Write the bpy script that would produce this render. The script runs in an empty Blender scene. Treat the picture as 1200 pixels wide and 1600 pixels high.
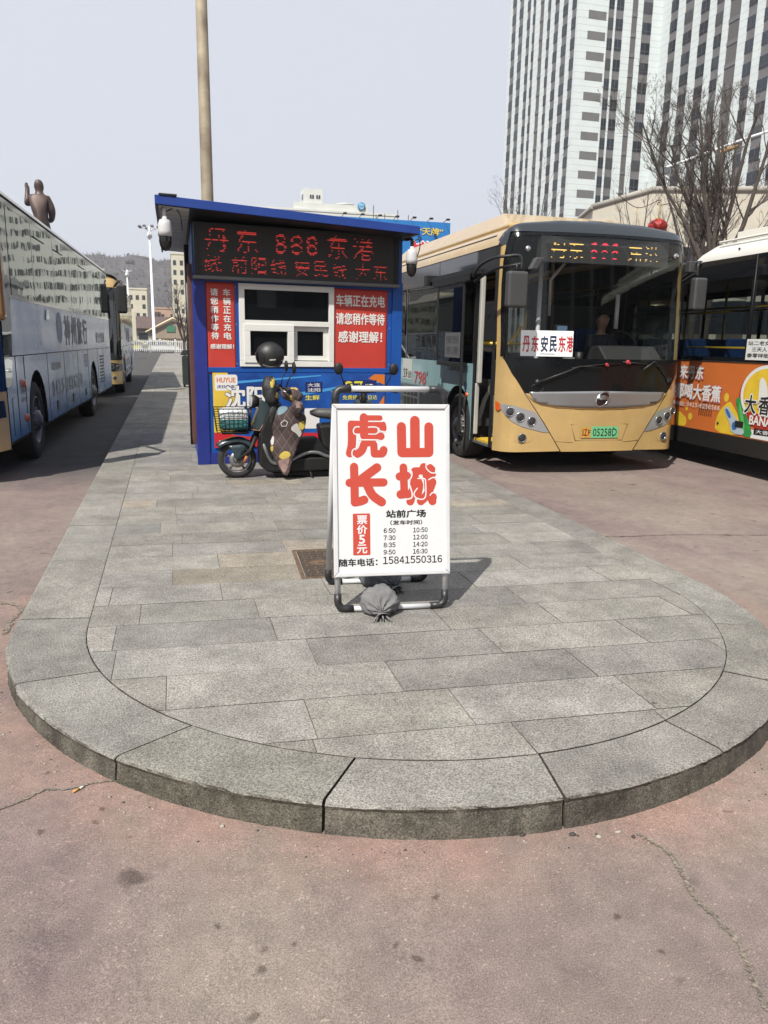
import bpy, math, random
from mathutils import Vector as V, Matrix, noise, Euler
random.seed(7)
SC = bpy.context.scene
COL = SC.collection
# ------------------------------------------------------------------ camera
cd = bpy.data.cameras.new('camera'); cam = bpy.data.objects.new('camera', cd); COL.objects.link(cam)
cd.sensor_fit = 'VERTICAL'; cd.sensor_height = 32; cd.lens = 24; cd.clip_start = .05; cd.clip_end = 6000
cx = V((.96606951, -.25766092, .01790399)); cy = V((.03848048, .21213061, .97648341)); cz = V((-.2553996, -.9426619, .21484784))
m = Matrix((cx, cy, cz)).transposed().to_4x4(); m.translation = V((0, 0, 1.6)); cam.matrix_world = m
SC.camera = cam
# ------------------------------------------------------------------ sky, sun, exposure
SUN = V((-.53, -.60, 1.0)).normalized()
el = math.asin(SUN.z); az = math.atan2(SUN.x, SUN.y)
wd = bpy.data.worlds.new('World'); SC.world = wd; wd.use_nodes = True
nt = wd.node_tree; bg = nt.nodes['Background']
sk = nt.nodes.new('ShaderNodeTexSky'); sk.sky_type = 'NISHITA'; sk.sun_disc = False
sk.sun_elevation = el; sk.sun_rotation = az; sk.air_density = 1.0; sk.dust_density = 4.0; sk.ozone_density = 1.5
mx = nt.nodes.new('ShaderNodeMix'); mx.data_type = 'RGBA'; mx.inputs[0].default_value = .9
nt.links.new(sk.outputs[0], mx.inputs[6]); mx.inputs[7].default_value = (5.5, 5.7, 6.3, 1)     # spring haze veil over the blue
nt.links.new(mx.outputs[2], bg.inputs[0]); bg.inputs[1].default_value = .085
sd = bpy.data.lights.new('sun', 'SUN'); sd.energy = 4.4; sd.angle = math.radians(.6); sd.color = (1, .955, .88)
so = bpy.data.objects.new('sun', sd); COL.objects.link(so); so.rotation_euler = SUN.to_track_quat('Z', 'Y').to_euler(); so.location = (0, 0, 60)
vs = SC.view_settings; vs.view_transform = 'Standard'; vs.look = 'None'; vs.exposure = .72; vs.gamma = 1; vs.use_curve_mapping = False
SC.cycles.max_bounces = 8; SC.cycles.transparent_max_bounces = 16; SC.cycles.caustics_reflective = False; SC.cycles.caustics_refractive = False
try: SC.cycles.use_denoising = True
except Exception: pass

# ------------------------------------------------------------------ helpers
def lin(r, g, b): return tuple(((c/255+.055)/1.055)**2.4 if c > 10 else c/255/12.92 for c in (r, g, b))
MATS = {}; ALB = .8
def mat(name, col=(.5, .5, .5), rough=.5, metal=0, var=0, scale=6, bump=0, bscale=60, coat=0, emit=0, attr=None, spec=.5, var2=None):
    if name in MATS: return MATS[name]
    if not emit: col = tuple(c*ALB for c in col)
    if var2: var2 = tuple(c*ALB for c in var2)
    m = bpy.data.materials.new(name); m.use_nodes = True; MATS[name] = m
    t = m.node_tree; p = t.nodes['Principled BSDF']; L = t.links.new
    p.inputs['Roughness'].default_value = rough; p.inputs['Metallic'].default_value = metal
    p.inputs['Coat Weight'].default_value = coat; p.inputs['Coat Roughness'].default_value = .06
    p.inputs['Specular IOR Level'].default_value = spec
    p.inputs['Base Color'].default_value = (*col, 1)
    tc = t.nodes.new('ShaderNodeTexCoord')
    src = None
    if var:
        n = t.nodes.new('ShaderNodeTexNoise'); n.inputs['Scale'].default_value = scale; n.inputs['Detail'].default_value = 6; n.inputs['Roughness'].default_value = .62
        L(tc.outputs['Object'], n.inputs['Vector'])
        r = t.nodes.new('ShaderNodeValToRGB'); r.color_ramp.elements[0].position = .32; r.color_ramp.elements[1].position = .68
        lo = var2 or tuple(c*(1-var) for c in col); hi = tuple(min(1, c*(1+var)) for c in col)
        r.color_ramp.elements[0].color = (*lo, 1); r.color_ramp.elements[1].color = (*hi, 1)
        L(n.outputs['Fac'], r.inputs[0]); src = r.outputs[0]
        mr = t.nodes.new('ShaderNodeMapRange'); mr.inputs['To Min'].default_value = max(0, rough-.08); mr.inputs['To Max'].default_value = min(1, rough+.08)
        L(n.outputs['Fac'], mr.inputs[0]); L(mr.outputs[0], p.inputs['Roughness'])
    if attr:
        a = t.nodes.new('ShaderNodeAttribute'); a.attribute_name = attr
        if src:
            x = t.nodes.new('ShaderNodeMix'); x.data_type = 'RGBA'; x.blend_type = 'MULTIPLY'; x.inputs[0].default_value = 1
            L(src, x.inputs[6]); L(a.outputs['Color'], x.inputs[7]); src = x.outputs[2]
        else: src = a.outputs['Color']
    if src: L(src, p.inputs['Base Color'])
    if bump:
        n2 = t.nodes.new('ShaderNodeTexNoise'); n2.inputs['Scale'].default_value = bscale; n2.inputs['Detail'].default_value = 4
        L(tc.outputs['Object'], n2.inputs['Vector'])
        b = t.nodes.new('ShaderNodeBump'); b.inputs['Strength'].default_value = bump; b.inputs['Distance'].default_value = .01
        L(n2.outputs['Fac'], b.inputs['Height']); L(b.outputs[0], p.inputs['Normal'])
    if emit:
        p.inputs['Emission Color'].default_value = (*col, 1); p.inputs['Emission Strength'].default_value = emit
    return m
def glass(name, tint, ior=1.5, rough=.01, opaque=0.0, wav=0.0):
    """window glass: tinted see-through sheet with fresnel reflection; opaque adds dark body behind"""
    if name in MATS: return MATS[name]
    m = bpy.data.materials.new(name); m.use_nodes = True; MATS[name] = m
    t = m.node_tree; L = t.links.new; t.nodes.clear()
    out = t.nodes.new('ShaderNodeOutputMaterial'); tr = t.nodes.new('ShaderNodeBsdfTransparent'); tr.inputs[0].default_value = (*tint, 1)
    df = t.nodes.new('ShaderNodeBsdfDiffuse'); df.inputs[0].default_value = (.012, .014, .016, 1)
    m1 = t.nodes.new('ShaderNodeMixShader'); m1.inputs[0].default_value = opaque; L(tr.outputs[0], m1.inputs[1]); L(df.outputs[0], m1.inputs[2])
    gl = t.nodes.new('ShaderNodeBsdfGlossy'); gl.inputs['Roughness'].default_value = rough; gl.inputs[0].default_value = (.96, 1, .97, 1)
    fr = t.nodes.new('ShaderNodeFresnel'); gb_ = t.nodes.new('ShaderNodeNewGeometry'); ma = t.nodes.new('ShaderNodeMath'); ma.operation = 'MULTIPLY_ADD'; ma.inputs[1].default_value = 1/ior-ior; ma.inputs[2].default_value = ior; L(gb_.outputs['Backfacing'], ma.inputs[0]); L(ma.outputs[0], fr.inputs[0])   # thin sheet: same reflectance from both sides
    if wav:
        tc = t.nodes.new('ShaderNodeTexCoord'); n = t.nodes.new('ShaderNodeTexNoise'); n.inputs['Scale'].default_value = 1.7; n.inputs['Detail'].default_value = 1
        L(tc.outputs['Object'], n.inputs['Vector'])
        b = t.nodes.new('ShaderNodeBump'); b.inputs['Strength'].default_value = wav; b.inputs['Distance'].default_value = .02
        L(n.outputs['Fac'], b.inputs['Height']); L(b.outputs[0], gl.inputs['Normal'])
    mx = t.nodes.new('ShaderNodeMixShader'); L(fr.outputs[0], mx.inputs[0]); L(m1.outputs[0], mx.inputs[1]); L(gl.outputs[0], mx.inputs[2])
    L(mx.outputs[0], out.inputs[0]); return m

RM = {}
def tag(o, label=None, cat=None, group=None, kind=None):
    if label: o['label'] = label
    if cat: o['category'] = cat
    if group: o['group'] = group
    if kind: o['kind'] = kind
    return o
def root(name, label, cat, loc=(0, 0, 0), rz=0, group=None, mw=None):
    o = bpy.data.objects.new(name, None); o.empty_display_size = .2; COL.objects.link(o)
    M = mw if mw is not None else Matrix.Translation(V(loc)) @ Matrix.Rotation(rz, 4, 'Z')
    o.matrix_world = M; RM[o.name] = M.copy()
    return tag(o, label, cat, group)
def dup(r, loc, rz=0, label=None, group=None):
    c = r.copy(); COL.objects.link(c); c.location = loc; c.rotation_euler = (0, 0, rz)
    if label: c['label'] = label
    if group: c['group'] = group
    RM[c.name] = Matrix.Translation(V(loc)) @ Matrix.Rotation(rz, 4, 'Z')
    def rec(a, b):
        for ch in [x for x in bpy.data.objects if x.parent == a]:
            d = ch.copy(); COL.objects.link(d); d.parent = b; rec(ch, d)
    rec(r, c); return c
def frames(pts):
    n = len(pts); T = []
    for i in range(n):
        a = pts[max(0, i-1)]; b = pts[min(n-1, i+1)]; d = (b-a)
        T.append(d.normalized() if d.length > 1e-9 else V((0, 0, 1)))
    up = V((0, 0, 1)) if abs(T[0].z) < .9 else V((1, 0, 0))
    N = T[0].cross(up).normalized(); out = []
    for i in range(n):
        if i: N = (N - T[i]*N.dot(T[i]));  N = N.normalized() if N.length > 1e-6 else T[i].orthogonal().normalized()
        out.append((T[i], N, T[i].cross(N)))
    return out
class MB:
    def __init__(s): s.v = []; s.f = []; s.m = []; s.s = []; s.c = []
    def add(s, vs, fs, mi=0, sm=False, col=None):
        k = len(s.v); s.v.extend(V(x) for x in vs)
        for f in fs: s.f.append([k+i for i in f]); s.m.append(mi); s.s.append(sm); s.c.append(col)
        return s
    def box(s, a, b, mi=0, M=None):
        (x0, y0, z0), (x1, y1, z1) = a, b
        vs = [V(p) for p in ((x0,y0,z0),(x1,y0,z0),(x1,y1,z0),(x0,y1,z0),(x0,y0,z1),(x1,y0,z1),(x1,y1,z1),(x0,y1,z1))]
        if M: vs = [M @ p for p in vs]
        return s.add(vs, [(0,3,2,1),(4,5,6,7),(0,1,5,4),(1,2,6,5),(2,3,7,6),(3,0,4,7)], mi)
    def tube(s, pts, r, n=8, mi=0, cap=True, sm=True):
        pts = [V(p) for p in pts]; rs = r if isinstance(r, (list, tuple)) else [r]*len(pts)
        vs = []; fs = []
        for p, (T, N, B), q in zip(pts, frames(pts), rs):
            for j in range(n):
                a = 2*math.pi*j/n; vs.append(p + N*math.cos(a)*q + B*math.sin(a)*q)
        for i in range(len(pts)-1):
            for j in range(n):
                k = (j+1) % n; fs.append((i*n+j, i*n+k, i*n+n+k, i*n+n+j))
        s.add(vs, fs, mi, sm)
        if cap:
            k = len(s.v)-len(vs)
            s.f.append([k+j for j in range(n)][::-1]); s.m.append(mi); s.s.append(False); s.c.append(None)
            s.f.append([k+(len(pts)-1)*n+j for j in range(n)]); s.m.append(mi); s.s.append(False); s.c.append(None)
        return s
    def lathe(s, prof, c=(0, 0, 0), ax=(0, 0, 1), n=24, mi=0, sm=True, sx=1, sy=1):
        c = V(c); ax = V(ax).normalized(); u = ax.orthogonal().normalized()
        if abs(ax.z) > .99: u = V((1, 0, 0))
        w = ax.cross(u); vs = []; fs = []
        for r, h in prof:
            for j in range(n):
                a = 2*math.pi*j/n; vs.append(c + ax*h + u*math.cos(a)*r*sx + w*math.sin(a)*r*sy)
        for i in range(len(prof)-1):
            for j in range(n):
                k = (j+1) % n; fs.append((i*n+j, i*n+k, i*n+n+k, i*n+n+j))
        return s.add(vs, fs, mi, sm)
    def ell(s, c, r, n=16, mi=0, M=None, nz=0):
        c = V(c); vs = []; fs = []; h = n//2
        for i in range(h+1):
            t = math.pi*i/h
            for j in range(n):
                a = 2*math.pi*j/n; p = V((math.sin(t)*math.cos(a), math.sin(t)*math.sin(a), math.cos(t)))
                k = 1 + (nz*noise.noise(p*2.3+c*3) if nz else 0)
                q = V((p.x*r[0], p.y*r[1], p.z*r[2]))*k
                vs.append(c + (M @ q if M else q))
        for i in range(h):
            for j in range(n):
                k = (j+1) % n; fs.append((i*n+j, i*n+n+j, i*n+n+k, i*n+k))
        return s.add(vs, fs, mi, True)
    def prism(s, poly, o, u, v, d, mi=0):
        """poly in (a,b) on frame o,u,v; thickness d along u x v (from 0 to d)"""
        o, u, v = V(o), V(u), V(v); w = u.cross(v).normalized(); n = len(poly)
        ar = sum(poly[i][0]*poly[(i+1) % n][1]-poly[(i+1) % n][0]*poly[i][1] for i in range(n))
        if ar < 0: poly = poly[::-1]
        A = [o+u*a+v*b for a, b in poly]; vs = A + [p+w*d for p in A]
        fs = [tuple(range(n))[::-1], tuple(range(n, 2*n))] + [(i, (i+1) % n, n+(i+1) % n, n+i) for i in range(n)]
        if d < 0: fs = [f[::-1] for f in fs]
        return s.add(vs, fs, mi)
    def flat(s, poly, fn, mi=0):
        n = len(poly); ar = sum(poly[i][0]*poly[(i+1) % n][1]-poly[(i+1) % n][0]*poly[i][1] for i in range(n))
        if ar < 0: poly = poly[::-1]
        return s.add([fn(a, b) for a, b in poly], [tuple(range(n))], mi)
    def panel(s, poly, fn, step=.1, mi=0, sm=True, stepb=None):
        """outline poly in (a,b), cut by a grid and laid on the surface fn(a,b)"""
        sb = stepb or step; n = len(poly)
        ar = sum(poly[i][0]*poly[(i+1) % n][1]-poly[(i+1) % n][0]*poly[i][1] for i in range(n))
        if ar < 0: poly = poly[::-1]
        a0 = min(p[0] for p in poly); a1 = max(p[0] for p in poly); b0 = min(p[1] for p in poly); b1 = max(p[1] for p in poly)
        na = max(1, math.ceil((a1-a0)/step)); nb = max(1, math.ceil((b1-b0)/sb)); idx = {}; vs = []; fs = []
        for i in range(na):
            l = a0+(a1-a0)*i/na; h = a0+(a1-a0)*(i+1)/na
            strip = clip(clip(poly, 0, l, 1), 0, h, -1)
            if len(strip) < 3: continue
            for j in range(nb):
                lo = b0+(b1-b0)*j/nb; hi = b0+(b1-b0)*(j+1)/nb
                q = clip(clip(strip, 1, lo, 1), 1, hi, -1)
                f = []
                for p in q:
                    k = (round(p[0], 5), round(p[1], 5))
                    if k not in idx: idx[k] = len(vs); vs.append(fn(p[0], p[1]))
                    if not f or f[-1] != idx[k]: f.append(idx[k])
                if len(f) > 1 and f[0] == f[-1]: f.pop()
                if len(f) > 2 and len(set(f)) == len(f): fs.append(f)
        return s.add(vs, fs, mi, sm)
    def build(s, name, mats, parent=None, world=False, bevel=0, seg=2, attr=False, weld=False, thick=0):
        me = bpy.data.meshes.new(name)
        vs = s.v
        if parent is not None and world:
            r = parent
            while r.parent: r = r.parent
            I = RM[r.name].inverted(); vs = [I @ p for p in vs]
        me.from_pydata([tuple(p) for p in vs], [], s.f)
        if not isinstance(mats, (list, tuple)): mats = [mats]
        for q in mats: me.materials.append(q)
        me.polygons.foreach_set('material_index', s.m); me.polygons.foreach_set('use_smooth', s.s)
        if attr:
            ca = me.color_attributes.new('tint', 'FLOAT_COLOR', 'CORNER')
            for p in me.polygons:
                c = s.c[p.index] or (1, 1, 1)
                for li in p.loop_indices: ca.data[li].color = (*c, 1)
        me.update()
        o = bpy.data.objects.new(name, me); COL.objects.link(o)
        if parent is not None: o.parent = parent
        if thick:
            sm = o.modifiers.new('solid', 'SOLIDIFY'); sm.thickness = thick; sm.offset = -1
        if bevel:
            b = o.modifiers.new('bevel', 'BEVEL'); b.width = bevel; b.segments = seg; b.limit_method = 'ANGLE'; b.angle_limit = math.radians(40); b.harden_normals = False
        return o
def clip(poly, ax, val, sg):
    out = []; n = len(poly)
    for i in range(n):
        p, q = poly[i], poly[(i+1) % n]; dp = (p[ax]-val)*sg; dq = (q[ax]-val)*sg
        if dp >= 0: out.append(p)
        if (dp > 0 and dq < 0) or (dp < 0 and dq > 0):
            t = dp/(dp-dq); out.append((p[0]+(q[0]-p[0])*t, p[1]+(q[1]-p[1])*t))
    return out
def clip_half(poly, a, b):
    """keep the left side of a->b"""
    out = []; n = len(poly); f = lambda p: (b[0]-a[0])*(p[1]-a[1])-(b[1]-a[1])*(p[0]-a[0])
    for i in range(n):
        p, q = poly[i], poly[(i+1) % n]; dp, dq = f(p), f(q)
        if dp >= 0: out.append(p)
        if (dp > 0 and dq < 0) or (dp < 0 and dq > 0):
            t = dp/(dp-dq); out.append((p[0]+(q[0]-p[0])*t, p[1]+(q[1]-p[1])*t))
    return out
def smooth(poly, k=2):
    for _ in range(k):
        o = []; n = len(poly)
        for i in range(n):
            p, q = poly[i], poly[(i+1) % n]
            o += [(p[0]*.75+q[0]*.25, p[1]*.75+q[1]*.25), (p[0]*.25+q[0]*.75, p[1]*.25+q[1]*.75)]
        poly = o
    return poly
def rrect(x0, y0, x1, y1, r, n=5):
    o = []
    for cxx, cyy, a0 in ((x1-r, y0+r, -90), (x1-r, y1-r, 0), (x0+r, y1-r, 90), (x0+r, y0+r, 180)):
        for i in range(n+1):
            a = math.radians(a0+90*i/n); o.append((cxx+r*math.cos(a), cyy+r*math.sin(a)))
    return o
def circ(c, r, n=20, ry=None): return [(c[0]+r*math.cos(2*math.pi*i/n), c[1]+(ry or r)*math.sin(2*math.pi*i/n)) for i in range(n)]
def spline(pts, k=6):
    pts = [V(p) for p in pts]; out = []
    for i in range(len(pts)-1):
        p0 = pts[max(0, i-1)]; p1 = pts[i]; p2 = pts[i+1]; p3 = pts[min(len(pts)-1, i+2)]
        for j in range(k):
            t = j/k; out.append(.5*((2*p1)+(p2-p0)*t+(2*p0-5*p1+4*p2-p3)*t*t+(3*p1-p0-3*p2+p3)*t**3))
    out.append(pts[-1]); return out
# ---- lettering: the built-in font turned into flat meshes
TCACHE = {}
def glyphs(body, bold=0, res=3):
    k = (body, bold, res)
    if k in TCACHE: return TCACHE[k]
    c = bpy.data.curves.new('t', 'FONT'); c.body = body; c.offset = bold; c.resolution_u = res; c.fill_mode = 'FRONT'
    o = bpy.data.objects.new('t', c); me = o.to_mesh(); e = o
    vs = [(v.co.x, v.co.y) for v in me.vertices]; fs = [tuple(p.vertices) for p in me.polygons]
    e.to_mesh_clear(); bpy.data.objects.remove(o); bpy.data.curves.remove(c)
    x0 = min(v[0] for v in vs); x1 = max(v[0] for v in vs); y0 = min(v[1] for v in vs); y1 = max(v[1] for v in vs)
    TCACHE[k] = (vs, fs, x0, y0, x1, y1); return TCACHE[k]
def put(mb, body, fn, x, y, h, w=None, bold=.012, mi=0, al='l', off=0.0):
    """letters with lower-left (al l), centre (c) or right (r) at x,y in the surface coordinates of fn; h high, w wide; bold thickens the strokes"""
    vs, fs, x0, y0, x1, y1 = glyphs(body, 0)
    sy = h/(y1-y0); sx = w/(x1-x0) if w else sy
    ww = (x1-x0)*sx; x -= {'l': 0, 'c': ww/2, 'r': ww}[al]
    fl = []
    for f in fs:
        a, b, c = vs[f[0]], vs[f[1]], vs[f[2]]
        fl.append(f if (b[0]-a[0])*(c[1]-a[1])-(b[1]-a[1])*(c[0]-a[0]) > 0 else f[::-1])
    n = (fn(x+h*.01, y)-fn(x, y)).cross(fn(x, y+h*.01)-fn(x, y)).normalized(); d = bold
    sh = [(0, 0)] + ([(d, 0), (-d, 0), (0, d*.8), (0, -d*.8)] if d > .006 else []) + ([(d*.7, d*.6), (-d*.7, d*.6), (d*.7, -d*.6), (-d*.7, -d*.6)] if d > .02 else [])
    for k, (da, db) in enumerate(sh):
        mb.add([fn(x+(a-x0+da)*sx, y+(b-y0+db)*sy)+n*(k*h*.0004+off) for a, b in vs], fl, mi)
    return mb
FW_ = {c: chr(0xFF10+i) for i, c in enumerate('0123456789')}
def putd(mb, s, fn, x, y, h, w, bold=.01, mi=0):
    """digits, colons and dashes, upright sans, filling width w"""
    adv = []; t = 0
    for c in s:
        if c == ':': adv.append((t+.06, c)); t += .26
        elif c == '-': adv.append((t+.03, c)); t += .34
        else: adv.append((t, FW_.get(c, c))); t += .60 if c != '1' else .60
    t -= .08; k = w/t
    for p, c in adv:
        if c == ':':
            for zz in (.12, .55): mb.flat([(x+p*k, y+h*zz), (x+p*k+h*.14, y+h*zz), (x+p*k+h*.14, y+h*(zz+.15)), (x+p*k, y+h*(zz+.15))], fn, mi)
        elif c == '-': mb.flat([(x+p*k, y+h*.38), (x+(p+.26)*k, y+h*.38), (x+(p+.26)*k, y+h*.50), (x+p*k, y+h*.50)], fn, mi)
        else:
            g_ = glyphs(c, 0); wd = (g_[4]-g_[2])/(g_[5]-g_[3]); gw = min(.5*k, wd*h*1.02); put(mb, c, fn, x+p*k+(.52*k-gw)/2, y, h, gw, bold, mi)
    return mb
def plane_fn(o, u, v, off=.002):
    o, u, v = V(o), V(u), V(v); n = u.cross(v).normalized()*off
    return lambda a, b: o+u*a+v*b+n
RC = {}
def raster(ch, n=16, bold=.0):
    if (ch, n) in RC: return RC[(ch, n)]
    vs, fs, x0, y0, x1, y1 = glyphs(ch, bold); out = set()
    sz = max(x1-x0, y1-y0); ncol = max(1, round(n*(x1-x0)/sz)); nrow = max(1, round(n*(y1-y0)/sz))
    for j in range(nrow):
        for i in range(ncol):
            px = x0+(i+.5)*(x1-x0)/ncol; py = y0+(j+.5)*(y1-y0)/nrow
            for f in fs:
                inside = True
                sg = 0
                for q in range(len(f)):
                    a, b = vs[f[q]], vs[f[(q+1) % len(f)]]
                    cr = (b[0]-a[0])*(py-a[1])-(b[1]-a[1])*(px-a[0])
                    if cr*sg < -1e-9: inside = False; break
                    if abs(cr) > 1e-12: sg = 1 if cr > 0 else -1
                if inside: out.add((i, j)); break
    RC[(ch, n)] = (out, ncol, nrow); return RC[(ch, n)]
def skin_fig(name, pts, edges, mats, parent=None, rootv=0, sub=1):
    """one continuous figure: pts = [(x,y,z,rx,ry)]"""
    me = bpy.data.meshes.new(name); me.from_pydata([p[:3] for p in pts], edges, [])
    if not isinstance(mats, (list, tuple)): mats = [mats]
    for q in mats: me.materials.append(q)
    o = bpy.data.objects.new(name, me); COL.objects.link(o)
    if parent is not None: o.parent = parent
    sk = o.modifiers.new('skin', 'SKIN'); sk.use_smooth_shade = True
    if not me.skin_vertices: me.attributes.new('skin_vert', 'FLOAT', 'POINT')
    return o, sk, sub
# ================================================================== THE GROUND
def ground_mat():
    m = bpy.data.materials.new('worn_road'); m.use_nodes = True; t = m.node_tree; L = t.links.new; p = t.nodes['Principled BSDF']
    N = t.nodes.new
    geo = N('ShaderNodeNewGeometry')
    def noi(sc, det=5, ro=.6, st=None):
        n = N('ShaderNodeTexNoise'); n.inputs['Scale'].default_value = sc; n.inputs['Detail'].default_value = det; n.inputs['Roughness'].default_value = ro
        if st:
            mp = N('ShaderNodeMapping'); mp.inputs['Scale'].default_value = st; mp.inputs['Rotation'].default_value = (0, 0, .5); L(geo.outputs['Position'], mp.inputs[0]); L(mp.outputs[0], n.inputs['Vector'])
        else: L(geo.outputs['Position'], n.inputs['Vector'])
        return n.outputs['Fac']
    def ramp(f, a, b, ca, cb):
        r = N('ShaderNodeValToRGB'); r.color_ramp.elements[0].position = a; r.color_ramp.elements[1].position = b
        r.color_ramp.elements[0].color = (*ca, 1); r.color_ramp.elements[1].color = (*cb, 1); L(f, r.inputs[0]); return r.outputs[0]
    def mix(a, b, f, bt='MIX'):
        x = N('ShaderNodeMix'); x.data_type = 'RGBA'; x.blend_type = bt
        L(a, x.inputs[6]); L(b, x.inputs[7])
        if isinstance(f, float): x.inputs[0].default_value = f
        else: L(f, x.inputs[0])
        return x.outputs[2]
    base = ramp(noi(.9, 6, .62), .3, .72, (.150, .122, .110), (.222, .186, .162))
    stre = ramp(noi(.8, 5, .65, (1, .35, 1)), .44, .62, (0, 0, 0), (1, 1, 1))
    purple = ramp(noi(2.4, 4, .6), .3, .7, (.122, .094, .094), (.192, .147, .138))
    c = mix(base, purple, stre)
    # worn red paint along the foot of the rounded kerb
    d = N('ShaderNodeVectorMath'); d.operation = 'DISTANCE'; d.inputs[1].default_value = (1.17, 4.05, 0); L(geo.outputs['Position'], d.inputs[0])
    mr = N('ShaderNodeMapRange'); mr.inputs['From Min'].default_value = 2.02; mr.inputs['From Max'].default_value = 2.42; mr.inputs['To Min'].default_value = 1; mr.inputs['To Max'].default_value = 0; L(d.outputs['Value'], mr.inputs[0])
    mm = N('ShaderNodeMath'); mm.operation = 'MULTIPLY'; L(mr.outputs[0], mm.inputs[0]); L(ramp(noi(2.1, 4), .35, .62, (.1, .1, .1), (1, 1, 1)), mm.inputs[1])
    red = ramp(noi(5, 4), .3, .7, (.235, .165, .135), (.26, .165, .138)); c = mix(c, red, mm.outputs[0])
    # dirt specks, gum and oil spots
    vo = N('ShaderNodeTexVoronoi'); vo.inputs['Scale'].default_value = 2.6
    wv = N('ShaderNodeVectorMath'); wv.operation = 'ADD'; nv = N('ShaderNodeTexNoise'); nv.inputs['Scale'].default_value = 9; L(geo.outputs['Position'], nv.inputs['Vector'])
    sc = N('ShaderNodeVectorMath'); sc.operation = 'SCALE'; sc.inputs['Scale'].default_value = .12; L(nv.outputs['Color'], sc.inputs[0])
    L(geo.outputs['Position'], wv.inputs[0]); L(sc.outputs[0], wv.inputs[1]); L(wv.outputs[0], vo.inputs['Vector'])
    spot = ramp(vo.outputs['Distance'], .05, .12, (.48, .46, .46), (1, 1, 1))
    keep = ramp(noi(1.7, 2), .40, .46, (0, 0, 0), (1, 1, 1))
    c = mix(c, spot, keep, 'MULTIPLY')
    vo2 = N('ShaderNodeTexVoronoi'); vo2.inputs['Scale'].default_value = 8; L(wv.outputs[0], vo2.inputs['Vector'])
    c = mix(c, ramp(vo2.outputs['Distance'], .07, .15, (.52, .50, .49), (1, 1, 1)), ramp(noi(4.1, 2), .47, .5, (0, 0, 0), (1, 1, 1)), 'MULTIPLY')
    grain = ramp(noi(210, 3, .85), .38, .62, (.64, .63, .62), (1.36, 1.35, 1.32)); c = mix(c, grain, 1.0, 'MULTIPLY')
    fl = ramp(noi(85, 2, .5), .64, .70, (1, 1, 1), (1.5, 1.48, 1.42)); c = mix(c, fl, 1.0, 'MULTIPLY')
    mid = ramp(noi(14, 4, .6), .3, .7, (.86, .86, .86), (1.1, 1.1, 1.1)); c = mix(c, mid, 1.0, 'MULTIPLY')
    # asphalt of the bus lane left of the platform
    sx = N('ShaderNodeSeparateXYZ'); L(geo.outputs['Position'], sx.inputs[0])
    ml = N('ShaderNodeMapRange'); ml.inputs['From Min'].default_value = 8.6; ml.inputs['From Max'].default_value = 10.4; L(sx.outputs['Y'], ml.inputs[0])
    mx2 = N('ShaderNodeMapRange'); mx2.inputs['From Min'].default_value = .3; mx2.inputs['From Max'].default_value = -.3; L(sx.outputs['X'], mx2.inputs[0])
    mu = N('ShaderNodeMath'); mu.operation = 'MULTIPLY'; L(ml.outputs[0], mu.inputs[0]); L(mx2.outputs[0], mu.inputs[1])
    asp = ramp(noi(3, 6, .65), .3, .7, (.042, .041, .043), (.070, .066, .064)); asp = mix(asp, grain, 1.0, 'MULTIPLY')
    c = mix(c, asp, mu.outputs[0])
    L(c, p.inputs['Base Color']); p.inputs['Roughness'].default_value = .85; p.inputs['Specular IOR Level'].default_value = .3
    b = N('ShaderNodeBump'); b.inputs['Strength'].default_value = .5; b.inputs['Distance'].default_value = .004; L(noi(220, 4, .7), b.inputs['Height'])
    b2 = N('ShaderNodeBump'); b2.inputs['Strength'].default_value = .5; b2.inputs['Distance'].default_value = .03; L(noi(3.5, 4, .6), b2.inputs['Height']); L(b2.outputs[0], b.inputs['Normal'])
    L(b.outputs[0], p.inputs['Normal']); return m
def rz(x, y):
    """height of the road: built up a few centimetres round the nose of the platform by resurfacing"""
    d = math.hypot(x-1.17, y-4.05); k = max(0, min(1, (5.6-d)/2.6)); k = k*k*(3-2*k)
    return k*(.034+.035*max(0, min(1, (.6-x)/1.6))+.006*noise.noise(V((x*.8, y*.8, 3))))
xs = [-2500, -600, -120, -30, -12, -8]+[-6+.25*i for i in range(57)]+[10, 14, 30, 120, 600, 2500]; ys = [-1500, -300, -60, -15, -6, -3]+[-2+.25*i for i in range(49)]+[12, 16, 30, 90, 300, 2500]
g = MB(); nx_ = len(xs); g.add([(x, y, rz(x, y)) for y in ys for x in xs], [(j*nx_+i, j*nx_+i+1, j*nx_+nx_+i+1, j*nx_+nx_+i) for j in range(len(ys)-1) for i in range(nx_-1)], 0, True)
tag(g.build('road', ground_mat()), kind='structure')
def jag(pts, w, seed, z=.004, sub=22):
    rnd = random.Random(seed); P = [V((p.x, p.y, rz(p.x, p.y)+z)) for p in spline([(x, y, 0) for x, y in pts], sub)]; L_, R_ = [], []
    for i, p in enumerate(P):
        d = (P[min(i+1, len(P)-1)]-P[max(i-1, 0)]).normalized(); n = V((-d.y, d.x, 0))
        o = n*rnd.uniform(-.5, .5)*w; ww = w*rnd.uniform(.25, 1)*(.3 if i in (0, len(P)-1) else 1)
        L_.append(p+o+n*ww); R_.append(p+o-n*ww)
    mb = MB(); vs = L_+R_; k = len(P)
    mb.add(vs, [(k+i, k+i+1, i+1, i) for i in range(k-1)]); return mb
CR1 = [(1.411, 1.952), (1.454, 1.846), (1.431, 1.729), (1.409, 1.65), (1.41, 1.572), (1.408, 1.464), (1.37, 1.364), (1.323, 1.257)]
CR2 = [(-0.624, 2.524), (-0.553, 2.569), (-0.489, 2.619), (-0.415, 2.609), (-0.332, 2.633), (-0.234, 2.631)]
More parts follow.
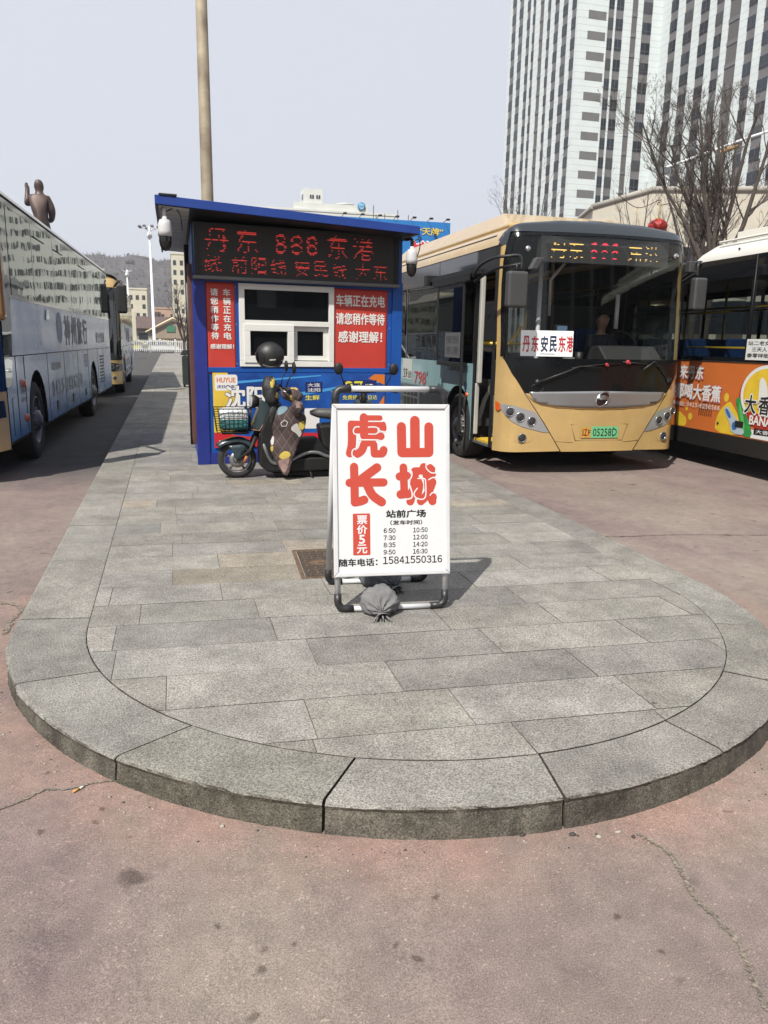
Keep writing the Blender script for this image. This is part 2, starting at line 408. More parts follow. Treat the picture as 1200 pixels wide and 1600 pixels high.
CR3 = [(2.572, 5.917), (3.024, 5.74), (3.535, 5.574), (4.125, 5.527), (4.929, 5.394)]
CR4 = [(-1.052, 4.715), (-0.969, 4.675), (-0.903, 4.574), (-0.928, 4.375), (-0.924, 4.188)]
BUTT = [(-0.395, 2.585), (-0.372, 2.607)]
BITS = [(1.391, 1.936), (1.28, 1.963), (1.202, 1.995), (0.091, 2.283), (3.166, 4.547), (1.356, 1.969), (-0.686, 3.361), (-0.609, 3.198), (1.038, 2.028), (1.878, 2.217)]
COVER = [(0.724, 5.293), (1.358, 5.168), (1.178, 4.47), (0.761, 4.529)]
grav = mat('crack_grit', (.19, .162, .13), .95, var=.6, scale=60, bump=.6, bscale=90)
dk = mat('crack_dark', (.06, .05, .045), .95)
for c, w, sd_ in ((CR1, .011, 1), (CR2, .008, 2), (CR4, .02, 4)): tag(jag(c, w, sd_).build('road_crack', grav), kind='structure')
tag(jag(CR3, .008, 3).build('road_crack', dk), kind='structure')
# ------------------------------------------------------------------ the platform: kerb stones round a paved core
PC = (1.17, 4.05); RO = 2.02; RI = 1.66; PZ = .15; YE = 84.0
PJ = (1.21, 4.0); RJ = 1.692           # inner edge of the kerb ring, struck from a slightly different centre
def lx(y, r, c=PC): return c[0]-r - (.006*(y-c[1]))
def rx(y, r, c=PC): return c[0]+r + .030*(min(y, 12)-c[1])
granite = mat('granite', (.254, .247, .235), .8, var=.12, scale=5, bump=.35, bscale=180, attr='tint', spec=.35)
def speckle(m, sc=135, lo=.42, hi=1.6, st=1.0):
    t = m.node_tree; p = t.nodes['Principled BSDF']; L = t.links.new
    lk = [l for l in t.links if l.to_socket == p.inputs['Base Color']][0]; src = lk.from_socket
    n = t.nodes.new('ShaderNodeTexNoise'); n.inputs['Scale'].default_value = sc; n.inputs['Detail'].default_value = 3; n.inputs['Roughness'].default_value = .9
    g_ = t.nodes.new('ShaderNodeNewGeometry'); L(g_.outputs['Position'], n.inputs['Vector'])
    r = t.nodes.new('ShaderNodeValToRGB'); r.color_ramp.elements[0].position = .37; r.color_ramp.elements[1].position = .63
    r.color_ramp.elements[0].color = (lo, lo, lo, 1); r.color_ramp.elements[1].color = (hi, hi, hi*.98, 1); L(n.outputs['Fac'], r.inputs[0])
    x = t.nodes.new('ShaderNodeMix'); x.data_type = 'RGBA'; x.blend_type = 'MULTIPLY'; x.inputs[0].default_value = st
    L(src, x.inputs[6]); L(r.outputs[0], x.inputs[7])
    # broad grime and gum spots
    n2 = t.nodes.new('ShaderNodeTexNoise'); n2.inputs['Scale'].default_value = 3.1; n2.inputs['Detail'].default_value = 6; n2.inputs['Roughness'].default_value = .7; L(g_.outputs['Position'], n2.inputs['Vector'])
    r2 = t.nodes.new('ShaderNodeValToRGB'); r2.color_ramp.elements[0].position = .33; r2.color_ramp.elements[1].position = .62
    r2.color_ramp.elements[0].color = (.66, .645, .625, 1); r2.color_ramp.elements[1].color = (1.08, 1.07, 1.04, 1); L(n2.outputs['Fac'], r2.inputs[0])
    y = t.nodes.new('ShaderNodeMix'); y.data_type = 'RGBA'; y.blend_type = 'MULTIPLY'; y.inputs[0].default_value = .9
    L(x.outputs[2], y.inputs[6]); L(r2.outputs[0], y.inputs[7])
    vo = t.nodes.new('ShaderNodeTexVoronoi'); vo.inputs['Scale'].default_value = 3.3; L(g_.outputs['Position'], vo.inputs['Vector'])
    r3 = t.nodes.new('ShaderNodeValToRGB'); r3.color_ramp.elements[0].position = .025; r3.color_ramp.elements[1].position = .06
    r3.color_ramp.elements[0].color = (.42, .41, .4, 1); r3.color_ramp.elements[1].color = (1, 1, 1, 1)
    n4 = t.nodes.new('ShaderNodeTexNoise'); n4.inputs['Scale'].default_value = 25; L(g_.outputs['Position'], n4.inputs['Vector'])
    ad = t.nodes.new('ShaderNodeMath'); ad.operation = 'MULTIPLY_ADD'; ad.inputs[1].default_value = .1; L(n4.outputs['Fac'], ad.inputs[0]); L(vo.outputs['Distance'], ad.inputs[2])
    sb = t.nodes.new('ShaderNodeMath'); sb.operation = 'SUBTRACT'; sb.inputs[1].default_value = .05; L(ad.outputs[0], sb.inputs[0]); L(sb.outputs[0], r3.inputs[0])
    n5 = t.nodes.new('ShaderNodeTexNoise'); n5.inputs['Scale'].default_value = 1.1; L(g_.outputs['Position'], n5.inputs['Vector'])
    r5 = t.nodes.new('ShaderNodeValToRGB'); r5.color_ramp.elements[0].position = .5; r5.color_ramp.elements[1].position = .55; L(n5.outputs['Fac'], r5.inputs[0])
    z = t.nodes.new('ShaderNodeMix'); z.data_type = 'RGBA'; z.blend_type = 'MULTIPLY'; L(r5.outputs[0], z.inputs[0])
    L(y.outputs[2], z.inputs[6]); L(r3.outputs[0], z.inputs[7]); L(z.outputs[2], p.inputs['Base Color'])
speckle(granite)
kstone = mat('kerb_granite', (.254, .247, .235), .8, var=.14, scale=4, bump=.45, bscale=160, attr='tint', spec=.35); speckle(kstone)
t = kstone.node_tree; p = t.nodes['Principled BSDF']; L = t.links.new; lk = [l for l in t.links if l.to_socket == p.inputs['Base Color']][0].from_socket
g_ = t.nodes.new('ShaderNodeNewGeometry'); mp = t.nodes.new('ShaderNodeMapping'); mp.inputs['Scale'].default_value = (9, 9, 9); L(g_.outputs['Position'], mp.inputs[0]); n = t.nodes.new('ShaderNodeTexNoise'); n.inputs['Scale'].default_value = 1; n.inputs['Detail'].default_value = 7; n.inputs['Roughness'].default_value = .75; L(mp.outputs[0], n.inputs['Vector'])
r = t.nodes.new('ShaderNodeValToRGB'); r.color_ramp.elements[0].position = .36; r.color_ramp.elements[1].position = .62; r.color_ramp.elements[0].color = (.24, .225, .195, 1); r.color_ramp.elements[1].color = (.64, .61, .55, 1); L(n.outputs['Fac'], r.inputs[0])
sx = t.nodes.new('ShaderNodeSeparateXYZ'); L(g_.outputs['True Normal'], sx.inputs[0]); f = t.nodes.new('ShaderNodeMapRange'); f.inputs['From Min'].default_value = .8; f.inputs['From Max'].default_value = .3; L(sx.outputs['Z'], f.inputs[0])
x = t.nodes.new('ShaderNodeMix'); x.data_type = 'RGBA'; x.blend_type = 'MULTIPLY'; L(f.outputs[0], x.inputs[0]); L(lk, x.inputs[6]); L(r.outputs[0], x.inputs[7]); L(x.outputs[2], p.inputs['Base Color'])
grout = mat('grout', (.12, .105, .085), .95, var=.4, scale=12)
# path of the kerb, by distance s along the outer edge, measured from the nose (s=0), + to the right
def kp(s, r, z):
    q = RO*math.pi/2
    if r < 1.8:
        r += RJ-RI
        if abs(s) <= q: a = s/RO; return V((PJ[0]+r*math.sin(a), PJ[1]-r*math.cos(a), z))
        y = PJ[1]+abs(s)-q; return V((rx(y, r, PJ), y, z)) if s > 0 else V((lx(y, r, PJ), y, z))
    if abs(s) <= q:
        a = s/RO; return V((PC[0]+r*math.sin(a), PC[1]-r*math.cos(a), z))
    y = PC[1]+abs(s)-q
    return V((rx(y, r), y, z)) if s > 0 else V((lx(y, r), y, z))
ang = [math.atan2(x-PC[0], PC[1]-y) for x, y in ((-.698, 3.35), (-.255, 2.63), (.396, 2.159), (1.188, 2.026), (1.934, 2.119))]
js = [RO*a for a in ang] + [1.55, 2.35, 3.17]
lft = [-RO*math.pi/2-.12]; 
while lft[-1] > -80: lft.append(lft[-1]-random.uniform(.95, 1.5))
rgt = []; q = 3.17
while q < 30: q += random.uniform(.9, 1.5); rgt.append(q)
js = sorted(lft+js+rgt)
kb = MB(); rnd = random.Random(3)
for a, b in zip(js[:-1], js[1:]):
    ga = rnd.choice((.003, .0045, .006)) if b < 2.6 and a > -3.4 else .0025
    a += ga; b -= ga; n = max(2, int((b-a)/.022)) if abs(a) < 3.4 else 2
    zt = PZ + rnd.uniform(-.001, .002); t = rnd.uniform(.84, 1.08); tc = (t, t*rnd.uniform(.985, 1.01), t*rnd.uniform(.95, 1.0))
    prof = [(RI+.004, -.05), (RI+.004, zt-.002), (RI+.008, zt), (RO-.024, zt), (RO-.009, zt-.003), (RO-.003, zt-.010), (RO-.009, zt-.026), (RO-.004, zt-.07), (RO+.010, -.05)]
    vs = []; fs = []; m_ = len(prof)
    for i in range(n+1):
        s_ = a+(b-a)*i/n
        for j, (r, z) in enumerate(prof):
            k = noise.noise(V((s_*6, j*.7, 1)))*.005 + noise.noise(V((s_*27, j, 5)))*.006 + (-.014*max(0, noise.noise(V((s_*9, 3, 2)))-.35)/.3 if j in (4, 5) else 0) if j > 2 and j < 8 and abs(a) < 4 else 0
            vs.append(kp(s_, r+k, z+(min(0, k)*.7 if j in (3, 4, 5) else 0)))
    for i in range(n):
        for j in range(m_-1): fs.append((i*m_+j, i*m_+j+1, (i+1)*m_+j+1, (i+1)*m_+j))
    kb.add(vs, fs, 0, False, tc); kb.add(vs, [tuple(range(m_))[::-1], tuple(n*m_+j for j in range(m_))], 0, False, tc)
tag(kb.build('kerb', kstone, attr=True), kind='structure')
# core
rr = RJ+.001
reg = [(lx(y, rr, PJ), y) for y in (YE, 40, 12)] + [(lx(PJ[1], rr, PJ), PJ[1]+.01)]
reg += [(PJ[0]-rr*math.cos(math.pi*i/40), PJ[1]-rr*math.sin(math.pi*i/40)) for i in range(1, 40)]
reg += [(rx(PJ[1], rr, PJ), PJ[1]+.01)] + [(rx(y, rr, PJ), y) for y in (12, 40, YE)]
gb = MB(); gb.add([(x, y, PZ-.003) for x, y in reg], [tuple(range(len(reg)))])
tag(gb.build('platform_bed', grout), kind='structure')
pv = MB(); rnd = random.Random(11); TL = -.052; y = 2.0
while y < YE:
    rh = rnd.choice((.325, .33, .335)) if y < 30 else 1.6
    x = -1.3 - rnd.uniform(0, .7)
    while x < 4.6:
        w = rnd.choice((.62, .78, .9, .98)) if y < 30 else 2.5
        gp = .0018+(.0016 if rnd.random() < .25 else 0); q = [(x+gp, y+gp+TL*(x+1)), (x+w-gp, y+gp+TL*(x+w+1)), (x+w-gp, y+rh-gp+TL*(x+w+1)), (x+gp, y+rh-gp+TL*(x+1))]
        pl = reg
        for i in range(4):
            pl = clip_half(pl, q[i], q[(i+1) % 4])
            if len(pl) < 3: break
        t = rnd.uniform(.84, 1.11); r_ = rnd.random()
        col = (t*1.09, t*1.01, t*.90) if r_ < .08 else ((t*.82, t*.83, t*.84) if r_ < .12 else (t, t*rnd.uniform(.985, 1.0), t*rnd.uniform(.95, 1.0)))
        if len(pl) > 2: pv.add([(a, b, PZ+rnd.uniform(-.0008, .0008)) for a, b in pl], [tuple(range(len(pl)))], 0, False, col)
        x += w
    y += rh
tag(pv.build('pavement', granite, attr=True), kind='structure')
# ------------------------------------------------------------------ cast iron access cover in the paving
cv = root('access_cover', 'rusty square cast iron access cover set in the paving behind the folding sign', 'access cover', (1.03, 4.9, PZ), -.05)
rust = mat('rusty_iron', (.135, .088, .055), .8, .25, var=.4, scale=14, bump=.5, bscale=80); rustd = mat('rust_dark', (.06, .045, .035), .85, .2, var=.3, scale=20)
f_ = MB()
for a in ((-.3, -.34, .3, -.315), (-.3, .315, .3, .34), (-.3, -.315, -.275, .315), (.275, -.315, .3, .315)): f_.box((a[0], a[1], -.02), (a[2], a[3], .004))
f_.build('frame', rust, cv, bevel=.002)
l_ = MB(); l_.box((-.268, -.308, -.02), (.268, .308, .001), 1)
for i in range(10):
    for j in range(11):
        x, yy = -.235+i*.052, -.275+j*.055
        if abs(x) < .09 and abs(yy) < .06: continue
        if (i+j) % 2: l_.box((x-.02, yy-.006, .001), (x+.02, yy+.006, .0045))
        else: l_.box((x-.006, yy-.02, .001), (x+.006, yy+.02, .0045))
for x in (-.06, 0, .06): l_.box((x-.008, -.05, .001), (x+.008, .05, .005))
l_.lathe([(0, .0005), (.05, .0012), (.055, .003), (.062, .003), (.064, .001)], (-.15, 0, .001), n=18)
l_.build('lid', [rust, rustd], cv)
# ------------------------------------------------------------------ litter
t = MB(); a, b = V((*BUTT[0], rz(*BUTT[0])+.006)), V((*BUTT[1], rz(*BUTT[1])+.006)); d = (b-a).normalized()*.022; c_ = (a+b)/2
t.tube([c_-d, c_+d*.2], .0042, 8); t.tube([c_+d*.2, c_+d], .004, 8, 1)
tag(t.build('cigarette_end', [mat('filter_tan', (.55, .30, .10), .8), mat('paper_white', (.7, .66, .58), .8)]), 'tan cigarette end lying on the road left of the kerb', 'cigarette end')
pb = [mat('pebble_dark', (.05, .045, .04), .8), mat('pebble_pale', (.36, .33, .29), .9)]
pt = MB()
for i, (x, y_) in enumerate(BITS): pt.ell((x, y_, rz(x, y_)+.003), (random.uniform(.006, .014), random.uniform(.005, .01), .006), 8, i % 2, nz=.4)
for i in range(160):
    s_ = random.uniform(-3.1, 3.1); p = kp(s_, RO+random.uniform(.015, .05)+abs(random.gauss(0, .06)), 0); p.z = rz(p.x, p.y)+.001; r_ = random.uniform(.0015, .006)
    pt.ell(p, (r_, r_*random.uniform(.6, 1), r_*.7), 6, random.randint(0, 1))
tag(pt.build('gravel', pb), kind='stuff')

# ================================================================== FOLDING SIGN
alu = mat('silver_tube', (.66, .67, .68), .4, .15, var=.06, scale=9); blk = mat('black_plastic', (.018, .018, .02), .45, var=.2, scale=30)
wht = mat('sign_white', (.68, .68, .69), .5, var=.015, scale=5); sred = mat('sign_red', (.50, .058, .034), .5); ink = mat('black_ink', (.012, .012, .014), .5)
sg = root('folding_sign', 'white A-frame folding sign with big red characters and departure times on the paving', 'sign', (1.11, 4.15, PZ))
O = V((.812, 3.925, PZ)); U = V((.9961, -.088, 0)); Vv = V((.0137, .155, .9878)).normalized(); Wn = U.cross(Vv).normalized()
def sp(a, b, w=0): return O+U*a+Vv*b+Wn*w
E_ = .604; TH = 1.237; tr_ = .0165
fr = MB()
for x in (0, E_): fr.tube([sp(x, .06), sp(x, TH-.085)], tr_, 12)
fr.tube([sp(.07, .017), sp(E_-.07, .017)], tr_*.9, 12); fr.tube([sp(.07, TH-.017), sp(E_-.07, TH-.017)], tr_*.95, 12)
fr.build('front_frame', alu, sg, True)
def elbow(pts, r=.021):
    return MB().tube(pts, r, 12)
def corner(x, y, dx, dy, F):
    pts = [F(x, y+dy*.085), F(x, y+dy*.045)] + [F(x+dx*(.04-.04*math.cos(a)), y+dy*(.045-.045*math.sin(a))) for a in (.4, .8, 1.2)] + [F(x+dx*.045, y), F(x+dx*.085, y)]
    return elbow(pts)
for x, dx in ((0, 1), (E_, -1)):
    corner(x, .018, dx, 1, sp).build('foot_corner', blk, sg, True)
    corner(x, TH-.018, dx, -1, sp).build('handle_corner', blk, sg, True)
RB = V((.852, 4.43, PZ)); RT = sp(0, TH-.10, -.035); RV = (RT-RB); RL = RV.length; RV = RV.normalized()
def rp(a, b, w=0): return RB+U*a+RV*b
rr = MB()
for x in (0, E_): rr.tube([rp(x, .06), rp(x, RL)], tr_, 12)
rr.tube([rp(.07, .017), rp(E_-.07, .017)], tr_*.9, 12)
rr.build('rear_frame', alu, sg, True)
for x, dx in ((0, 1), (E_, -1)): corner(x, .018, dx, 1, rp).build('foot_corner', blk, sg, True)
for x in (-.004, E_+.004): MB().tube([sp(x, TH-.10, .01), sp(x, TH-.10, -.05)], .02, 12).build('hinge', blk, sg, True)
# board with mitred snap frame
A0, A1, B0, B1 = -.022, .628, .198, 1.136; FW = .026
bd = MB()
bd.prism([(A0+.01, B0+.01), (A1-.01, B0+.01), (A1-.01, B1-.01), (A0+.01, B1-.01)], sp(0, 0, .014), U, Vv, .010, 0)
bd.build('board', wht, sg, True)
sf = MB()
for q in ([(A0, B0), (A1, B0), (A1-FW, B0+FW), (A0+FW, B0+FW)], [(A0, B1), (A1, B1), (A1-FW, B1-FW), (A0+FW, B1-FW)],
          [(A0, B0+.001), (A0+FW, B0+FW+.001), (A0+FW, B1-FW-.001), (A0, B1-.001)], [(A1, B0+.001), (A1-FW, B0+FW+.001), (A1-FW, B1-FW-.001), (A1, B1-.001)]):
    sf.prism(q, sp(0, 0, .012), U, Vv, .022)
sf.build('snap_frame', mat('silver_frame', (.68, .69, .70), .35, .15, var=.05, scale=8), sg, True, bevel=.005, seg=3)
FZ = .0248
sfn = plane_fn(O+Wn*FZ, U, Vv, 0)
def stroke(mb, pts, r, fn, off, mi=0, n=14, sub=5):
    P = [p.xy for p in spline([(a, b, 0) for a, b in pts], sub)] if len(pts) > 2 else [V(p) for p in pts]
    nrm = (fn(1, 0)-fn(0, 0)).cross(fn(0, 1)-fn(0, 0)).normalized()
    f2 = lambda k: (lambda a, b: fn(a, b)+nrm*(off+k*1e-6))
    for i, p in enumerate(P):
        mb.flat([(p[0]+r*math.cos(2*math.pi*j/n), p[1]+r*math.sin(2*math.pi*j/n)) for j in range(n)], f2(2*i), mi)
        if i < len(P)-1:
            q = P[i+1]; d = q-p
            if d.length < 1e-7: continue
            d = d.normalized(); e = V((-d.y, d.x))*r
            mb.flat([tuple(p-e), tuple(q-e), tuple(q+e), tuple(p+e)], f2(2*i+1), mi)
X6 = lambda x, y: (x*.00055-.020, 1.134-y*.000525)
def ch(name, strokes, gaps):
    mb = MB(); k = 0
    for r, pts in strokes: stroke(mb, [X6(*p) for p in pts], r*.000537, sfn, .0002+k*4e-5); k += 1
    for r, pts in gaps: stroke(mb, [X6(*p) for p in pts], r*.000537, sfn, .0002+k*4e-5, 1); k += 1
    mb.build(name, [sred, wht], sg, True)
ch('red_character', [(47, [(687, 228), (690, 496)]), (50, [(824, 166), (824, 490)]), (47, [(966, 230), (966, 496)]), (47, [(692, 497), (964, 497)])], [])
ch('red_character', [(42, [(209, 640), (213, 1008)]), (42, [(162, 804), (502, 804)]), (45, [(437, 650), (285, 765)]), (44, [(214, 1006), (270, 995), (306, 982)]), (45, [(335, 820), (390, 935), (482, 1008)])], [(5, [(335, 945), (355, 975), (365, 1010)])])
ch('red_character', [(42, [(311, 132), (311, 200)]), (27, [(330, 138), (472, 138)]), (31, [(182, 196), (502, 206)]), (37, [(498, 215), (502, 245)]), (42, [(192, 210), (190, 400), (170, 500)]),
    (31, [(242, 265), (418, 266)]), (41, [(310, 240), (312, 320)]), (29, [(315, 328), (470, 332)]), (38, [(478, 325), (480, 326)]),
    (31, [(310, 397), (405, 397)]), (40, [(312, 405), (288, 470), (244, 506)]), (37, [(407, 410), (412, 500)]), (37, [(412, 507), (490, 507)]), (40, [(498, 495), (506, 468)])],
   [(6, [(264, 229), (226, 232), (206, 264), (214, 298), (240, 312), (250, 345), (243, 432), (200, 466), (189, 500), (197, 548)]), (6, [(356, 232), (425, 232), (458, 250), (460, 268), (530, 284)]), (5, [(356, 303), (430, 303), (455, 282)]), (6, [(255, 362), (430, 364), (470, 372)]), (6, [(360, 173), (500, 173)])])
ch('red_character', [(40, [(704, 650), (712, 930)]), (42, [(665, 745), (738, 738)]), (45, [(675, 932), (735, 924)]), (38, [(818, 690), (965, 690), (1000, 725)]), (42, [(822, 700), (810, 840), (772, 1006)]),
    (42, [(912, 650), (950, 770), (962, 900), (1000, 1008)]), (38, [(1008, 965), (1006, 975)]), (32, [(978, 650), (1000, 672)]), (38, [(850, 790), (868, 840), (850, 940)]), (42, [(1000, 808), (950, 930), (880, 1006)])],
   [(7, [(752, 660), (788, 700), (786, 750), (758, 800), (778, 870), (792, 930), (785, 970), (740, 985)]), (6, [(852, 768), (912, 770), (930, 800), (930, 950), (890, 988), (825, 965), (812, 920), (845, 870)]), (6, [(962, 782), (1005, 760), (1045, 765)]), (6, [(938, 612), (938, 660), (985, 708), (1035, 712)]), (6, [(975, 945), (1000, 920), (1040, 925)])])
X4 = lambda x, y: ((x-150-(y-190)*.012)/665*.65-.02, 1.134-(y-190)*.000934)
tfn = plane_fn(O+Wn*FZ, U, Vv, .0004)
def line4(s, x0, x1, y0, y1, bold=.012, mb=None, mi=0, name='text_line'):
    a, b = X4(x0, y1); a2, b2 = X4(x1, y0); t = mb or MB()
    (putd if s[0] in '0123456789' and len(s) > 1 else put)(t, s, tfn, a, b, b2-b, a2-a, bold, mi)
    if mb is None: t.build(name, ink, sg, True)
line4('站前广场', 455, 680, 806, 850, .034, name='heading'); line4('（发车时间）', 478, 660, 866, 893, .026, name='subheading')
for i, (p, q) in enumerate((('6:50', '10:50'), ('7:30', '12:00'), ('8:35', '14:20'), ('9:50', '16:30'))):
    y0 = 912+i*42.3; line4(p, 440, 507, y0, y0+27, .022, name='departure_time'); line4(q, 609, 692, y0, y0+27, .022, name='departure_time')
line4('随车电话：', 190, 404, 1086, 1130, .03, name='phone_line'); line4('15841550316', 437, 778, 1080, 1122, .018, name='phone_line')
pr = MB(); a, b = X4(268, 1066); a2, b2 = X4(362, 822)
pr.flat(rrect(a, b, a2, b2, .006), plane_fn(O+Wn*FZ, U, Vv, .0003), 0)
for i, c in enumerate('票价5元'): line4(c, 290 if c != '5' else 302, 345 if c != '5' else 332, 834+i*57, 884+i*57, .028, pr, 1)
pr.build('price_box', [sred, wht], sg, True)

# ------------------------------------------------------------------ sandbags on the sign's feet
def sandbag(name, c, r, rz, m, label, neck=True):
    o = root(name, label, 'sandbag', c, rz); mb = MB(); n = 64; h = 34; vs = []; fs = []
    for i in range(h+1):
        t = math.pi*i/h
        for j in range(n):
            a = 2*math.pi*j/n; p = V((math.sin(t)*math.cos(a), math.cos(t), math.sin(t)*math.sin(a)))
            q = V((p.x*r[0], p.y*r[1], p.z*r[2]))
            zz = max(q.z, -r[2]*.72); k = noise.noise(p*1.6+V(c))*.016 + noise.noise(p*4.2+V(c))*.009 - .006*max(0, .25-abs(noise.noise(p*3.1+V((5, c[0], 0)))))*4
            pinch = max(0, -p.y-.35); k += math.sin(a*9+p.y*3)*.006*pinch*2.2
            q = V((q.x, q.y, zz)) + p*k
            if pinch: q.x *= 1-.55*pinch; q.z = q.z*(1-.5*pinch)-r[2]*.25*pinch
            vs.append(q+V((0, 0, r[2]*.74)))
    for i in range(h):
        for j in range(n):
            k = (j+1) % n; fs.append((i*n+j, i*n+n+j, i*n+n+k, i*n+k))
    mb.add(vs, fs, 0, True); mb.build('sack', m, o)
    if neck:
        tm = MB(); y0 = -r[1]*.93
        tm.lathe([(.024, 0), (.02, .012), (.024, .02), (.036, .035), (.042, .05)], (0, y0+.01, r[2]*.32), (0.1, -1, -.35), 18)
        for j in range(9):
            a = j*.75; p0 = V((math.cos(a)*.03, y0-.03, r[2]*.25+math.sin(a)*.014)); tm.tube([p0, p0+V((math.cos(a)*.02, -.03, -.012-.003*(j % 3)))], [.006, .003], 5)
        tm.build('tied_neck', [mat('sack_ruffle', (.20, .19, .19), .95, var=.6, scale=60)], o)
    return o
g1 = mat('sack_grey', (.17, .168, .172), .95, var=.12, scale=12, bump=.5, bscale=220); g2 = mat('sack_slate', (.105, .112, .125), .95, var=.12, scale=12, bump=.5, bscale=220)
sandbag('sandbag', (1.035, 3.88, PZ), (.108, .115, .085), -.15, g1, 'light grey tied sandbag lying on the front foot rail of the folding sign')
sandbag('sandbag', (1.16, 4.33, PZ), (.125, .14, .08), .3, g2, 'dark slate sandbag lying on the rear foot rail behind the sign board')
# ================================================================== TICKET KIOSK
KZ = math.atan2(.108, .99415); KM = Matrix.Translation((.229, 9.285, 0)) @ Matrix.Rotation(KZ, 4, 'Z')
KW, KD, SH = 2.55, 3.6, .1086
blue = mat('kiosk_blue', (.004, .075, .34), .45, var=.14, scale=1.6, bump=.08, bscale=8); navy = mat('kiosk_navy', (.016, .028, .215), .45, var=.16, scale=2.5)
roofb = mat('roof_blue', (.018, .055, .27), .4, var=.1, scale=2); pvc = mat('white_pvc', (.74, .74, .70), .4, var=.05, scale=4); brown = mat('brown_paint', (.12, .045, .035), .6, var=.2, scale=3)
soff = mat('soffit_white', (.62, .62, .60), .55, var=.12, scale=3); dkm = mat('dark_metal', (.025, .026, .028), .45, .3, var=.2, scale=6)
kg = glass('kiosk_glass', (.25, .27, .26), 1.5, .02, .35)
ki = root('ticket_kiosk', 'blue metal ticket kiosk with a white sliding window standing on the platform', 'kiosk', mw=KM)
def kx(x, y): return x+SH*y
def hexa(mb, x0, y0, z0, x1, y1, z1, mi=0):
    vs = [(kx(x0, y0), y0, z0), (kx(x1, y0), y0, z0), (kx(x1, y1), y1, z0), (kx(x0, y1), y1, z0), (kx(x0, y0), y0, z1), (kx(x1, y0), y0, z1), (kx(x1, y1), y1, z1), (kx(x0, y1), y1, z1)]
    return mb.add(vs, [(0,3,2,1),(4,5,6,7),(0,1,5,4),(1,2,6,5),(2,3,7,6),(3,0,4,7)], mi)
WX0, WX1, WZ0, WZ1 = .53, 1.645, 1.315, 2.24
w_ = MB(); T = .06
hexa(w_, 0, 0, .15, KW, T, WZ0); hexa(w_, 0, 0, WZ0, WX0, T, WZ1); hexa(w_, WX1, 0, WZ0, KW, T, WZ1); hexa(w_, 0, 0, WZ1, KW, T, 2.86)
hexa(w_, 0, T, .15, T, KD, 2.86); hexa(w_, KW-T, T, .15, KW, KD, 2.86); hexa(w_, T, KD-T, .15, KW-T, KD, 2.86)
w_.build('wall', blue, ki)
i_ = MB(); hexa(i_, T, T, .2, KW-T, KD-T, .24); hexa(i_, T+.002, KD-T-.02, .25, KW-T-.002, KD-T-.004, 2.8); hexa(i_, .4, .12, .9, 2.1, .6, .94); hexa(i_, T, T+.01, 2.8, KW-T, KD-T, 2.84)
i_.build('interior', mat('interior_grey', (.10, .10, .10), .8), ki)
for x0, x1 in ((-.012, .135), (KW-.12, KW+.012)):
    p_ = MB(); hexa(p_, x0, -.022, .15, x1, .0-.0005, 2.33); p_.build('corner_post', blue if x0 > 1 else navy, ki, bevel=.004)
p_ = MB(); hexa(p_, .14, -.016, .15, KW-.125, -.001, .29); p_.build('skirting', navy, ki, bevel=.003)
p_ = MB(); hexa(p_, .138, -.014, 1.232, KW-.122, -.001, 1.29); p_.build('counter_rail', blue, ki, bevel=.003)
p_ = MB()
for x_ in (.14, .49, 1.685, KW-.125): p_.box((x_-.002, -.0008, 1.3), (x_+.002, .001, 2.24))
for x_ in (.165, .48, 1.70, 2.40):
    for z_ in (1.33, 1.78, 2.2): p_.lathe([(.007, 0), (.005, .003), (0, .004)], (x_, 0, z_), (0, -1, 0), 8, 1)
p_.build('seam_screws', [navy, mat('screw_zinc', (.3, .3, .3), .4, .6)], ki)
# mono-pitch roof falling to the right
rf = MB()
def zr(x): return 2.96-(x+.37)*(.11/2.99)
X0, X1, Y0, Y1 = -.37, 2.62, -.5, KD+.25
vs = [(kx(x, y), y, zr(x)+dz) for dz in (0, .092) for x, y in ((X0, Y0), (X1, Y0), (X1, Y1), (X0, Y1))]
rf.add(vs, [(0,3,2,1),(4,5,6,7),(0,1,5,4),(1,2,6,5),(2,3,7,6),(3,0,4,7)])
rfo = rf.build('roof', roofb, ki, bevel=.006)
sf_ = MB(); n_ = 15
for k in range(n_):
    ya = Y0+.03+(Y1-Y0-.06)*k/n_; yb = Y0+.03+(Y1-Y0-.06)*(k+1)/n_-.014
    for xa, xb in ((X0+.03, -.02), (KW+.02, X1-.02)):
        sf_.add([(kx(x, y), y, zr(x)-.006) for x, y in ((xa, ya), (xb, ya), (xb, yb), (xa, yb))], [(3, 2, 1, 0)])
sf_.add([(kx(x, y), y, zr(x)-.004) for x, y in ((X0+.02, Y0+.02), (X1-.02, Y0+.02), (X1-.02, Y1-.02), (X0+.02, Y1-.02))], [(3, 2, 1, 0)], 1)
sf_.build('soffit', [soff, dkm], rfo)
ef = MB(); hexa(ef, X0+.002, Y0+.03, 2.925, X0+.028, Y1-.03, 2.962); ef.build('eaves_trim', dkm, rfo)
fl = MB(); fl.box((X0-.01, Y0-.01, 3.05), (-.20, Y0+.22, 3.068)); fl.build('felt_patch', dkm, rfo)
# brown strips of the open side door and a downpipe on the left wall
for y_, h_ in ((.30, 2.1), (.62, 2.1)):
    dr = MB(); hexa(dr, -.05, y_, .36, -.004, y_+.14, .36+h_); dr.build('door_strip', brown, ki, bevel=.004)
dp = MB(); dp.tube([(kx(-.035, 1.5), 1.5, .2), (kx(-.035, 1.5), 1.5, 2.8)], .03, 10); dp.build('downpipe', dkm, ki)
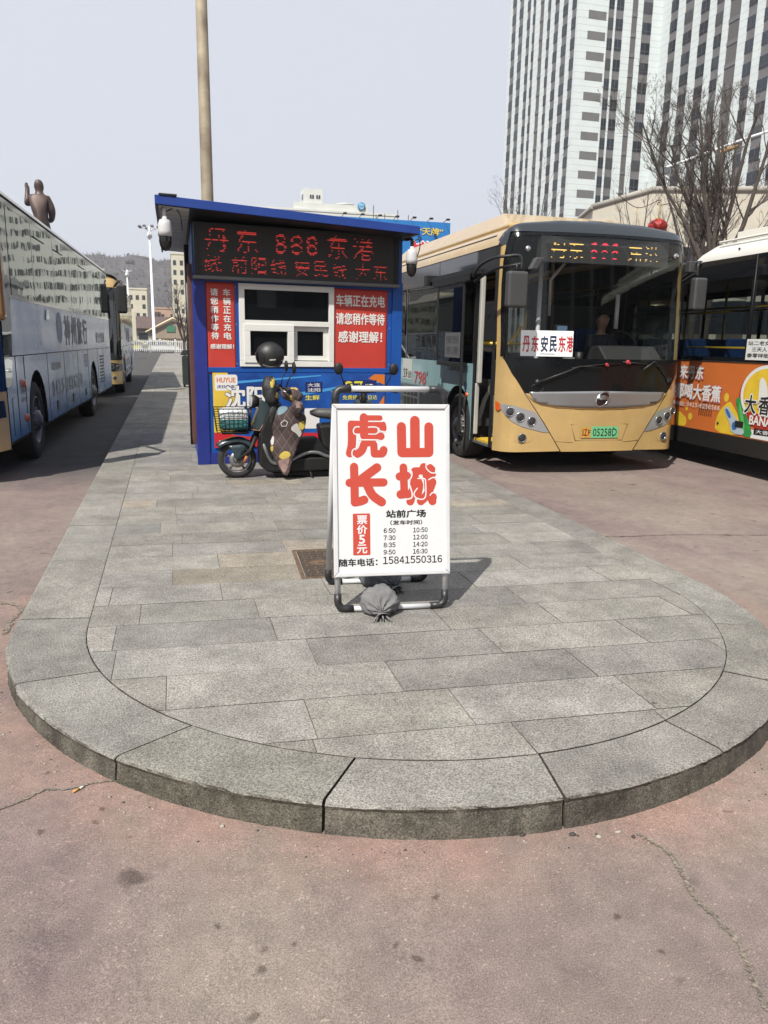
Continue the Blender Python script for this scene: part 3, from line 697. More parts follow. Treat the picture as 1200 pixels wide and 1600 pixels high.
# window
wn = MB(); Fp = -.03
def frame(mb, x0, z0, x1, z1, t, y0, y1, mi=0, tb=None):
    tb = tb or t
    mb.box((x0, y0, z0), (x1, y1, z0+tb), mi); mb.box((x0, y0, z1-tb), (x1, y1, z1), mi)
    mb.box((x0, y0, z0+tb), (x0+t, y1, z1-tb), mi); mb.box((x1-t, y0, z0+tb), (x1, y1, z1-tb), mi)
frame(wn, .512, 1.30, 1.664, 2.245, .065, Fp, .05); wn.box((.577, Fp+.002, 1.775), (1.599, .05, 1.835))
wo = wn.build('window', pvc, ki, bevel=.004)
s1 = MB(); frame(s1, .56, 1.345, 1.16, 1.79, .075, Fp-.012, .012, tb=.08); s1.build('sash', pvc, wo, bevel=.004)
s2 = MB(); frame(s2, 1.155, 1.375, 1.60, 1.775, .06, .014, .034, tb=.055); s2.build('sash', pvc, wo, bevel=.003)
for x0, z0, x1, z1, y_ in ((.578, 1.836, 1.598, 2.179, .0), (.636, 1.426, 1.084, 1.709, .0), (1.216, 1.431, 1.539, 1.719, .026)):
    MB().box((x0, y_, z0), (x1, y_+.006, z1)).build('pane', kg, wo)
# ------------------------------------------------------------------ LED board over the window
lb = root('led_board', 'black LED message board with red characters mounted over the kiosk window', 'LED board', mw=KM @ Matrix.Translation((0, 0, 2.275)))
cs = MB(); cs.box((.012, -.105, .03), (2.462, -.026, .595)); cs.build('case', dkm, lb, bevel=.004)
rl = MB(); rl.box((-.005, -.125, -.008), (2.475, -.02, .028)); rl.build('bottom_rail', mat('grey_rail', (.16, .165, .165), .45, .3, var=.1, scale=3), lb, bevel=.004)
rl = MB()
for a in ((.012, .075), (2.40, 2.462)): rl.box((a[0], -.112, .031), (a[1], -.1055, .594))
rl.box((.075, -.112, .565), (2.40, -.1055, .594)); rl.build('bezel', mat('bezel_black', (.008, .008, .009), .4), lb)
def led_mat():
    m = bpy.data.materials.new('led_matrix'); m.use_nodes = True; t = m.node_tree; p = t.nodes['Principled BSDF']; L = t.links.new
    tc = t.nodes.new('ShaderNodeTexCoord'); sx = t.nodes.new('ShaderNodeSeparateXYZ'); L(tc.outputs['Object'], sx.inputs[0]); o = []
    for a in ('X', 'Z'):
        d = t.nodes.new('ShaderNodeMath'); d.operation = 'PINGPONG'; d.inputs[1].default_value = .0075; L(sx.outputs[a], d.inputs[0])
        g = t.nodes.new('ShaderNodeMath'); g.operation = 'GREATER_THAN'; g.inputs[1].default_value = .0028; L(d.outputs[0], g.inputs[0]); o.append(g)
    mu = t.nodes.new('ShaderNodeMath'); mu.operation = 'MULTIPLY'; L(o[0].outputs[0], mu.inputs[0]); L(o[1].outputs[0], mu.inputs[1])
    x = t.nodes.new('ShaderNodeMix'); x.data_type = 'RGBA'; x.inputs[6].default_value = (.006, .0055, .0055, 1); x.inputs[7].default_value = (.030, .022, .019, 1)
    L(mu.outputs[0], x.inputs[0]); L(x.outputs[2], p.inputs['Base Color']); p.inputs['Roughness'].default_value = .55; return m
sc_ = MB(); sc_.box((.076, -.1075, .031), (2.399, -.1055, .564)); sc_.build('screen', led_mat(), lb)
lred = mat('led_red', (1.0, .075, .06), .5, emit=.11)
def leds(mb, s, x0, z0, pit, n, y=-.1082, xmax=2.39, drop=.42, gap=3, seed=1, mi=0, rows=None):
    rnd = random.Random(seed); x = x0
    for c in s:
        if c == ' ': x += pit*5; continue
        pts, nc, nr = raster(c, n, .0)
        for i, j in sorted(pts):
            if rows and j % rows[0] not in rows[1]: continue
            run = ((i-1, j) in pts) + ((i+1, j) in pts)
            if rnd.random() < (drop*.12 if run == 2 else drop*1.2): continue
            px, pz = x+i*pit, z0+j*pit
            if px > xmax: continue
            e = pit*.5; f = pit*(.5 if run == 2 else .36); mb.add([(px-e, y, pz-f*.75), (px+e, y, pz-f*.75), (px+e, y, pz+f*.75), (px-e, y, pz+f*.75)], [(0, 1, 2, 3)], mi)
        x += pit*(nc+gap)
    return x
lt = MB(); leds(lt, '丹东', .14, .30, .0165, 16, gap=5); leds(lt, '888', .93, .315, .0155, 14, gap=3, seed=4); leds(lt, '东港', 1.56, .295, .0165, 16, gap=4, seed=3)
leds(lt, '线 前阳线 安民线 大东', .13, .075, .0122, 15, gap=4, seed=5, drop=.5)
lt.build('lit_characters', lred, lb)
# ------------------------------------------------------------------ banners and advert on the kiosk front
def kfn(off): return plane_fn((0, 0, 0), (1, 0, 0), (0, 0, 1), off)      # faces -y
redc = mat('banner_red', (.52, .042, .028), .55, var=.07, scale=3); pw = mat('print_white', (.78, .77, .74), .5)
def banner(x0, z0, x1, z1, label, wr):
    o = root('red_banner', label, 'banner', mw=KM @ Matrix.Translation((0, 0, z0)))
    mb = MB(); f = lambda a, b: V((a, -.006-.0025*noise.noise(V((a*wr, b*2.2, z0)))-.003*abs(math.sin((b-z0)*9+a*3))*max(0, 1-(b-z0)/.25), b-z0))
    mb.panel([(x0, z0), (x1, z0), (x1, z1), (x0, z1)], f, .025, 0); mb.build('sheet', redc, o, thick=.002)
    return o, (lambda a, b: f(a, b)+V((0, -.0045, 0)))
o, f = banner(.137, 1.222, .468, 2.246, 'narrow red banner with two columns of white characters left of the kiosk window', 5)
for x_, s_ in ((.375, '车辆正在充电'), (.232, '请您稍作等待')):
    tx = MB()
    for k, c in enumerate(s_): put(tx, c, f, x_, 2.095-k*.097, .078, .083, .026, 0, 'c')
    tx.build('text_column', pw, o)
tx = MB(); put(tx, '感谢理解！', f, .175, 1.50, .055, .27, .026); tx.build('text_line', pw, o)
o, f = banner(1.664, 1.245, 2.362, 2.235, 'wide red banner with three rows of white characters right of the kiosk window', 4)
for k, (s, w_r) in enumerate((('车辆正在充电', .63), ('请您稍作等待', .63), ('感谢理解！', .57))): tx = MB(); put(tx, s, f, 2.01, 2.03-k*.215, .135, w_r, .026, 0, 'c'); tx.build('text_line', pw, o)
ad = root('advert_poster', 'blue and yellow travel advert pasted under the kiosk window behind the scooter', 'poster', mw=KM @ Matrix.Translation((0, 0, .34)))
def af(off): return lambda a, b: V((a, -.0175-off-.003*noise.noise(V((a*3, b*3, 2))), b-.34))
pm = [mat('poster_blue', (.010, .085, .35), .4, var=.35, scale=2.2, var2=(.008, .035, .19)), mat('poster_yellow', (.72, .50, .06), .45, var=.1, scale=3), mat('poster_red', (.55, .02, .03), .45), pw, mat('poster_navy', (.01, .02, .12), .45), mat('poster_lemon', (.75, .68, .05), .45), mat('poster_orange', (.65, .17, .02), .45), mat('poster_sky', (.06, .32, .68), .45)]
mb = MB(); mb.panel([(.185, .345), (2.34, .345), (2.34, 1.228), (.185, 1.228)], af(0), .08, 0)
mb.panel([(.186, .5), (.42, .5), (.50, .9), (.40, 1.05), (.36, 1.227), (.186, 1.227)], af(.0008), .08, 1)
mb.panel([(.186, .346), (2.339, .346), (2.339, .46), (1.3, .50), (.6, .47), (.186, .53)], af(.0012), .08, 2)
mb.panel([(1.2, .95), (2.339, 1.12), (2.339, 1.15), (1.2, .99)], af(.0008), .08, 7); mb.panel([(.45, 1.10), (1.5, 1.19), (1.5, 1.205), (.45, 1.13)], af(.0008), .08, 7)
mb.panel([(2.12, 1.16), (2.25, 1.12), (2.339, 1.08), (2.339, 1.21), (2.2, 1.215)], af(.0012), .05, 6); mb.panel([(2.18, .72), (2.339, .95), (2.339, .6)], af(.0012), .08, 6)
mb.panel(rrect(.21, 1.02, .475, 1.205, .03), af(.0014), .05, 3)
put(mb, 'HUYUE', af(.002), .235, 1.115, .055, .215, .03, 6); put(mb, '虎跃快客', af(.002), .235, 1.045, .04, .21, .01, 4)
put(mb, '沈阳', af(.0030), .335, .815, .26, .46, .06, 4); put(mb, '沈阳', af(.0046), .335, .82, .25, .455, .035, 3)
mb.panel([(1.30, .99), (1.52, .99), (1.52, 1.12), (1.30, 1.12)], af(.0014), .1, 4); put(mb, '大连', af(.002), 1.33, 1.06, .045, .16, .01, 3); put(mb, '沈阳', af(.002), 1.33, 1.0, .045, .16, .01, 3)
put(mb, '生鲜', af(.002), 1.30, .90, .06, .18, .02, 5)
mb.panel(rrect(1.14, .55, 1.27, .86, .02), af(.0014), .1, 3); mb.panel(rrect(1.29, .55, 1.48, .80, .02), af(.0014), .1, 3)
mb.panel([(1.78, .98), (2.23, .98), (2.23, 1.14), (1.78, 1.14)], af(.0014), .1, 4); put(mb, '27', af(.002), 1.82, 1.0, .125, .22, .03, 5); put(mb, '元', af(.002), 2.07, 1.0, .09, .12, .02, 3)
put(mb, '免费接送当日达', af(.002), 1.78, .90, .055, .46, .012, 5)
put(mb, '欢迎您', af(.002), .24, .375, .065, .26, .025, 3); put(mb, '96', af(.002), 1.2, .40, .06, .09, .02, 3)
mb.build('printed_sheet', pm, ad)
# ------------------------------------------------------------------ dome cameras under the eaves
cwh = mat('camera_white', (.55, .55, .56), .35, var=.05, scale=8); cbk = mat('camera_black', (.012, .012, .013), .15)
def dome(x, z, label, r):
    o = root('security_camera', label, 'security camera', mw=KM @ Matrix.Translation((x, -.42, z)))
    mb = MB(); mb.lathe([(0, .20), (r*.35, .20), (r*.4, .17), (r*.75, .165), (r*.97, .12), (r*1.04, .05), (r*1.04, .0), (0, 0)], n=28); mb.build('housing', cwh, o)
    mb = MB(); mb.lathe([(r*.9, 0), (r*.93, -.05), (r*.82, -.095), (r*.5, -.135), (0, -.15)], n=28); mb.build('dome', cbk, o)
    mb = MB(); mb.tube([(0, 0, .19), (0, 0, .27), (.0, .05, .29), (0, .2, .30)], .02, 10); mb.build('bracket', dkm if x > 1 else cwh, o)
    mb = MB(); mb.tube(spline([(.02, .02, .25), (.12, .1, .30), (.19, .2, .24), (.22, .35, .12)], 6), .006, 6); mb.build('cable', cbk, o)
dome(-.325, 2.655, 'white and black dome camera hanging from the left end of the kiosk eaves', .070)
dome(2.50, 2.52, 'white and black dome camera hanging from the right end of the kiosk eaves', .066)
# rusty pole behind the kiosk
pl = MB(); pl.tube([(.645, 14.2, PZ), (.64, 14.2, 3.9), (.622, 14.2, 11.4)], [.115, .102, .082], 18); po = pl.build('lamp_post', mat('rusty_pole', (.30, .26, .185), .7, .15, var=.35, scale=2, var2=(.17, .13, .09)))
tag(po, 'tall rust-streaked beige steel pole rising behind the kiosk roof', 'pole')
for z in (6.95, 9.6): pass
# ================================================================== ELECTRIC SCOOTER
def S(X, Y):
    px, py = 320+X/5.4545, 500+Y/5.4545
    return (.585+(px-371)*.00703+(726-py)*.0002-1.15, .295+(726-py)*.00676-.15)
def S3(X, Y, y): a, b = S(X, Y); return V((a, y, b))
SL = (1.15, 8.32, PZ)
sc = root('electric_scooter', 'dark teal electric scooter with a front basket parked before the kiosk', 'scooter', SL)
rub = mat('tyre_rubber', (.022, .021, .02), .85, var=.25, scale=20, bump=.3, bscale=60); teal = mat('scooter_teal', (.022, .040, .048), .35, var=.1, scale=4, coat=.25); sblk = mat('scooter_black', (.012, .012, .012), .55, var=.25, scale=9, spec=.3)
salu = mat('scooter_alloy', (.30, .30, .30), .35, .8, var=.15, scale=10); chrome = mat('chrome', (.75, .75, .75), .12, 1); seatm = mat('saddle_grey', (.072, .070, .066), .5, var=.15, scale=6, bump=.15, bscale=150)
def scoot_wheel(x, r):
    mb = MB(); w = .045; mb.lathe([(r-.06, -w*.8), (r-.045, -w), (r-.015, -w*.9), (r, -w*.45), (r, w*.45), (r-.015, w*.9), (r-.045, w), (r-.06, w*.8)], (x, 0, r), (0, 1, 0), 40)
    ty = mb.build('wheel', rub, sc); mb = MB()
    mb.lathe([(r-.062, -.03), (r-.062, .03), (r-.075, .03), (r-.075, -.03), (r-.062, -.03)], (x, 0, r), (0, 1, 0), 36)
    mb.lathe([(0, -.06), (.03, -.06), (.04, -.045), (.04, .045), (.03, .06), (0, .06)], (x, 0, r), (0, 1, 0), 20)
    for k in range(5):
        a = k*1.2566+.3; c, s_ = math.cos(a), math.sin(a); mb.tube([(x+c*.03, 0, r+s_*.03), (x+c*(r-.066), 0, r+s_*(r-.066))], [.016, .011], 8)
    mb.build('rim', salu, ty)
    mb = MB(); mb.lathe([(.045, -.058), (.085, -.058), (.085, -.054), (.045, -.054)], (x, 0, r), (0, 1, 0), 30); mb.build('brake_disc', salu, ty)
FX, RX = -.545, .66; R_ = .205
scoot_wheel(FX, R_); scoot_wheel(RX, R_)
mb = MB(); n_ = 14; vs = []; fs = []
for i in range(n_+1):
    a = math.radians(35+110*i/n_); rr_ = R_+.035+(.03 if i > 10 else 0)*((i-10)/4 if i > 10 else 0)
    for j, yy in enumerate((-.075, -.06, -.03, 0, .03, .06, .075)):
        r2 = rr_-(.05 if abs(yy) > .07 else (.012 if abs(yy) > .05 else 0)); vs.append((FX+math.cos(a)*r2, yy, R_+math.sin(a)*r2))
for i in range(n_):
    for j in range(6): fs.append((i*7+j, i*7+j+1, i*7+8+j, i*7+7+j))
mb.add(vs, fs, 0, True); mb.panel([S(*p) for p in ((215, 1062), (330, 1050), (372, 1075), (345, 1120), (290, 1205), (262, 1150), (245, 1100))], lambda a, b: V((a, -.078, b)), .05); mb.build('front_mudguard', teal, sc, thick=.006)
mb = MB()
for yy in (-.07, .07): mb.tube([(FX, yy, R_), S3(395, 1110, yy), S3(440, 985, yy)], [.02, .022, .026], 10)
mb.tube([S3(440, 1000, 0), S3(470, 880, 0), S3(540, 700, 0), S3(585, 600, 0)], .032, 12); mb.build('fork', sblk, sc)
mb = MB(); mb.tube([(FX+.07, -.082, R_-.03), (FX+.10, -.082, R_+.04)], .02, 8); mb.build('brake_caliper', mat('caliper_orange', (.30, .11, .03), .5), sc)
# front cowl
q = [(402, 918), (440, 800), (482, 668), (552, 716), (520, 830), (468, 928)]
mb = MB(); 
for sgn in (-1, 1):
    mb.panel([S(*p) for p in q], lambda a, b, s_=sgn: V((a, s_*(.095-.25*max(0, -.27-a)), b)), .03)
pts = [S(*p) for p in q]; vs = []; 
for i in range(6):
    a, b = pts[i], pts[(i+1) % 6]; f = lambda p: .095-.25*max(0, -.27-p[0])
    mb.add([(a[0], -f(a), a[1]), (b[0], -f(b), b[1]), (b[0], f(b), b[1]), (a[0], f(a), a[1])], [(0, 1, 2, 3)])
mb.build('front_cowl', teal, sc, bevel=.006)
mb = MB(); mb.tube([S3(398, 922, -.1), S3(468, 934, -.1), S3(524, 832, -.1), S3(556, 714, -.1)], .005, 6); mb.build('cowl_piping', mat('piping_tan', (.35, .16, .10), .5), sc)
hl = MB(); c = S3(428, 690, 0); hl.lathe([(0, -.05), (.05, -.045), (.068, -.01), (.072, .03), (.064, .036)], c, (-1, -.15, .1), 26); hlo = hl.build('headlight', sblk, sc)
hl = MB(); hl.lathe([(.064, .034), (.05, .045), (0, .052)], c, (-1, -.15, .1), 26); hl.build('lens', mat('lamp_lens', (.45, .47, .48), .08, .3), hlo)
# leg shield, floor, battery box, body
mb = MB(); mb.prism([S(*p) for p in ((475, 935), (560, 700), (640, 690), (600, 960), (580, 1200), (470, 1180), (470, 1000))], (0, .15, 0), (1, 0, 0), (0, 0, 1), .3); mb.build('leg_shield', sblk, sc, bevel=.015)
mb = MB(); mb.prism([S(*p) for p in ((470, 1150), (700, 1190), (900, 1165), (1180, 1170), (1260, 1000), (1320, 1000), (1300, 1270), (900, 1290), (540, 1290), (470, 1230))], (0, .15, 0), (1, 0, 0), (0, 0, 1), .30); mb.build('floorboard', sblk, sc, bevel=.02)
mb = MB(); mb.prism([S(*p) for p in ((960, 890), (1060, 880), (1560, 880), (1640, 960), (1560, 1080), (1400, 1180), (1150, 1190), (1000, 1080))], (0, .12, 0), (1, 0, 0), (0, 0, 1), .24); mb.build('rear_body', sblk, sc, bevel=.03)
mb = MB(); q = S(895, 800); e_ = S(1560, 800)[0]; vs = []
for k in range(13):
    t = k/12; x = q[0]+.01+(e_-q[0])*t; h = .045+.018*math.sin(t*3.1); w = .05+.07*math.sin(min(1, t*1.8+.15)*math.pi/2)
    for j in range(14):
        a = 2*math.pi*j/14; vs.append((x, w*math.copysign(abs(math.cos(a))**.6, math.cos(a)), q[1]+h*math.copysign(abs(math.sin(a))**.7, math.sin(a))*(.5 if k in (0, 12) else 1)+.012*math.cos(t*6)))
mb.add(vs, [(k*14+j, k*14+(j+1) % 14, k*14+14+(j+1) % 14, k*14+14+j) for k in range(12) for j in range(14)] + [tuple(range(14)), tuple(12*14+j for j in range(14))[::-1]], 0, True); mb.build('saddle', seatm, sc)
mb = MB(); mb.tube([S3(1000, 960, 0), S3(990, 880, 0)], .03, 10); mb.build('seat_post', sblk, sc)
for yy in (-.15, .15):
    mb = MB(); mb.tube(spline([S3(480, 960, yy*.5), S3(510, 1080, yy), S3(560, 1190, yy), S3(620, 1215, yy), S3(720, 1190, yy), S3(850, 1130, yy), S3(950, 1125, yy), S3(1080, 1170, yy), S3(1400, 1180, yy)], 5), .019, 10); mb.build('side_bar', salu, sc)
mb = MB(); mb.prism([S(*p) for p in ((560, 1290), (1180, 1290), (1150, 1345), (620, 1340))], (0, .1, 0), (1, 0, 0), (0, 0, 1), .2); mb.build('motor_tray', sblk, sc, bevel=.02)
mb = MB(); mb.prism([S(*p) for p in ((700, 1010), (960, 1000), (1010, 1080), (1160, 1195), (900, 1165), (690, 1190))], (0, .12, 0), (1, 0, 0), (0, 0, 1), .24); mb.build('battery_box', sblk, sc, bevel=.025)
mb = MB(); mb.tube([S3(880, 1240, -.1), S3(905, 1330, -.14), S3(930, 1372, -.17)], .012, 8); mb.tube([S3(930, 1372, -.17), S3(960, 1374, -.17)], .012, 8); mb.build('kickstand', sblk, sc)
mb = MB(); mb.tube([(RX, -.1, R_), S3(1400, 1000, -.1)], .024, 10); mb.tube([(RX, .1, R_), S3(1400, 1000, .1)], .024, 10); mb.build('shock_absorber', salu, sc)
hb_ = S3(600, 585, 0)
mb = MB(); mb.tube(spline([hb_+V((.10, -.33, .0)), hb_+V((.07, -.2, .02)), hb_+V((0, -.06, -.01)), hb_+V((0, .06, -.01)), hb_+V((.07, .2, .02)), hb_+V((.10, .33, 0))], 5), .013, 10); mb.build('handlebar', sblk, sc)
for s_ in (-1, 1):
    mb = MB(); mb.tube([hb_+V((.08, s_*.23, .02)), hb_+V((.105, s_*.345, .0))], .02, 10); mb.build('grip', sblk, sc)
    mb = MB(); mb.tube([hb_+V((.03, s_*.2, .03)), hb_+V((.03, s_*.28, .01)), hb_+V((.07, s_*.36, -.01))], .007, 6); mb.build('brake_lever', salu, sc)
    mb = MB(); a = hb_+V((.09, s_*.21, .03)); b = a+V((.07, s_*.06, .16)); mb.tube([a, a+V((.02, s_*.03, .08)), b], .006, 6); mb.ell(b+V((.0, s_*.02, .045)), (.022, .05, .062), 14); mb.build('mirror', sblk, sc)
mb = MB()
for k in range(3): mb.tube(spline([hb_+V((.05, -.2+.13*k, .01)), hb_+V((-.09, -.12+.08*k, .07)), hb_+V((-.10, -.03+.02*k, -.12)), hb_+V((-.06, 0, -.3))], 6), .005, 6)
mb.build('cables', sblk, sc)
# wire basket
bk = MB(); B0_ = S(98, 745); B1_ = S(400, 800); zb = S(0, 945)[1]; zt = B0_[1]; x0, x1 = B0_[0], B1_[0]; r_ = .0042
def ring(z, k): 
    a, b, w = x0+.02*k, x1-.01*k, .14-.015*k; return [V(p) for p in ((a, -w, z), (b, -w, z), (b, w, z), (a, w, z), (a, -w, z))]
for i in range(6): bk.tube(ring(zt+(zb-zt)*i/5, i/5*1.5), r_ if i else .006, 6)
T_, B_ = ring(zt, 0), ring(zb, 1.5)
for e in range(4):
    for i in range(8): bk.tube([T_[e].lerp(T_[e+1], i/8), B_[e].lerp(B_[e+1], i/8)], r_*.75, 5)
for i in range(1, 8): bk.tube([B_[0].lerp(B_[1], i/8), B_[3].lerp(B_[2], i/8)], r_*.75, 5)
bk.build('basket', sblk, sc)
mb = MB(); mb.box((x0+.08, -.11, zb-.02), (x1-.03, .11, zb-.006)); mb.tube([((x0+x1)/2+.02, 0, zb-.01), S3(430, 930, 0)], .015, 8); mb.build('basket_carrier', sblk, sc)
sc2 = dup(sc, (1.93, 7.95, PZ), math.radians(-97), 'second dark scooter almost hidden behind the folding sign, its handlebar showing above the saddle')
sc2['label'] = 'second scooter hidden behind the white folding sign, only its handlebar and cables showing'
# parcel in the basket
pk = MB(); vs = []; c = V((SL[0]+(x0+x1)/2+.01, SL[1], PZ+zb+.135))
tealp = mat('parcel_teal', (.06, .26, .26), .35, var=.3, scale=7); silv = mat('parcel_silver', (.70, .72, .72), .2, .3, var=.12, scale=18, bump=1, bscale=25)
n_ = 24
for i in range(13):
    t = i/12*2-1
    for j in range(n_):
        a = 2*math.pi*j/n_; y_ =   .118*math.copysign(abs(math.cos(a))**.5, math.cos(a)); z_ = .120*math.copysign(abs(math.sin(a))**.5, math.sin(a)); k = 1-.16*abs(t)**5
        p = c+V((t*.145, y_*k, z_*k)); vs.append(p+V((0, 1, 1))*noise.noise(p*28)*.006)
fs = [(i*n_+j, i*n_+(j+1) % n_, (i+1)*n_+(j+1) % n_, (i+1)*n_+j) for i in range(12) for j in range(n_)]
up = [f for f in fs if sum(vs[k].z for k in f)/4 > c.z+.01]; lo = [f for f in fs if f not in up]
pk.add(vs, up, 1, True); pk.add(vs, lo, 0, True); pk.add(vs, [tuple(range(n_))[::-1], tuple(12*n_+j for j in range(n_))], 0)
tag(pk.build('parcel', [tealp, silv]), 'teal and silver foil parcel lying in the scooter basket', 'parcel')
# quilted wind apron
def quilt():
    m = mat('quilted_cloth', (.050, .031, .029), .8, var=.12, scale=9, bump=.25, bscale=180); t = m.node_tree; L = t.links.new; p = t.nodes['Principled BSDF']
    tc = t.nodes.new('ShaderNodeTexCoord'); sx = t.nodes.new('ShaderNodeSeparateXYZ'); L(tc.outputs['Object'], sx.inputs[0]); pp = []
    for sg_ in (1, -1):
        a = t.nodes.new('ShaderNodeMath'); a.operation = 'MULTIPLY_ADD'; a.inputs[1].default_value = .62*sg_; L(sx.outputs['Z'], a.inputs[0]); L(sx.outputs['X'], a.inputs[2])
        d = t.nodes.new('ShaderNodeMath'); d.operation = 'PINGPONG'; d.inputs[1].default_value = .045; L(a.outputs[0], d.inputs[0]); pp.append(d)
    mn = t.nodes.new('ShaderNodeMath'); mn.operation = 'MINIMUM'; L(pp[0].outputs[0], mn.inputs[0]); L(pp[1].outputs[0], mn.inputs[1])
    lk = [l for l in t.links if l.to_socket == p.inputs['Base Color']][0].from_socket
    g = t.nodes.new('ShaderNodeMath'); g.operation = 'LESS_THAN'; g.inputs[1].default_value = .0022; L(mn.outputs[0], g.inputs[0])
    x = t.nodes.new('ShaderNodeMix'); x.data_type = 'RGBA'; L(g.outputs[0], x.inputs[0]); L(lk, x.inputs[6]); x.inputs[7].default_value = (.13, .095, .085, 1); L(x.outputs[2], p.inputs['Base Color'])
    b = t.nodes.new('ShaderNodeBump'); b.inputs['Strength'].default_value = 1; b.inputs['Distance'].default_value = .02
    sq = t.nodes.new('ShaderNodeMath'); sq.operation = 'POWER'; sq.inputs[1].default_value = .5; L(mn.outputs[0], sq.inputs[0]); L(sq.outputs[0], b.inputs['Height']); L(b.outputs[0], p.inputs['Normal']); return m
qm = [quilt(), mat('patch_white', (.50, .48, .45), .85), mat('patch_yellow', (.50, .38, .07), .85), mat('patch_pink', (.28, .18, .165), .85, var=.3, scale=30), mat('patch_blue', (.17, .26, .30), .85)]
ap = root('wind_apron', 'brown quilted wind apron with pale patches hanging from the scooter handlebar', 'wind apron', (SL[0], SL[1], PZ+.05))
def af2(a, b):
    u = (a-.05)/.22
    return V((a, -.27+.10*u*u+.012*math.sin(b*19+a*11)+.016*noise.noise(V((a*9, b*7, 0)))-.03*max(0, .5-b), b-.05))
def lay(poly, mi, off, mb, k=2): 
    one = mb is None; mb = mb or MB(); f = lambda a, b: af2(a, b)+V((0, -off, 0)); mb.panel(smooth([S(*p) for p in poly], k), f, .025, 0 if one else mi)
    if one: mb.build('patch', qm[mi], ap)
mb = MB(); lay(((600, 725), (690, 712), (770, 760), (838, 795), (832, 880), (775, 1040), (722, 1170), (696, 1310), (655, 1305), (612, 1230), (556, 1110), (548, 990), (575, 850)), 0, 0, mb, 1)
mb.build('quilted_cloth', qm[0], ap, thick=.012)
lay(((605, 725), (660, 712), (690, 735), (640, 780), (600, 800)), 4, .003, None); lay(((712, 880), (760, 850), (775, 900), (800, 940), (780, 985), (750, 940), (705, 915)), 1, .003, None)
lay(((770, 845), (825, 840), (820, 910), (775, 915)), 2, .0036, None); lay(((612, 1140), (655, 1092), (700, 1100), (712, 1140), (660, 1165), (640, 1170)), 2, .003, None); lay(((612, 1175), (660, 1165), (708, 1140), (690, 1230), (665, 1300), (625, 1230)), 3, .0028, None)
lay(((552, 1000), (582, 965), (580, 1040), (560, 1060)), 1, .003, None); lay(((552, 1070), (575, 1050), (575, 1105), (560, 1110)), 2, .003, None)
mb = MB(); cc = S(655, 855); stroke(mb, [S(*p) for p in ((655, 830), (680, 850), (668, 882), (636, 885), (628, 858), (655, 830))], .004, lambda a, b: af2(a, b)+V((0, -.004, 0)), 0, 0, 6, 1); mb.build('stitched_outline', qm[1], ap)
def lump(name, pts, r, mats, par, seed, y=-.2):
    mb = MB(); P = spline([S3(a, b, y_)-V((0, 0, .05)) for a, b, y_ in pts], 5); n = 18; vs = []
    for i, (p, (T, N, B)) in enumerate(zip(P, frames(P))):
        k = r*(math.sin(math.pi*(i+.6)/(len(P)+.2))**.45)
        for j in range(n):
            a = 2*math.pi*j/n; d = N*math.cos(a)+B*math.sin(a); vs.append(p+d*k*(1+.30*noise.noise(d*2.2+p*9+V((seed, 0, 0)))+.08*noise.noise(p*40+d*5)))
    fs = [(i*n+j, i*n+(j+1) % n, (i+1)*n+(j+1) % n, (i+1)*n+j) for i in range(len(P)-1) for j in range(n)]
    mb.add(vs, fs, 0, True); k = len(P)-1; mb.add(vs, [tuple(range(n))[::-1], tuple(k*n+j for j in range(n))], 0, True)
    rnd = random.Random(seed); mb.m = [m_ if rnd.random() > .0 else 0 for m_ in mb.m]
    for i in range(len(fs)):
        c = V((0, 0, 0)); 
        for q_ in fs[i]: c += vs[q_]/4
        v = noise.noise(c*11+V((seed, 3, 0)))
        if len(mats) > 1 and v > .28: mb.m[i] = 1 if v < .42 else 2
    mb.build(name, mats, par)
lump('hand_muff', ((640, 610, -.2), (720, 620, -.26), (780, 660, -.3)), .072, [qm[0], qm[2], qm[3]], ap, 3)
lump('hand_muff', ((735, 640, -.28), (755, 720, -.29), (765, 790, -.27)), .06, [qm[0], qm[3], qm[3]], ap, 6)
blkc = mat('black_cloth', (.012, .012, .013), .6, var=.4, scale=14, bump=.6, bscale=60)
lump('black_wrap', ((540, 475, -.08), (545, 560, -.1), (560, 640, -.12), (590, 700, -.14)), .085, [blkc, blkc, qm[2]], ap, 9)
lump('black_wrap', ((600, 680, -.1), (570, 800, -.1), (545, 920, -.09)), .06, [blkc], ap, 12)
# helmet on the handlebar
he = root('helmet', 'matt black scooter helmet with a clear visor resting on the wrapped handlebar', 'helmet', (.965, 8.24, 1.305))
hm = mat('helmet_black', (.014, .014, .015), .5, var=.1, scale=20); c = V((0, 0, .145)); mb = MB(); n = 40; vs = []; rows = 22
for i in range(rows+1):
    t = math.pi*(.0+.80*i/rows)
    for j in range(n):
        a = 2*math.pi*j/n; p = V((math.sin(t)*math.cos(a)*.148, math.sin(t)*math.sin(a)*.125, math.cos(t)*.142))
        if p.z < -.06: p.x *= 1+(-.06-p.z)*1.2; p.y *= 1+(-.06-p.z)*1.0
        vs.append(c+p)
mb.add(vs, [(i*n+j, (i+1)*n+j, (i+1)*n+(j+1) % n, i*n+(j+1) % n) for i in range(rows) for j in range(n)], 0, True); mb.add(vs, [tuple(rows*n+j for j in range(n))[::-1]])
mb.build('shell', hm, he)
def hs(lon, lat, k): a, b = math.radians(lon), math.radians(lat); return c+V((math.cos(b)*math.cos(a)*.148, math.cos(b)*math.sin(a)*.125, math.sin(b)*.142))*k
mb = MB(); mb.panel(smooth([(118, 8), (180, 14), (242, 8), (238, -34), (180, -40), (122, -34)], 2), lambda a, b: hs(a, b, 1.035), 4); mb.build('visor', glass('visor_glass', (.5, .5, .48), 1.6, .05, .25), he)
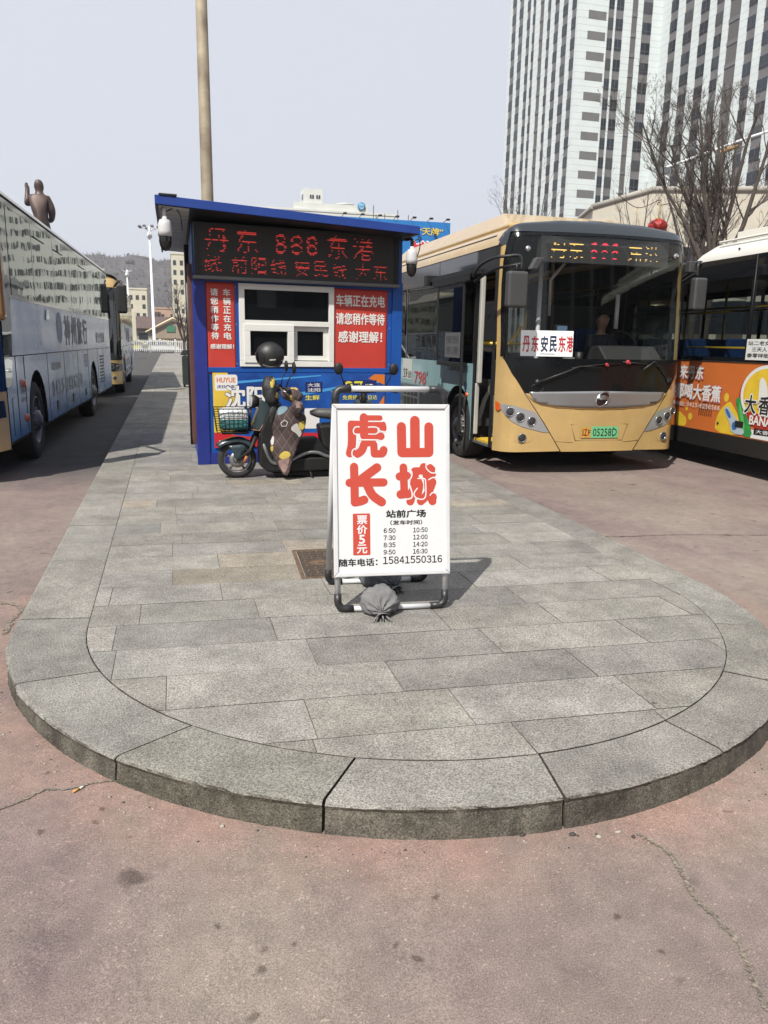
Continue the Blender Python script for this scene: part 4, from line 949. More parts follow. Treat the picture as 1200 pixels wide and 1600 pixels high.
mb = MB(); mb.panel(smooth([(205, 20), (245, 12), (243, -15), (236, -36), (222, -22), (215, 6)], 2), lambda a, b: hs(a, b, 1.045), 4); mb.build('visor_pivot', sblk, he)
mb = MB(); mb.panel([(262, -20), (288, -18), (288, -13), (262, -15)], lambda a, b: hs(a, b, 1.006), 3); mb.panel([(322, -22), (336, -21), (336, -17), (322, -18)], lambda a, b: hs(a, b, 1.006), 3); mb.build('reflective_strip', pw, he)
mb = MB(); mb.tube(spline([hs(225, -40, 1.04), hs(270, -50, 1.06), hs(325, -40, 1.03)], 6), .012, 8); mb.build('chin_trim', mat('trim_grey', (.06, .06, .06), .4), he)
# ================================================================== BUSES
gold = mat('bus_gold', (.56, .385, .155), .26, .15, var=.10, scale=2.2, coat=.6); gblk = mat('gloss_black', (.010, .011, .013), .06, var=.1, scale=2, coat=.3)
slate = mat('slate_paint', (.020, .027, .034), .14, coat=.6); tblk = mat('trim_black', (.012, .012, .012), .5, var=.2, scale=8); under = mat('underbody', (.012, .012, .012), .9)
bsil = mat('bus_silver', (.38, .385, .39), .3, .7, var=.05, scale=3); amber = mat('amber_lens', (.60, .10, .01), .2, coat=.5); lampg = mat('lamp_chrome', (.55, .56, .57), .1, .9); lampd = mat('lamp_dark', (.06, .06, .065), .1, .4)
tyre = mat('bus_tyre', (.020, .019, .018), .85, var=.3, scale=12, bump=.2, bscale=40); rimm = mat('bus_rim', (.20, .195, .19), .5, .5, var=.35, scale=9); rail = mat('yellow_rail', (.70, .45, .03), .4); seatb = mat('seat_blue', (.010, .045, .16), .6, var=.15, scale=6); intg = mat('bus_interior', (.020, .020, .020), .7, var=.15, scale=2); steptread = mat('step_yellow', (.62, .40, .03), .6)
wsg = glass('windscreen_glass', (.93, .95, .94), 1.42, .005); sdg = glass('tinted_glass', (.10, .11, .108), 1.55, .01, .0); cog = glass('coach_glass', (.06, .07, .068), 1.95, .03, .55, .22); rpg = glass('clear_glass', (.52, .56, .55), 1.5, .005)
def make_fy(hw, r=.22, b=.20, k=.065, zk=1.35, zc=2.75, kc=1.1):
    def fy(x, z):
        ax = min(abs(x), hw); y = b*(ax/hw)**2.2
        if ax > hw-r: d = ax-(hw-r); y += r-math.sqrt(max(0, r*r-d*d))
        if z > zk: y += k*(z-zk)**1.3
        if z > zc: y += kc*(z-zc)**2
        return y
    return fy
def surf(fy, off):
    def f(a, b):
        e = .004; p = V((a, fy(a, b), b)); s_ = -1 if a > 0 else 1
        du = V((e*s_, fy(a+e*s_, b)-fy(a, b), 0))*s_; dv = V((0, fy(a, b+e)-fy(a, b), e)); n = du.cross(dv).normalized()
        return p+n*off
    return f
def sfn_l(hw, off): return lambda a, b: V((-hw-off, -a, b))     # left side: a = -y
def sfn_r(hw, off): return lambda a, b: V((hw+off, a, b))
def roof_prof(hw, zt, zr, n=7):
    o = []
    for i in range(n+1):
        t = math.pi/2*i/n; o.append((-hw+.30*(1-math.cos(t)), zt+(zr-.05-zt)*math.sin(t)))
    o += [(-hw*.45, zr-.012), (0, zr)]; return o+[(-x, z) for x, z in o[:-1]][::-1]
def bus_wheel(par, x, y, r, sgn, w=.27):
    mb = MB(); ax = (sgn, 0, 0)
    mb.lathe([(r*.62, -w), (r*.97, -w), (r, -w+.03), (r, -.03), (r*.985, -.012), (r*.93, 0), (r*.80, .012), (r*.64, .004), (r*.62, -.02), (r*.55, -.1), (r*.2, -.12)], (x, y, r), ax, 48); ty = mb.build('wheel', tyre, par)
    mb = MB(); mb.lathe([(r*.625, -.006), (r*.60, .008), (r*.575, -.01), (r*.55, -.05), (r*.42, -.075), (r*.34, -.035), (r*.27, -.03), (r*.25, .03), (r*.14, .045), (r*.13, .06), (0, .062)], (x, y, r), ax, 40)
    for k in range(10):
        a = k*.6283; mb.lathe([(.016, 0), (.016, .03), (0, .033)], (x-sgn*.036, y+math.cos(a)*r*.305, r+math.sin(a)*r*.305), ax, 8)
    rm = mb.build('rim', rimm, ty); mb = MB()
    for k in range(10):
        a = k*.6283+.31; mb.lathe([(r*.055, 0), (0, .001)], (x-sgn*.0605, y+math.cos(a)*r*.47, r+math.sin(a)*r*.47), (sgn, 0, 0), 10)
    mb.build('rim_hole', under, rm); return ty
def arch(yc, r, z0, n=14): return [(yc+r*math.cos(math.pi*i/n), z0+(r)*math.sin(math.pi*i/n)) for i in range(n+1)]
def skirt_poly(y0, y1, z0, z1, wheels):
    """outline in (y,z) of a lower side panel from y0 to y1 with wheel arches cut from below"""
    o = [(y0, z1), (y0, z0)]
    for yc, r, zc in wheels:
        if yc+r < y0 or yc-r > y1: continue
        a = [p for p in arch(yc, r, zc)][::-1]; a = [(p, q) for p, q in a]
        o += [(yc-r, z0)] + a + [(yc+r, z0)]
    o += [(y1, z0), (y1, z1)]; return o
def P2L(poly): return [(-y, z) for y, z in poly]
def seat(mb, x, y, z, face=1):
    mb.box((x-.21, y-.22, z+.40), (x+.21, y+.22, z+.48)); yb = y+.22*face; mb.box((x-.21, min(yb, yb+.07*face), z+.48), (x+.21, max(yb, yb+.07*face), z+1.12)); mb.box((x-.03, y-.05, z), (x+.03, y+.05, z+.4), 1)
def bulbs(par, name, pts, r, f, depth=.02):
    for a, b in pts:
        c = f(a, b); n = (f(a+.002, b)-f(a-.002, b)).cross(f(a, b+.002)-f(a, b-.002)).normalized()
        n = (n+V((0, -1, 0))*.8).normalized()
        mb = MB(); mb.lathe([(r*1.12, -.012), (r*1.12, .010), (r*.95, .014), (r*.9, .004)], c, n, 24, 0); mb.lathe([(r*.92, .002), (r*.7, .009), (r*.3, .012), (0, .013)], c, n, 24, 1); mb.build(name, [lampg, lampd], par)
def mirx(poly): return [(-a, b) for a, b in poly][::-1]

# ------------------------------------------------------------------ the gold city bus
HW = 1.28; fy = make_fy(HW); BM = Matrix.Translation((5.18, 8.72, 0)); L_ = 10.5; ZT, ZR = 2.80, 3.10
cb = root('city_bus', 'gold and black city bus standing with its front door open beside the platform', 'bus', mw=BM)
rpf = roof_prof(HW, ZT, ZR); mb = MB(); vs = []
for x, z in rpf: vs += [V((x, fy(max(-HW, min(HW, x)), z)+.002, z)), V((x, 1.2, z)), V((x, L_, z))]
n = len(rpf); mb.add(vs, [(i*3+j, i*3+3+j, i*3+4+j, i*3+1+j) for i in range(n-1) for j in range(2)], 0, True); mb.build('roof', gold, cb)
# air-conditioning fairing
mb = MB(); q = [(-1.02, .75), (1.02, .75), (1.08, 1.4), (1.08, 6.2), (-1.08, 6.2), (-1.08, 1.4)]
for (x0, y0, x1, y1, z0, z1) in ((-1.1, .62, 1.1, 6.4, 3.02, 3.10),): mb.box((x0, y0, z0), (x1, y1, z1))
lo = [(-1.06, .8, 3.10), (1.06, .8, 3.10), (1.06, 6.3, 3.10), (-1.06, 6.3, 3.10)]; hi = [(-.85, 1.45, 3.33), (.85, 1.45, 3.33), (.85, 5.9, 3.33), (-.85, 5.9, 3.33)]
mb.add(lo+hi, [(4, 5, 6, 7), (0, 1, 5, 4), (1, 2, 6, 5), (2, 3, 7, 6), (3, 0, 4, 7)]); mb.build('roof_fairing', gold, cb, bevel=.05, seg=3)
mb = MB(); mb.box((-.05, .55, 3.09), (.16, .75, 3.16)); mb.box((.3, .6, 3.08), (.4, .7, 3.13)); mb.build('roof_hatch', tblk, cb, bevel=.01)
# front
lg = [(-HW, .28), (-.521, .305), (-.746, .649), (-1.009, 1.021), (-1.163, 1.265), (-1.245, 1.465), (-1.262, 1.641), (-1.266, 2.0), (-1.264, 2.34), (-1.255, 2.6), (-1.235, 2.80), (-HW, 2.80)]
f0 = surf(fy, 0)
for pl in (lg, mirx(lg)): MB().panel(pl, f0, .05, 0).build('corner_panel', gold, cb)
cgp = [(-1.0, 1.022), (1.0, 1.022), (.74, .649), (.512, .298), (-.512, .298), (-.738, .649)]
mb = MB(); mb.panel(cgp, surf(fy, .004), .05, 0); bm_ = mb.build('bumper', gold, cb)
gl = [(-1.238, 1.45), (-1.250, 1.7), (-1.254, 2.0), (-1.252, 2.34), (-1.243, 2.6), (-1.223, 2.80), (-1.18, 2.905), (-.7, 2.945), (0, 2.955)]; gl = gl+[(-a, b) for a, b in gl[:-1]][::-1]
mb = MB(); mb.panel(gl, surf(fy, -.002), .06, 0); mb.build('windscreen', wsg, cb)
fb = [(-1.250, 1.463), (-1.238, 1.452), (1.238, 1.452), (1.250, 1.463), (1.163, 1.262), (1.005, 1.026), (-1.005, 1.026), (-1.163, 1.262)]
mb = MB(); mb.panel(fb, surf(fy, .003), .05, 0)
fs_ = [(-1.264, 1.47), (-1.20, 1.452), (-1.215, 1.7), (-1.219, 2.0), (-1.217, 2.34), (-1.205, 2.6), (-1.18, 2.80), (-1.14, 2.88), (-1.18, 2.93), (-1.236, 2.80), (-1.256, 2.6), (-1.265, 2.34), (-1.267, 2.0), (-1.263, 1.65)]
mb.panel(fs_, surf(fy, .003), .04, 0); mb.panel(mirx(fs_), surf(fy, .003), .04, 0)
tp = [(-1.16, 2.885), (-.7, 2.905), (0, 2.915), (.7, 2.905), (1.16, 2.885), (1.18, 2.93), (.7, 2.95), (0, 2.96), (-.7, 2.95), (-1.18, 2.93)]; mb.panel(tp, surf(fy, .0035), .05, 0)
mb.build('black_surround', mat('mask_black', (.007, .008, .009), .12, var=.1, scale=2, spec=.22), cb)
mb = MB(); vs = []; na = 60
for i in range(na+1):
    x = -HW*.995+2*HW*.995*i/na; zt_ = 0
    for (xa, za), (xb, zb_) in zip(rpf[:-1], rpf[1:]):
        if xa <= x <= xb: zt_ = za+(zb_-za)*(x-xa)/(xb-xa+1e-9)
    zlo = min(2.945, zt_-.02) if abs(x) < 1.19 else min(2.80, zt_-.004)
    for j in range(7): vs.append(surf(fy, .006)(max(-HW+.003, min(HW-.003, x)), zlo+(zt_+.012-zlo)*j/6)+(V((0, .05, 0)) if j == 6 else V((0, 0, 0))))
mb.add(vs, [(i*7+j, i*7+7+j, i*7+8+j, i*7+1+j) for i in range(na) for j in range(6)], 0, True); mb.build('front_cap', slate, cb)
tr = [(-.955, 1.042), (-.1, 1.058), (0, 1.059), (.1, 1.058), (.955, 1.042), (.905, .954), (.82, .903), (.6, .87), (.3, .853), (0, .847), (-.3, .853), (-.6, .87), (-.82, .903), (-.905, .954)]
mb = MB(); mb.panel(tr, surf(fy, .014), .05, 0); mb.build('grille_trim', bsil, cb, thick=.01)
mb = MB(); mb.tube([surf(fy, .006)(a, b) for a, b in [(-.97, 1.0), (-.9, .93), (-.8, .885), (-.6, .85), (-.3, .833), (0, .827), (.3, .833), (.6, .85), (.8, .885), (.9, .93), (.97, 1.0)]], .006, 6); mb.build('trim_shadow_line', mat('gold_dark', (.20, .11, .03), .4), cb)
em = MB(); c = surf(fy, .018)(0, .959); em.lathe([(.118, -.006), (.118, .006), (.108, .014), (.1, .008)], c, (0, -1, 0), 36, 1, True, 1, .66); em.lathe([(.102, .007), (0, .009)], c, (0, -1, 0), 36, 0, True, 1, .66)
for k, (rx_, rz_) in enumerate(((.088, .052), (.066, .04), (.044, .028), (.022, .016))):
    em.tube([c+V((math.cos(a)*rx_, -.012-.001*k, math.sin(a)*rz_*1.05-.012)) for a in [math.pi*(.04+.92*i/14) for i in range(15)]], .0062, 6, 1)
em.build('emblem', [gblk, chrome], cb)
# number plate, black letters on a green plate with an orange end
pf = surf(fy, .022); mb = MB(); mb.panel([(-.33, .44), (.33, .44), (.40, .642), (-.40, .642)], surf(fy, .0065), .05, 3); mb.panel(rrect(-.265, .470, .265, .616, .012), surf(fy, .016), .05, 0); mb.panel([(-.262, .474), (-.128, .474), (-.128, .612), (-.262, .612)], surf(fy, .0175), .05, 1)
put(mb, '辽F', surf(fy, .019), -.25, .50, .085, .115, .012, 2); put(mb, '05258D', surf(fy, .019), -.10, .495, .095, .34, .006, 2)
for p_ in ((-.19, .60), (.19, .60), (-.19, .486), (.19, .486)): mb.panel(circ(p_, .007, 8), surf(fy, .0185), .05, 4)
mb.build('number_plate', [mat('plate_green', (.16, .50, .24), .4), mat('plate_orange', (.62, .28, .05), .4), ink, gold, lampg], cb)
mb = MB(); mb.tube([surf(fy, .006)(a, b) for a, b in ((-.33, .44), (-.40, .642), (.40, .642), (.33, .44), (-.33, .44))], .005, 6); mb.tube([surf(fy, .005)(a, b) for a, b in ((-.6, .43), (-.4, .415), (.4, .415), (.6, .43))], .004, 6); mb.build('panel_crease', MATS['gold_dark'], cb)
hl = [(-1.25, .884), (-1.127, .868), (-.868, .792), (-.79, .698), (-.677, .54), (-.781, .549), (-1.008, .605), (-1.137, .669), (-1.201, .743), (-1.239, .818)]
orl = [(-1.276, .915), (-1.249, .884), (-1.239, .813), (-1.262, .79), (-1.275, .819)]
for sg_ in (1, -1):
    mm = (lambda q: q) if sg_ == 1 else mirx
    mb = MB(); mb.panel(mm(hl), surf(fy, .007), .03, 0); h = mb.build('headlight', mat('headlight_silver', (.50, .51, .52), .25, .6), cb)
    bulbs(h, 'lamp', [(a*sg_, b) for a, b in ((-1.155, .79), (-1.045, .728), (-.905, .678))], .052, surf(fy, .010))
    mb = MB(); mb.panel(mm(orl), surf(fy, .009), .03, 0); mb.build('indicator', amber, h)
    mb = MB(); mb.panel(circ((sg_*-1.0, .468), .11, 22, .07), surf(fy, .004), .03, 0); fo = mb.build('fog_lamp_recess', MATS['gold_dark'] if False else gold, cb)
    bulbs(fo, 'fog_lamp', [(sg_*-1.01, .468)], .05, surf(fy, .008))
    mb = MB(); mb.tube([surf(fy, .003)(sg_*a, b) for a, b in ((-.512, .298), (-.742, .649), (-1.005, 1.021))], .005, 6); mb.build('panel_gap', tblk, cb)
    c_ = surf(fy, .006)(sg_*-1.02, 2.74); mb = MB(); mb.lathe([(.036, -.01), (.036, .01), (.02, .02), (0, .022)], c_, (0, -1, 0), 16); mb.build('marker_lamp', lampg, cb)
# destination display behind the glass
ds = MB(); yd = fy(0, 2.7)+.10; ds.box((-.86, yd, 2.60), (.90, yd+.12, 2.90)); dso = ds.build('destination_display', mat('display_black', (.03, .03, .03), .5), cb)
lyl = mat('led_amber', (1.0, .62, .16), .5, emit=.32); lrd = mat('led_scarlet', (1.0, .05, .10), .5, emit=.42)
ds = MB(); kw = dict(y=yd-.003, xmax=.85, drop=.12, gap=2); leds(ds, '丹东', -.72, 2.655, .0148, 14, rows=(5, (0, 1)), seed=2, **kw); leds(ds, '东港', .34, 2.65, .0148, 14, rows=(5, (1, 2)), seed=8, **kw); leds(ds, '888', -.20, 2.67, .0145, 13, rows=(6, (0, 5)), seed=3, mi=1, **kw)
ds.build('lit_characters', [lyl, lrd], dso)
# wipers
for pts, side in (([(-.86, 1.16), (-.55, 1.28), (-.35, 1.36), (-.05, 1.35)], 0), ([(.55, 1.33), (.72, 1.43), (.90, 1.30), (1.02, 1.19)], 1)):
    mb = MB(); f = surf(fy, .035); mb.tube([f(*p) for p in pts], [.013, .010, .008, .006], 8); f2 = surf(fy, .016)
    a, b = ((-.45, 1.34), (.22, 1.40)) if not side else ((.25, 1.42), (.88, 1.36)); mb.tube([f2(*a), f2((a[0]+b[0])/2, (a[1]+b[1])/2+.01), f2(*b)], .007, 6)
    c_ = surf(fy, .004)(pts[0][0] if not side else pts[-1][0], pts[0][1] if not side else pts[-1][1]); mb.lathe([(.04, 0), (.035, .03), (0, .035)], c_, (0, -1, 0), 14); mb.build('wiper', tblk, cb)
mb = MB(); mb.tube([surf(fy, .01)(-.86+.075*math.cos(a), 1.09+.05*math.sin(a)) for a in [i*.45 for i in range(15)]], .005, 5); mb.build('washer_hose', tblk, cb)
# mirrors on hooped brackets
mg = mat('mirror_grey', (.055, .055, .057), .5, var=.12, scale=5)
for sg_ in (-1, 1):
    X = lambda a, y_, z_: V((-a, y_, z_)) if sg_ == -1 else V((a*.55+.66, y_+.42, z_+.06)); mb = MB()
    mb.tube(spline([X(1.60, .50, 2.42), X(1.62, .25, 2.52), X(1.56, 0, 2.585), X(1.45, -.14, 2.60), X(1.30, -.19, 2.60), X(1.285, -.2, 2.45)], 6), .018, 8); mb.tube(spline([X(1.58, .5, 2.36), X(1.5, .1, 2.47), X(1.38, -.12, 2.50), X(1.28, -.18, 2.52)], 6), .016, 8)
    mb.tube([X(1.33, -.17, 2.42), X(1.33, -.17, 2.53)], .014, 8); br = mb.build('mirror_arm', tblk, cb)
    mb = MB(); a, b = sorted((X(1.205, 0, 0).x, X(1.455, 0, 0).x)); mb.box((a, X(1.3, -.25, 0).y, X(1, 0, 2.03).z), (b+(.05 if sg_ == 1 else 0), X(1.3, -.13, 0).y, X(1, 0, 2.435).z)); mb.build('mirror', mg, br, bevel=.03, seg=3)
    mb = MB(); mb.prism([(-1.17*1, 2.465), (-1.08, 2.465), (-.99, 2.60), (-1.10, 2.60)] if sg_ == -1 else [(1.27, 2.56), (1.36, 2.56), (1.36, 2.70), (1.27, 2.70)], (0, -.10 if sg_ == -1 else .35, 0), (1, 0, 0), (0, 0, 1), .09); mb.build('kerb_mirror', mg, br, bevel=.012)
# sides
wy, wr = 1.75, .46; WH = [(wy, .53, .50), (7.6, .53, .50)]
slf = lambda off: sfn_l(HW, off); srf = lambda off: sfn_r(HW, off)
adm = [mat('ad_skyblue', (.24, .40, .42), .35, var=.16, scale=1.2, coat=.3), mat('ad_paper', (.60, .62, .58), .5), mat('ad_red', (.50, .03, .04), .4), mat('ad_ink', (.03, .04, .04), .4), mat('ad_hill', (.05, .11, .13), .4, var=.4, scale=9), mat('ad_deepblue', (.02, .06, .16), .4), mat('ad_white', (.72, .74, .72), .4)]
mb = MB(); mb.panel(P2L(skirt_poly(1.20, L_, .32, 1.35, WH)), slf(0), .3, 0); sp_ = mb.build('side_panel', adm[0], cb)
mb = MB(); o_ = .003
def sput(s, y, z, h, w=None, bold=.012, mi=3, off=.005): put(mb, s, slf(off), -y, z, h, w, bold, mi)
hillp = [(4.7, .62), (4.3, .80), (4.0, .72), (3.6, .90), (3.3, .78), (3.0, .95), (2.8, .86), (2.6, 1.02), (2.5, .98), (2.42, 1.1), (2.38, .96), (2.2, .90), (2.29, .62)]
mb.panel(P2L(hillp), slf(o_), .2, 4); mb.panel(P2L([(3.45, .33), (2.3, .33), (2.28, .60), (2.6, .68), (3.0, .55), (3.45, .66)]), slf(.004), .2, 5)
mb.panel(P2L([(4.55, 1.0), (4.0, 1.0), (4.0, 1.34), (4.55, 1.34)]), slf(o_), .3, 1)
sput('宝来', 4.52, 1.02, .17, .26); sput('起价', 4.22, 1.02, .12, .20); sput('798', 3.85, .95, .20, .62, .012, 2); sput('元', 3.2, 1.1, .07); sput('TQ828', 2.22, 1.22, .10, .36, .03); sput('沈阳·安东', 1.83, 1.22, .10, .46, .03)
for k, (y_, z_) in enumerate(((2.38, 1.27), (2.42, 1.18), (2.60, 1.26), (2.62, 1.17))): mb.panel([( -y_+.05*math.cos(a)*r_, z_+.045*math.sin(a)*r_) for r_, seq in ((1, range(0, 13)), (.7, range(12, -1, -1))) for a in [i*.5236 for i in seq]], slf(o_+.001*k), .2, 3)
mb.panel(P2L([(4.5, .35), (3.55, .35), (3.55, .90), (4.5, .90)]), slf(.0045), .3, 6); 
for i in range(4):
    for j in range(3): mb.panel(P2L([(4.47-i*.21, .39+j*.17), (4.29-i*.21, .39+j*.17), (4.29-i*.21, .53+j*.17), (4.47-i*.21, .53+j*.17)]), slf(.006), .3, 3)
mb.panel(P2L(smooth([(1.50, .98), (1.40, .98), (1.395, 1.10), (1.505, 1.10)], 1)), slf(o_), .2, 5); mb.build('printed_wrap', adm, sp_)
mb = MB(); mb.lathe([(.035, 0), (.03, .02), (0, .024)], (-HW-.001, 1.38, .92), (-1, 0, 0), 16); mb.build('side_marker', amber, cb)
mb = MB(); mb.panel(P2L(skirt_poly(.46, .56, .30, 2.8, [])), slf(0), .3, 0); mb.panel(P2L([(.56, 2.50), (1.20, 2.50), (1.20, 2.80), (.54, 2.80)]), slf(0), .3, 0); mb.panel(P2L([(1.10, .32), (1.199, .32), (1.199, 2.50), (1.10, 2.50)]), slf(0), .3, 0); mb.build('door_pillar', tblk, cb)
mb = MB(); mb.panel(P2L([(1.20, 2.50), (L_, 2.50), (L_, 2.80), (1.20, 2.80)]), slf(0), .5, 0); mb.panel(P2L([(1.20, 1.352), (1.20, 2.50), (1.24, 2.50), (1.24, 1.352)]), slf(0), .5, 0)
for y_ in (2.6, 4.35, 6.0, 7.7, 9.4): mb.panel(P2L([(y_, 1.352), (y_+.09, 1.352), (y_+.09, 2.50), (y_, 2.50)]), slf(0), .5, 0)
mb.build('window_band', mat('band_grey_black', (.030, .031, .034), .10, var=.1, scale=1.5, coat=.4), cb)
yy = [1.24, 2.6, 4.35, 6.0, 7.7, 9.4, L_-.3]
for i in range(6):
    a, b = yy[i]+(0 if i == 0 else .09), yy[i+1]; MB().panel(P2L([(a, 1.352), (b, 1.352), (b, 2.50), (a, 2.50)]), slf(-.004), .9, 0).build('side_window', sdg, cb)
for a in (2.73, 4.47): mb = MB(); mb.tube([slf(.006)(-x, z) for x, z in ((a+1.5, 2.47), (a, 2.44), (a, 1.75), (a+1.5, 1.75))], .012, 6); mb.build('slider_frame', tblk, cb)
mb = MB()
for y_ in (1.16, 2.71): mb.tube([slf(.001)(-y_, 2.5), slf(.001)(-y_, 2.8)], .004, 5)
mb.tube([slf(.002)(-.46, 2.8), slf(.002)(-L_, 2.8)], .006, 5); mb.build('panel_seam', tblk, cb)
# plug door swung out along the side, door header with drip rail
dl = MB(); Xd = -HW-.13; 
def door_box(y0, z0, y1, z1, t=.03, mi=0): dl.box((Xd-t/2, y0, z0), (Xd+t/2, y1, z1), mi)
door_box(1.28, .40, 1.32, 2.42); door_box(2.32, 1.36, 2.38, 2.42); door_box(1.321, 2.36, 2.319, 2.42); door_box(1.321, 1.30, 2.319, 1.36)
do = dl.build('door', tblk, cb, bevel=.006); dl = MB(); dl.box((Xd-.006, 1.322, 1.362), (Xd+.006, 2.318, 2.358)); dl.build('door_glass', sdg, do)
nt_ = MB(); nf = lambda a, b: V((Xd-.0075, -a, b)); nt_.panel(P2L([(1.98, 1.42), (1.36, 1.42), (1.36, 1.76), (1.98, 1.76)]), nf, .5, 0)
nf2 = lambda a, b: V((Xd-.0085, -a, b)); put(nt_, '安民', nf2, -1.92, 1.61, .11, .5, .01, 1); put(nt_, '东港', nf2, -1.92, 1.46, .11, .5, .01, 1); nt_.build('notice', [mat('notice_grey', (.13, .13, .13), .5), mat('notice_ink', (.05, .05, .055), .5)], do)
mb = MB(); mb.box((-HW-.16, 1.0, 2.50), (-HW-.002, 2.75, 2.56)); mb.box((-HW-.2, 2.72, 2.46), (-HW-.002, 2.86, 2.60))
for k in range(44): mb.box((-HW-.158, 1.05+k*.035, 2.40+random.uniform(0, .03)), (-HW-.150, 1.078+k*.035, 2.50))
mb.build('door_header', tblk, cb)
mb = MB(); mb.box((-HW-.03, .93, 1.10), (-HW+.03, 1.0, 2.47)); mb.box((-HW-.045, .97, .42), (-HW+.015, .995, 1.10)); mb.build('door_edge_rail', mat('rail_beige', (.50, .49, .44), .45, .2, var=.1, scale=6), cb, bevel=.012)
mb = MB(); mb.box((-HW+.02, .50, .335), (-HW+.34, 1.1, .36), 0); mb.box((-HW+.001, .50, .30), (-HW+.05, 1.1, .334), 1); mb.build('step', [steptread, bsil], cb)
mb = MB(); mb.panel([(1.10, .46), (1.0, 1.10), (.58, 1.10), (.56, .46)][::-1], lambda a, b: V((-HW+.36, -a if False else a, b)), .5, 0)
mb.box((-HW+.36, 1.0, .36), (-HW+.40, 1.9, 1.12)); mb.build('step_well', mat('step_well_grey', (.17, .16, .14), .6, var=.15, scale=3), cb)
for sd_, sf__ in ((1, srf),):
    mb = MB(); mb.panel(skirt_poly(.46, L_, .32, 1.35, WH), sf__(0), .3, 0); mb.build('side_panel', adm[0], cb)
    mb = MB(); mb.panel([(.46, 2.5), (L_, 2.5), (L_, 2.8), (.5, 2.8)], sf__(0), .5, 0)
    for y_ in (.5, 1.6, 3.2, 4.8, 6.4, 8.0, 9.6): mb.panel([(y_, 1.352), (y_+.1, 1.352), (y_+.1, 2.5), (y_, 2.5)], sf__(0), .5, 0)
    mb.build('window_band', MATS['band_grey_black'], cb)
    for y_, y2 in zip((.6, 1.7, 3.3, 4.9, 6.5, 8.1), (1.6, 3.2, 4.8, 6.4, 8.0, 9.6)): MB().panel([(y_, 1.352), (y2, 1.352), (y2, 2.5), (y_, 2.5)], sf__(-.004), .9, 0).build('side_window', sdg, cb)
mb = MB(); mb.box((-HW, L_-.02, .35), (HW, L_, 3.0)); mb.build('rear_panel', gold, cb)
mb = MB(); mb.box((-HW+.40, .6, .28), (HW-.04, L_-.1, .345)); mb.box((-1.0, 2.4, .25), (1.0, 7.0, .28)); mb.box((-HW+.06, 2.35, .3), (-HW+.40, 7.0, .345))
mb.build('floor', under, cb)
for x, sg_ in ((-HW+.03, -1), (HW-.03, 1)):
    for y_ in (wy, 7.6): bus_wheel(cb, x, y_, wr, sg_)
for y_ in (wy, 7.6):
    for x0, x1 in ((-HW+.02, -HW+.5), (HW-.5, HW-.02)):
        mb = MB(); mb.add([V((x, y_+p-y_, q)) for x in (x0, x1) for p, q in arch(y_, .53, .50)], [(i, i+1, 16+i, 15+i) for i in range(14)]); mb.add([V(((x1 if x0 < 0 else x0), p, q)) for p, q in arch(y_, .53, .50)], [tuple(range(15))]); mb.build('wheel_arch', under, cb)
# interior
mb = MB(); mb.box((-HW+.04, .5+fy(0, 3), 2.90), (HW-.04, L_-.1, 2.94)); mb.build('ceiling', intg, cb)
mb = MB(); mb.box((-1.12, .42, .95), (1.12, .95, 1.40)); mb.prism([(.35, 1.40), (.62, 1.62), (.95, 1.60), (.95, 1.40)], (.25, 0, 0), (0, 1, 0), (0, 0, 1), .85); mb.build('dashboard', mat('dash_black', (.018, .018, .019), .6), cb, bevel=.02)
mb = MB()
for i in range(28): a, b = i*.2244, (i+1)*.2244; mb.tube([V((.86+.22*math.cos(a), 1.02+.1*math.sin(a)*1.0, 1.62+.2*math.sin(a))), V((.86+.22*math.cos(b), 1.02+.1*math.sin(b), 1.62+.2*math.sin(b)))], .014, 6, cap=False)
mb.tube([(.86, 1.02, 1.62), (.86, .85, 1.4)], .03, 8); mb.tube([(.64, 1.02, 1.62), (1.08, 1.02, 1.62)], .012, 6); mb.build('steering_wheel', tblk, cb)
mb = MB(); seat(mb, .86, 1.75, .74); mb.build('driver_seat', [seatb, tblk], cb, bevel=.02)
mb = MB(); mb.box((-.02, 1.0, .5), (.02, 2.1, 1.35)); mb.box((-.02, 2.1, .5), (1.1, 2.13, 2.2)); mb.build('cab_partition', intg, cb)
mb = MB(); mb.tube([(-.5, .9, .5), (-.5, .9, 2.88)], .03, 10); mb.tube([(-.30, 1.0, 2.0), (-.35, .92, 2.45), (-.05, .8, 2.85)], .022, 8); mb.tube([(.72, 1.0, 1.85), (.72, 1.0, 2.3)], .03, 10); mb.build('grab_pole', mat('pole_pale', (.62, .62, .60), .35), cb)
mb = MB(); mb.tube([(-1.22, 1.15, 1.62), (-.55, 1.15, 1.62)], .022, 8); mb.tube([(-1.0, 1.2, 1.3), (-.6, 1.2, 1.85)], .02, 8); mb.tube([(-1.2, 2.2, 1.65), (-.4, 2.2, 1.65)], .022, 8)
for y_ in (2.4, 4, 5.6, 7.2):
    for x in (-.42, .42): mb.tube([(x, y_, .4), (x, y_, 2.9)], .018, 8)
mb.tube([(-.42, 2.4, 2.62), (-.42, 8, 2.62)], .018, 8); mb.tube([(.42, 2.4, 2.62), (.42, 8, 2.62)], .018, 8); mb.build('grab_rail', rail, cb)
for y_ in (2.9, 3.75, 4.6, 5.5, 6.4):
    for x in (-.95, -.6, .6, .95): mb = MB(); seat(mb, x, y_, .35); mb.build('passenger_seat', [seatb, tblk], cb, bevel=.02)
mb = MB(); mb.box((-.44, .50, 1.70), (-.27, .56, 1.87), 0); mb.box((-.425, .494, 1.72), (-.285, .50, 1.855), 1); mb.tube([(-.35, .53, 1.4), (-.35, .53, 1.7)], .012, 6, 0); mb.build('ticket_screen', [tblk, mat('screen_blue', (.10, .17, .28), .2)], cb)
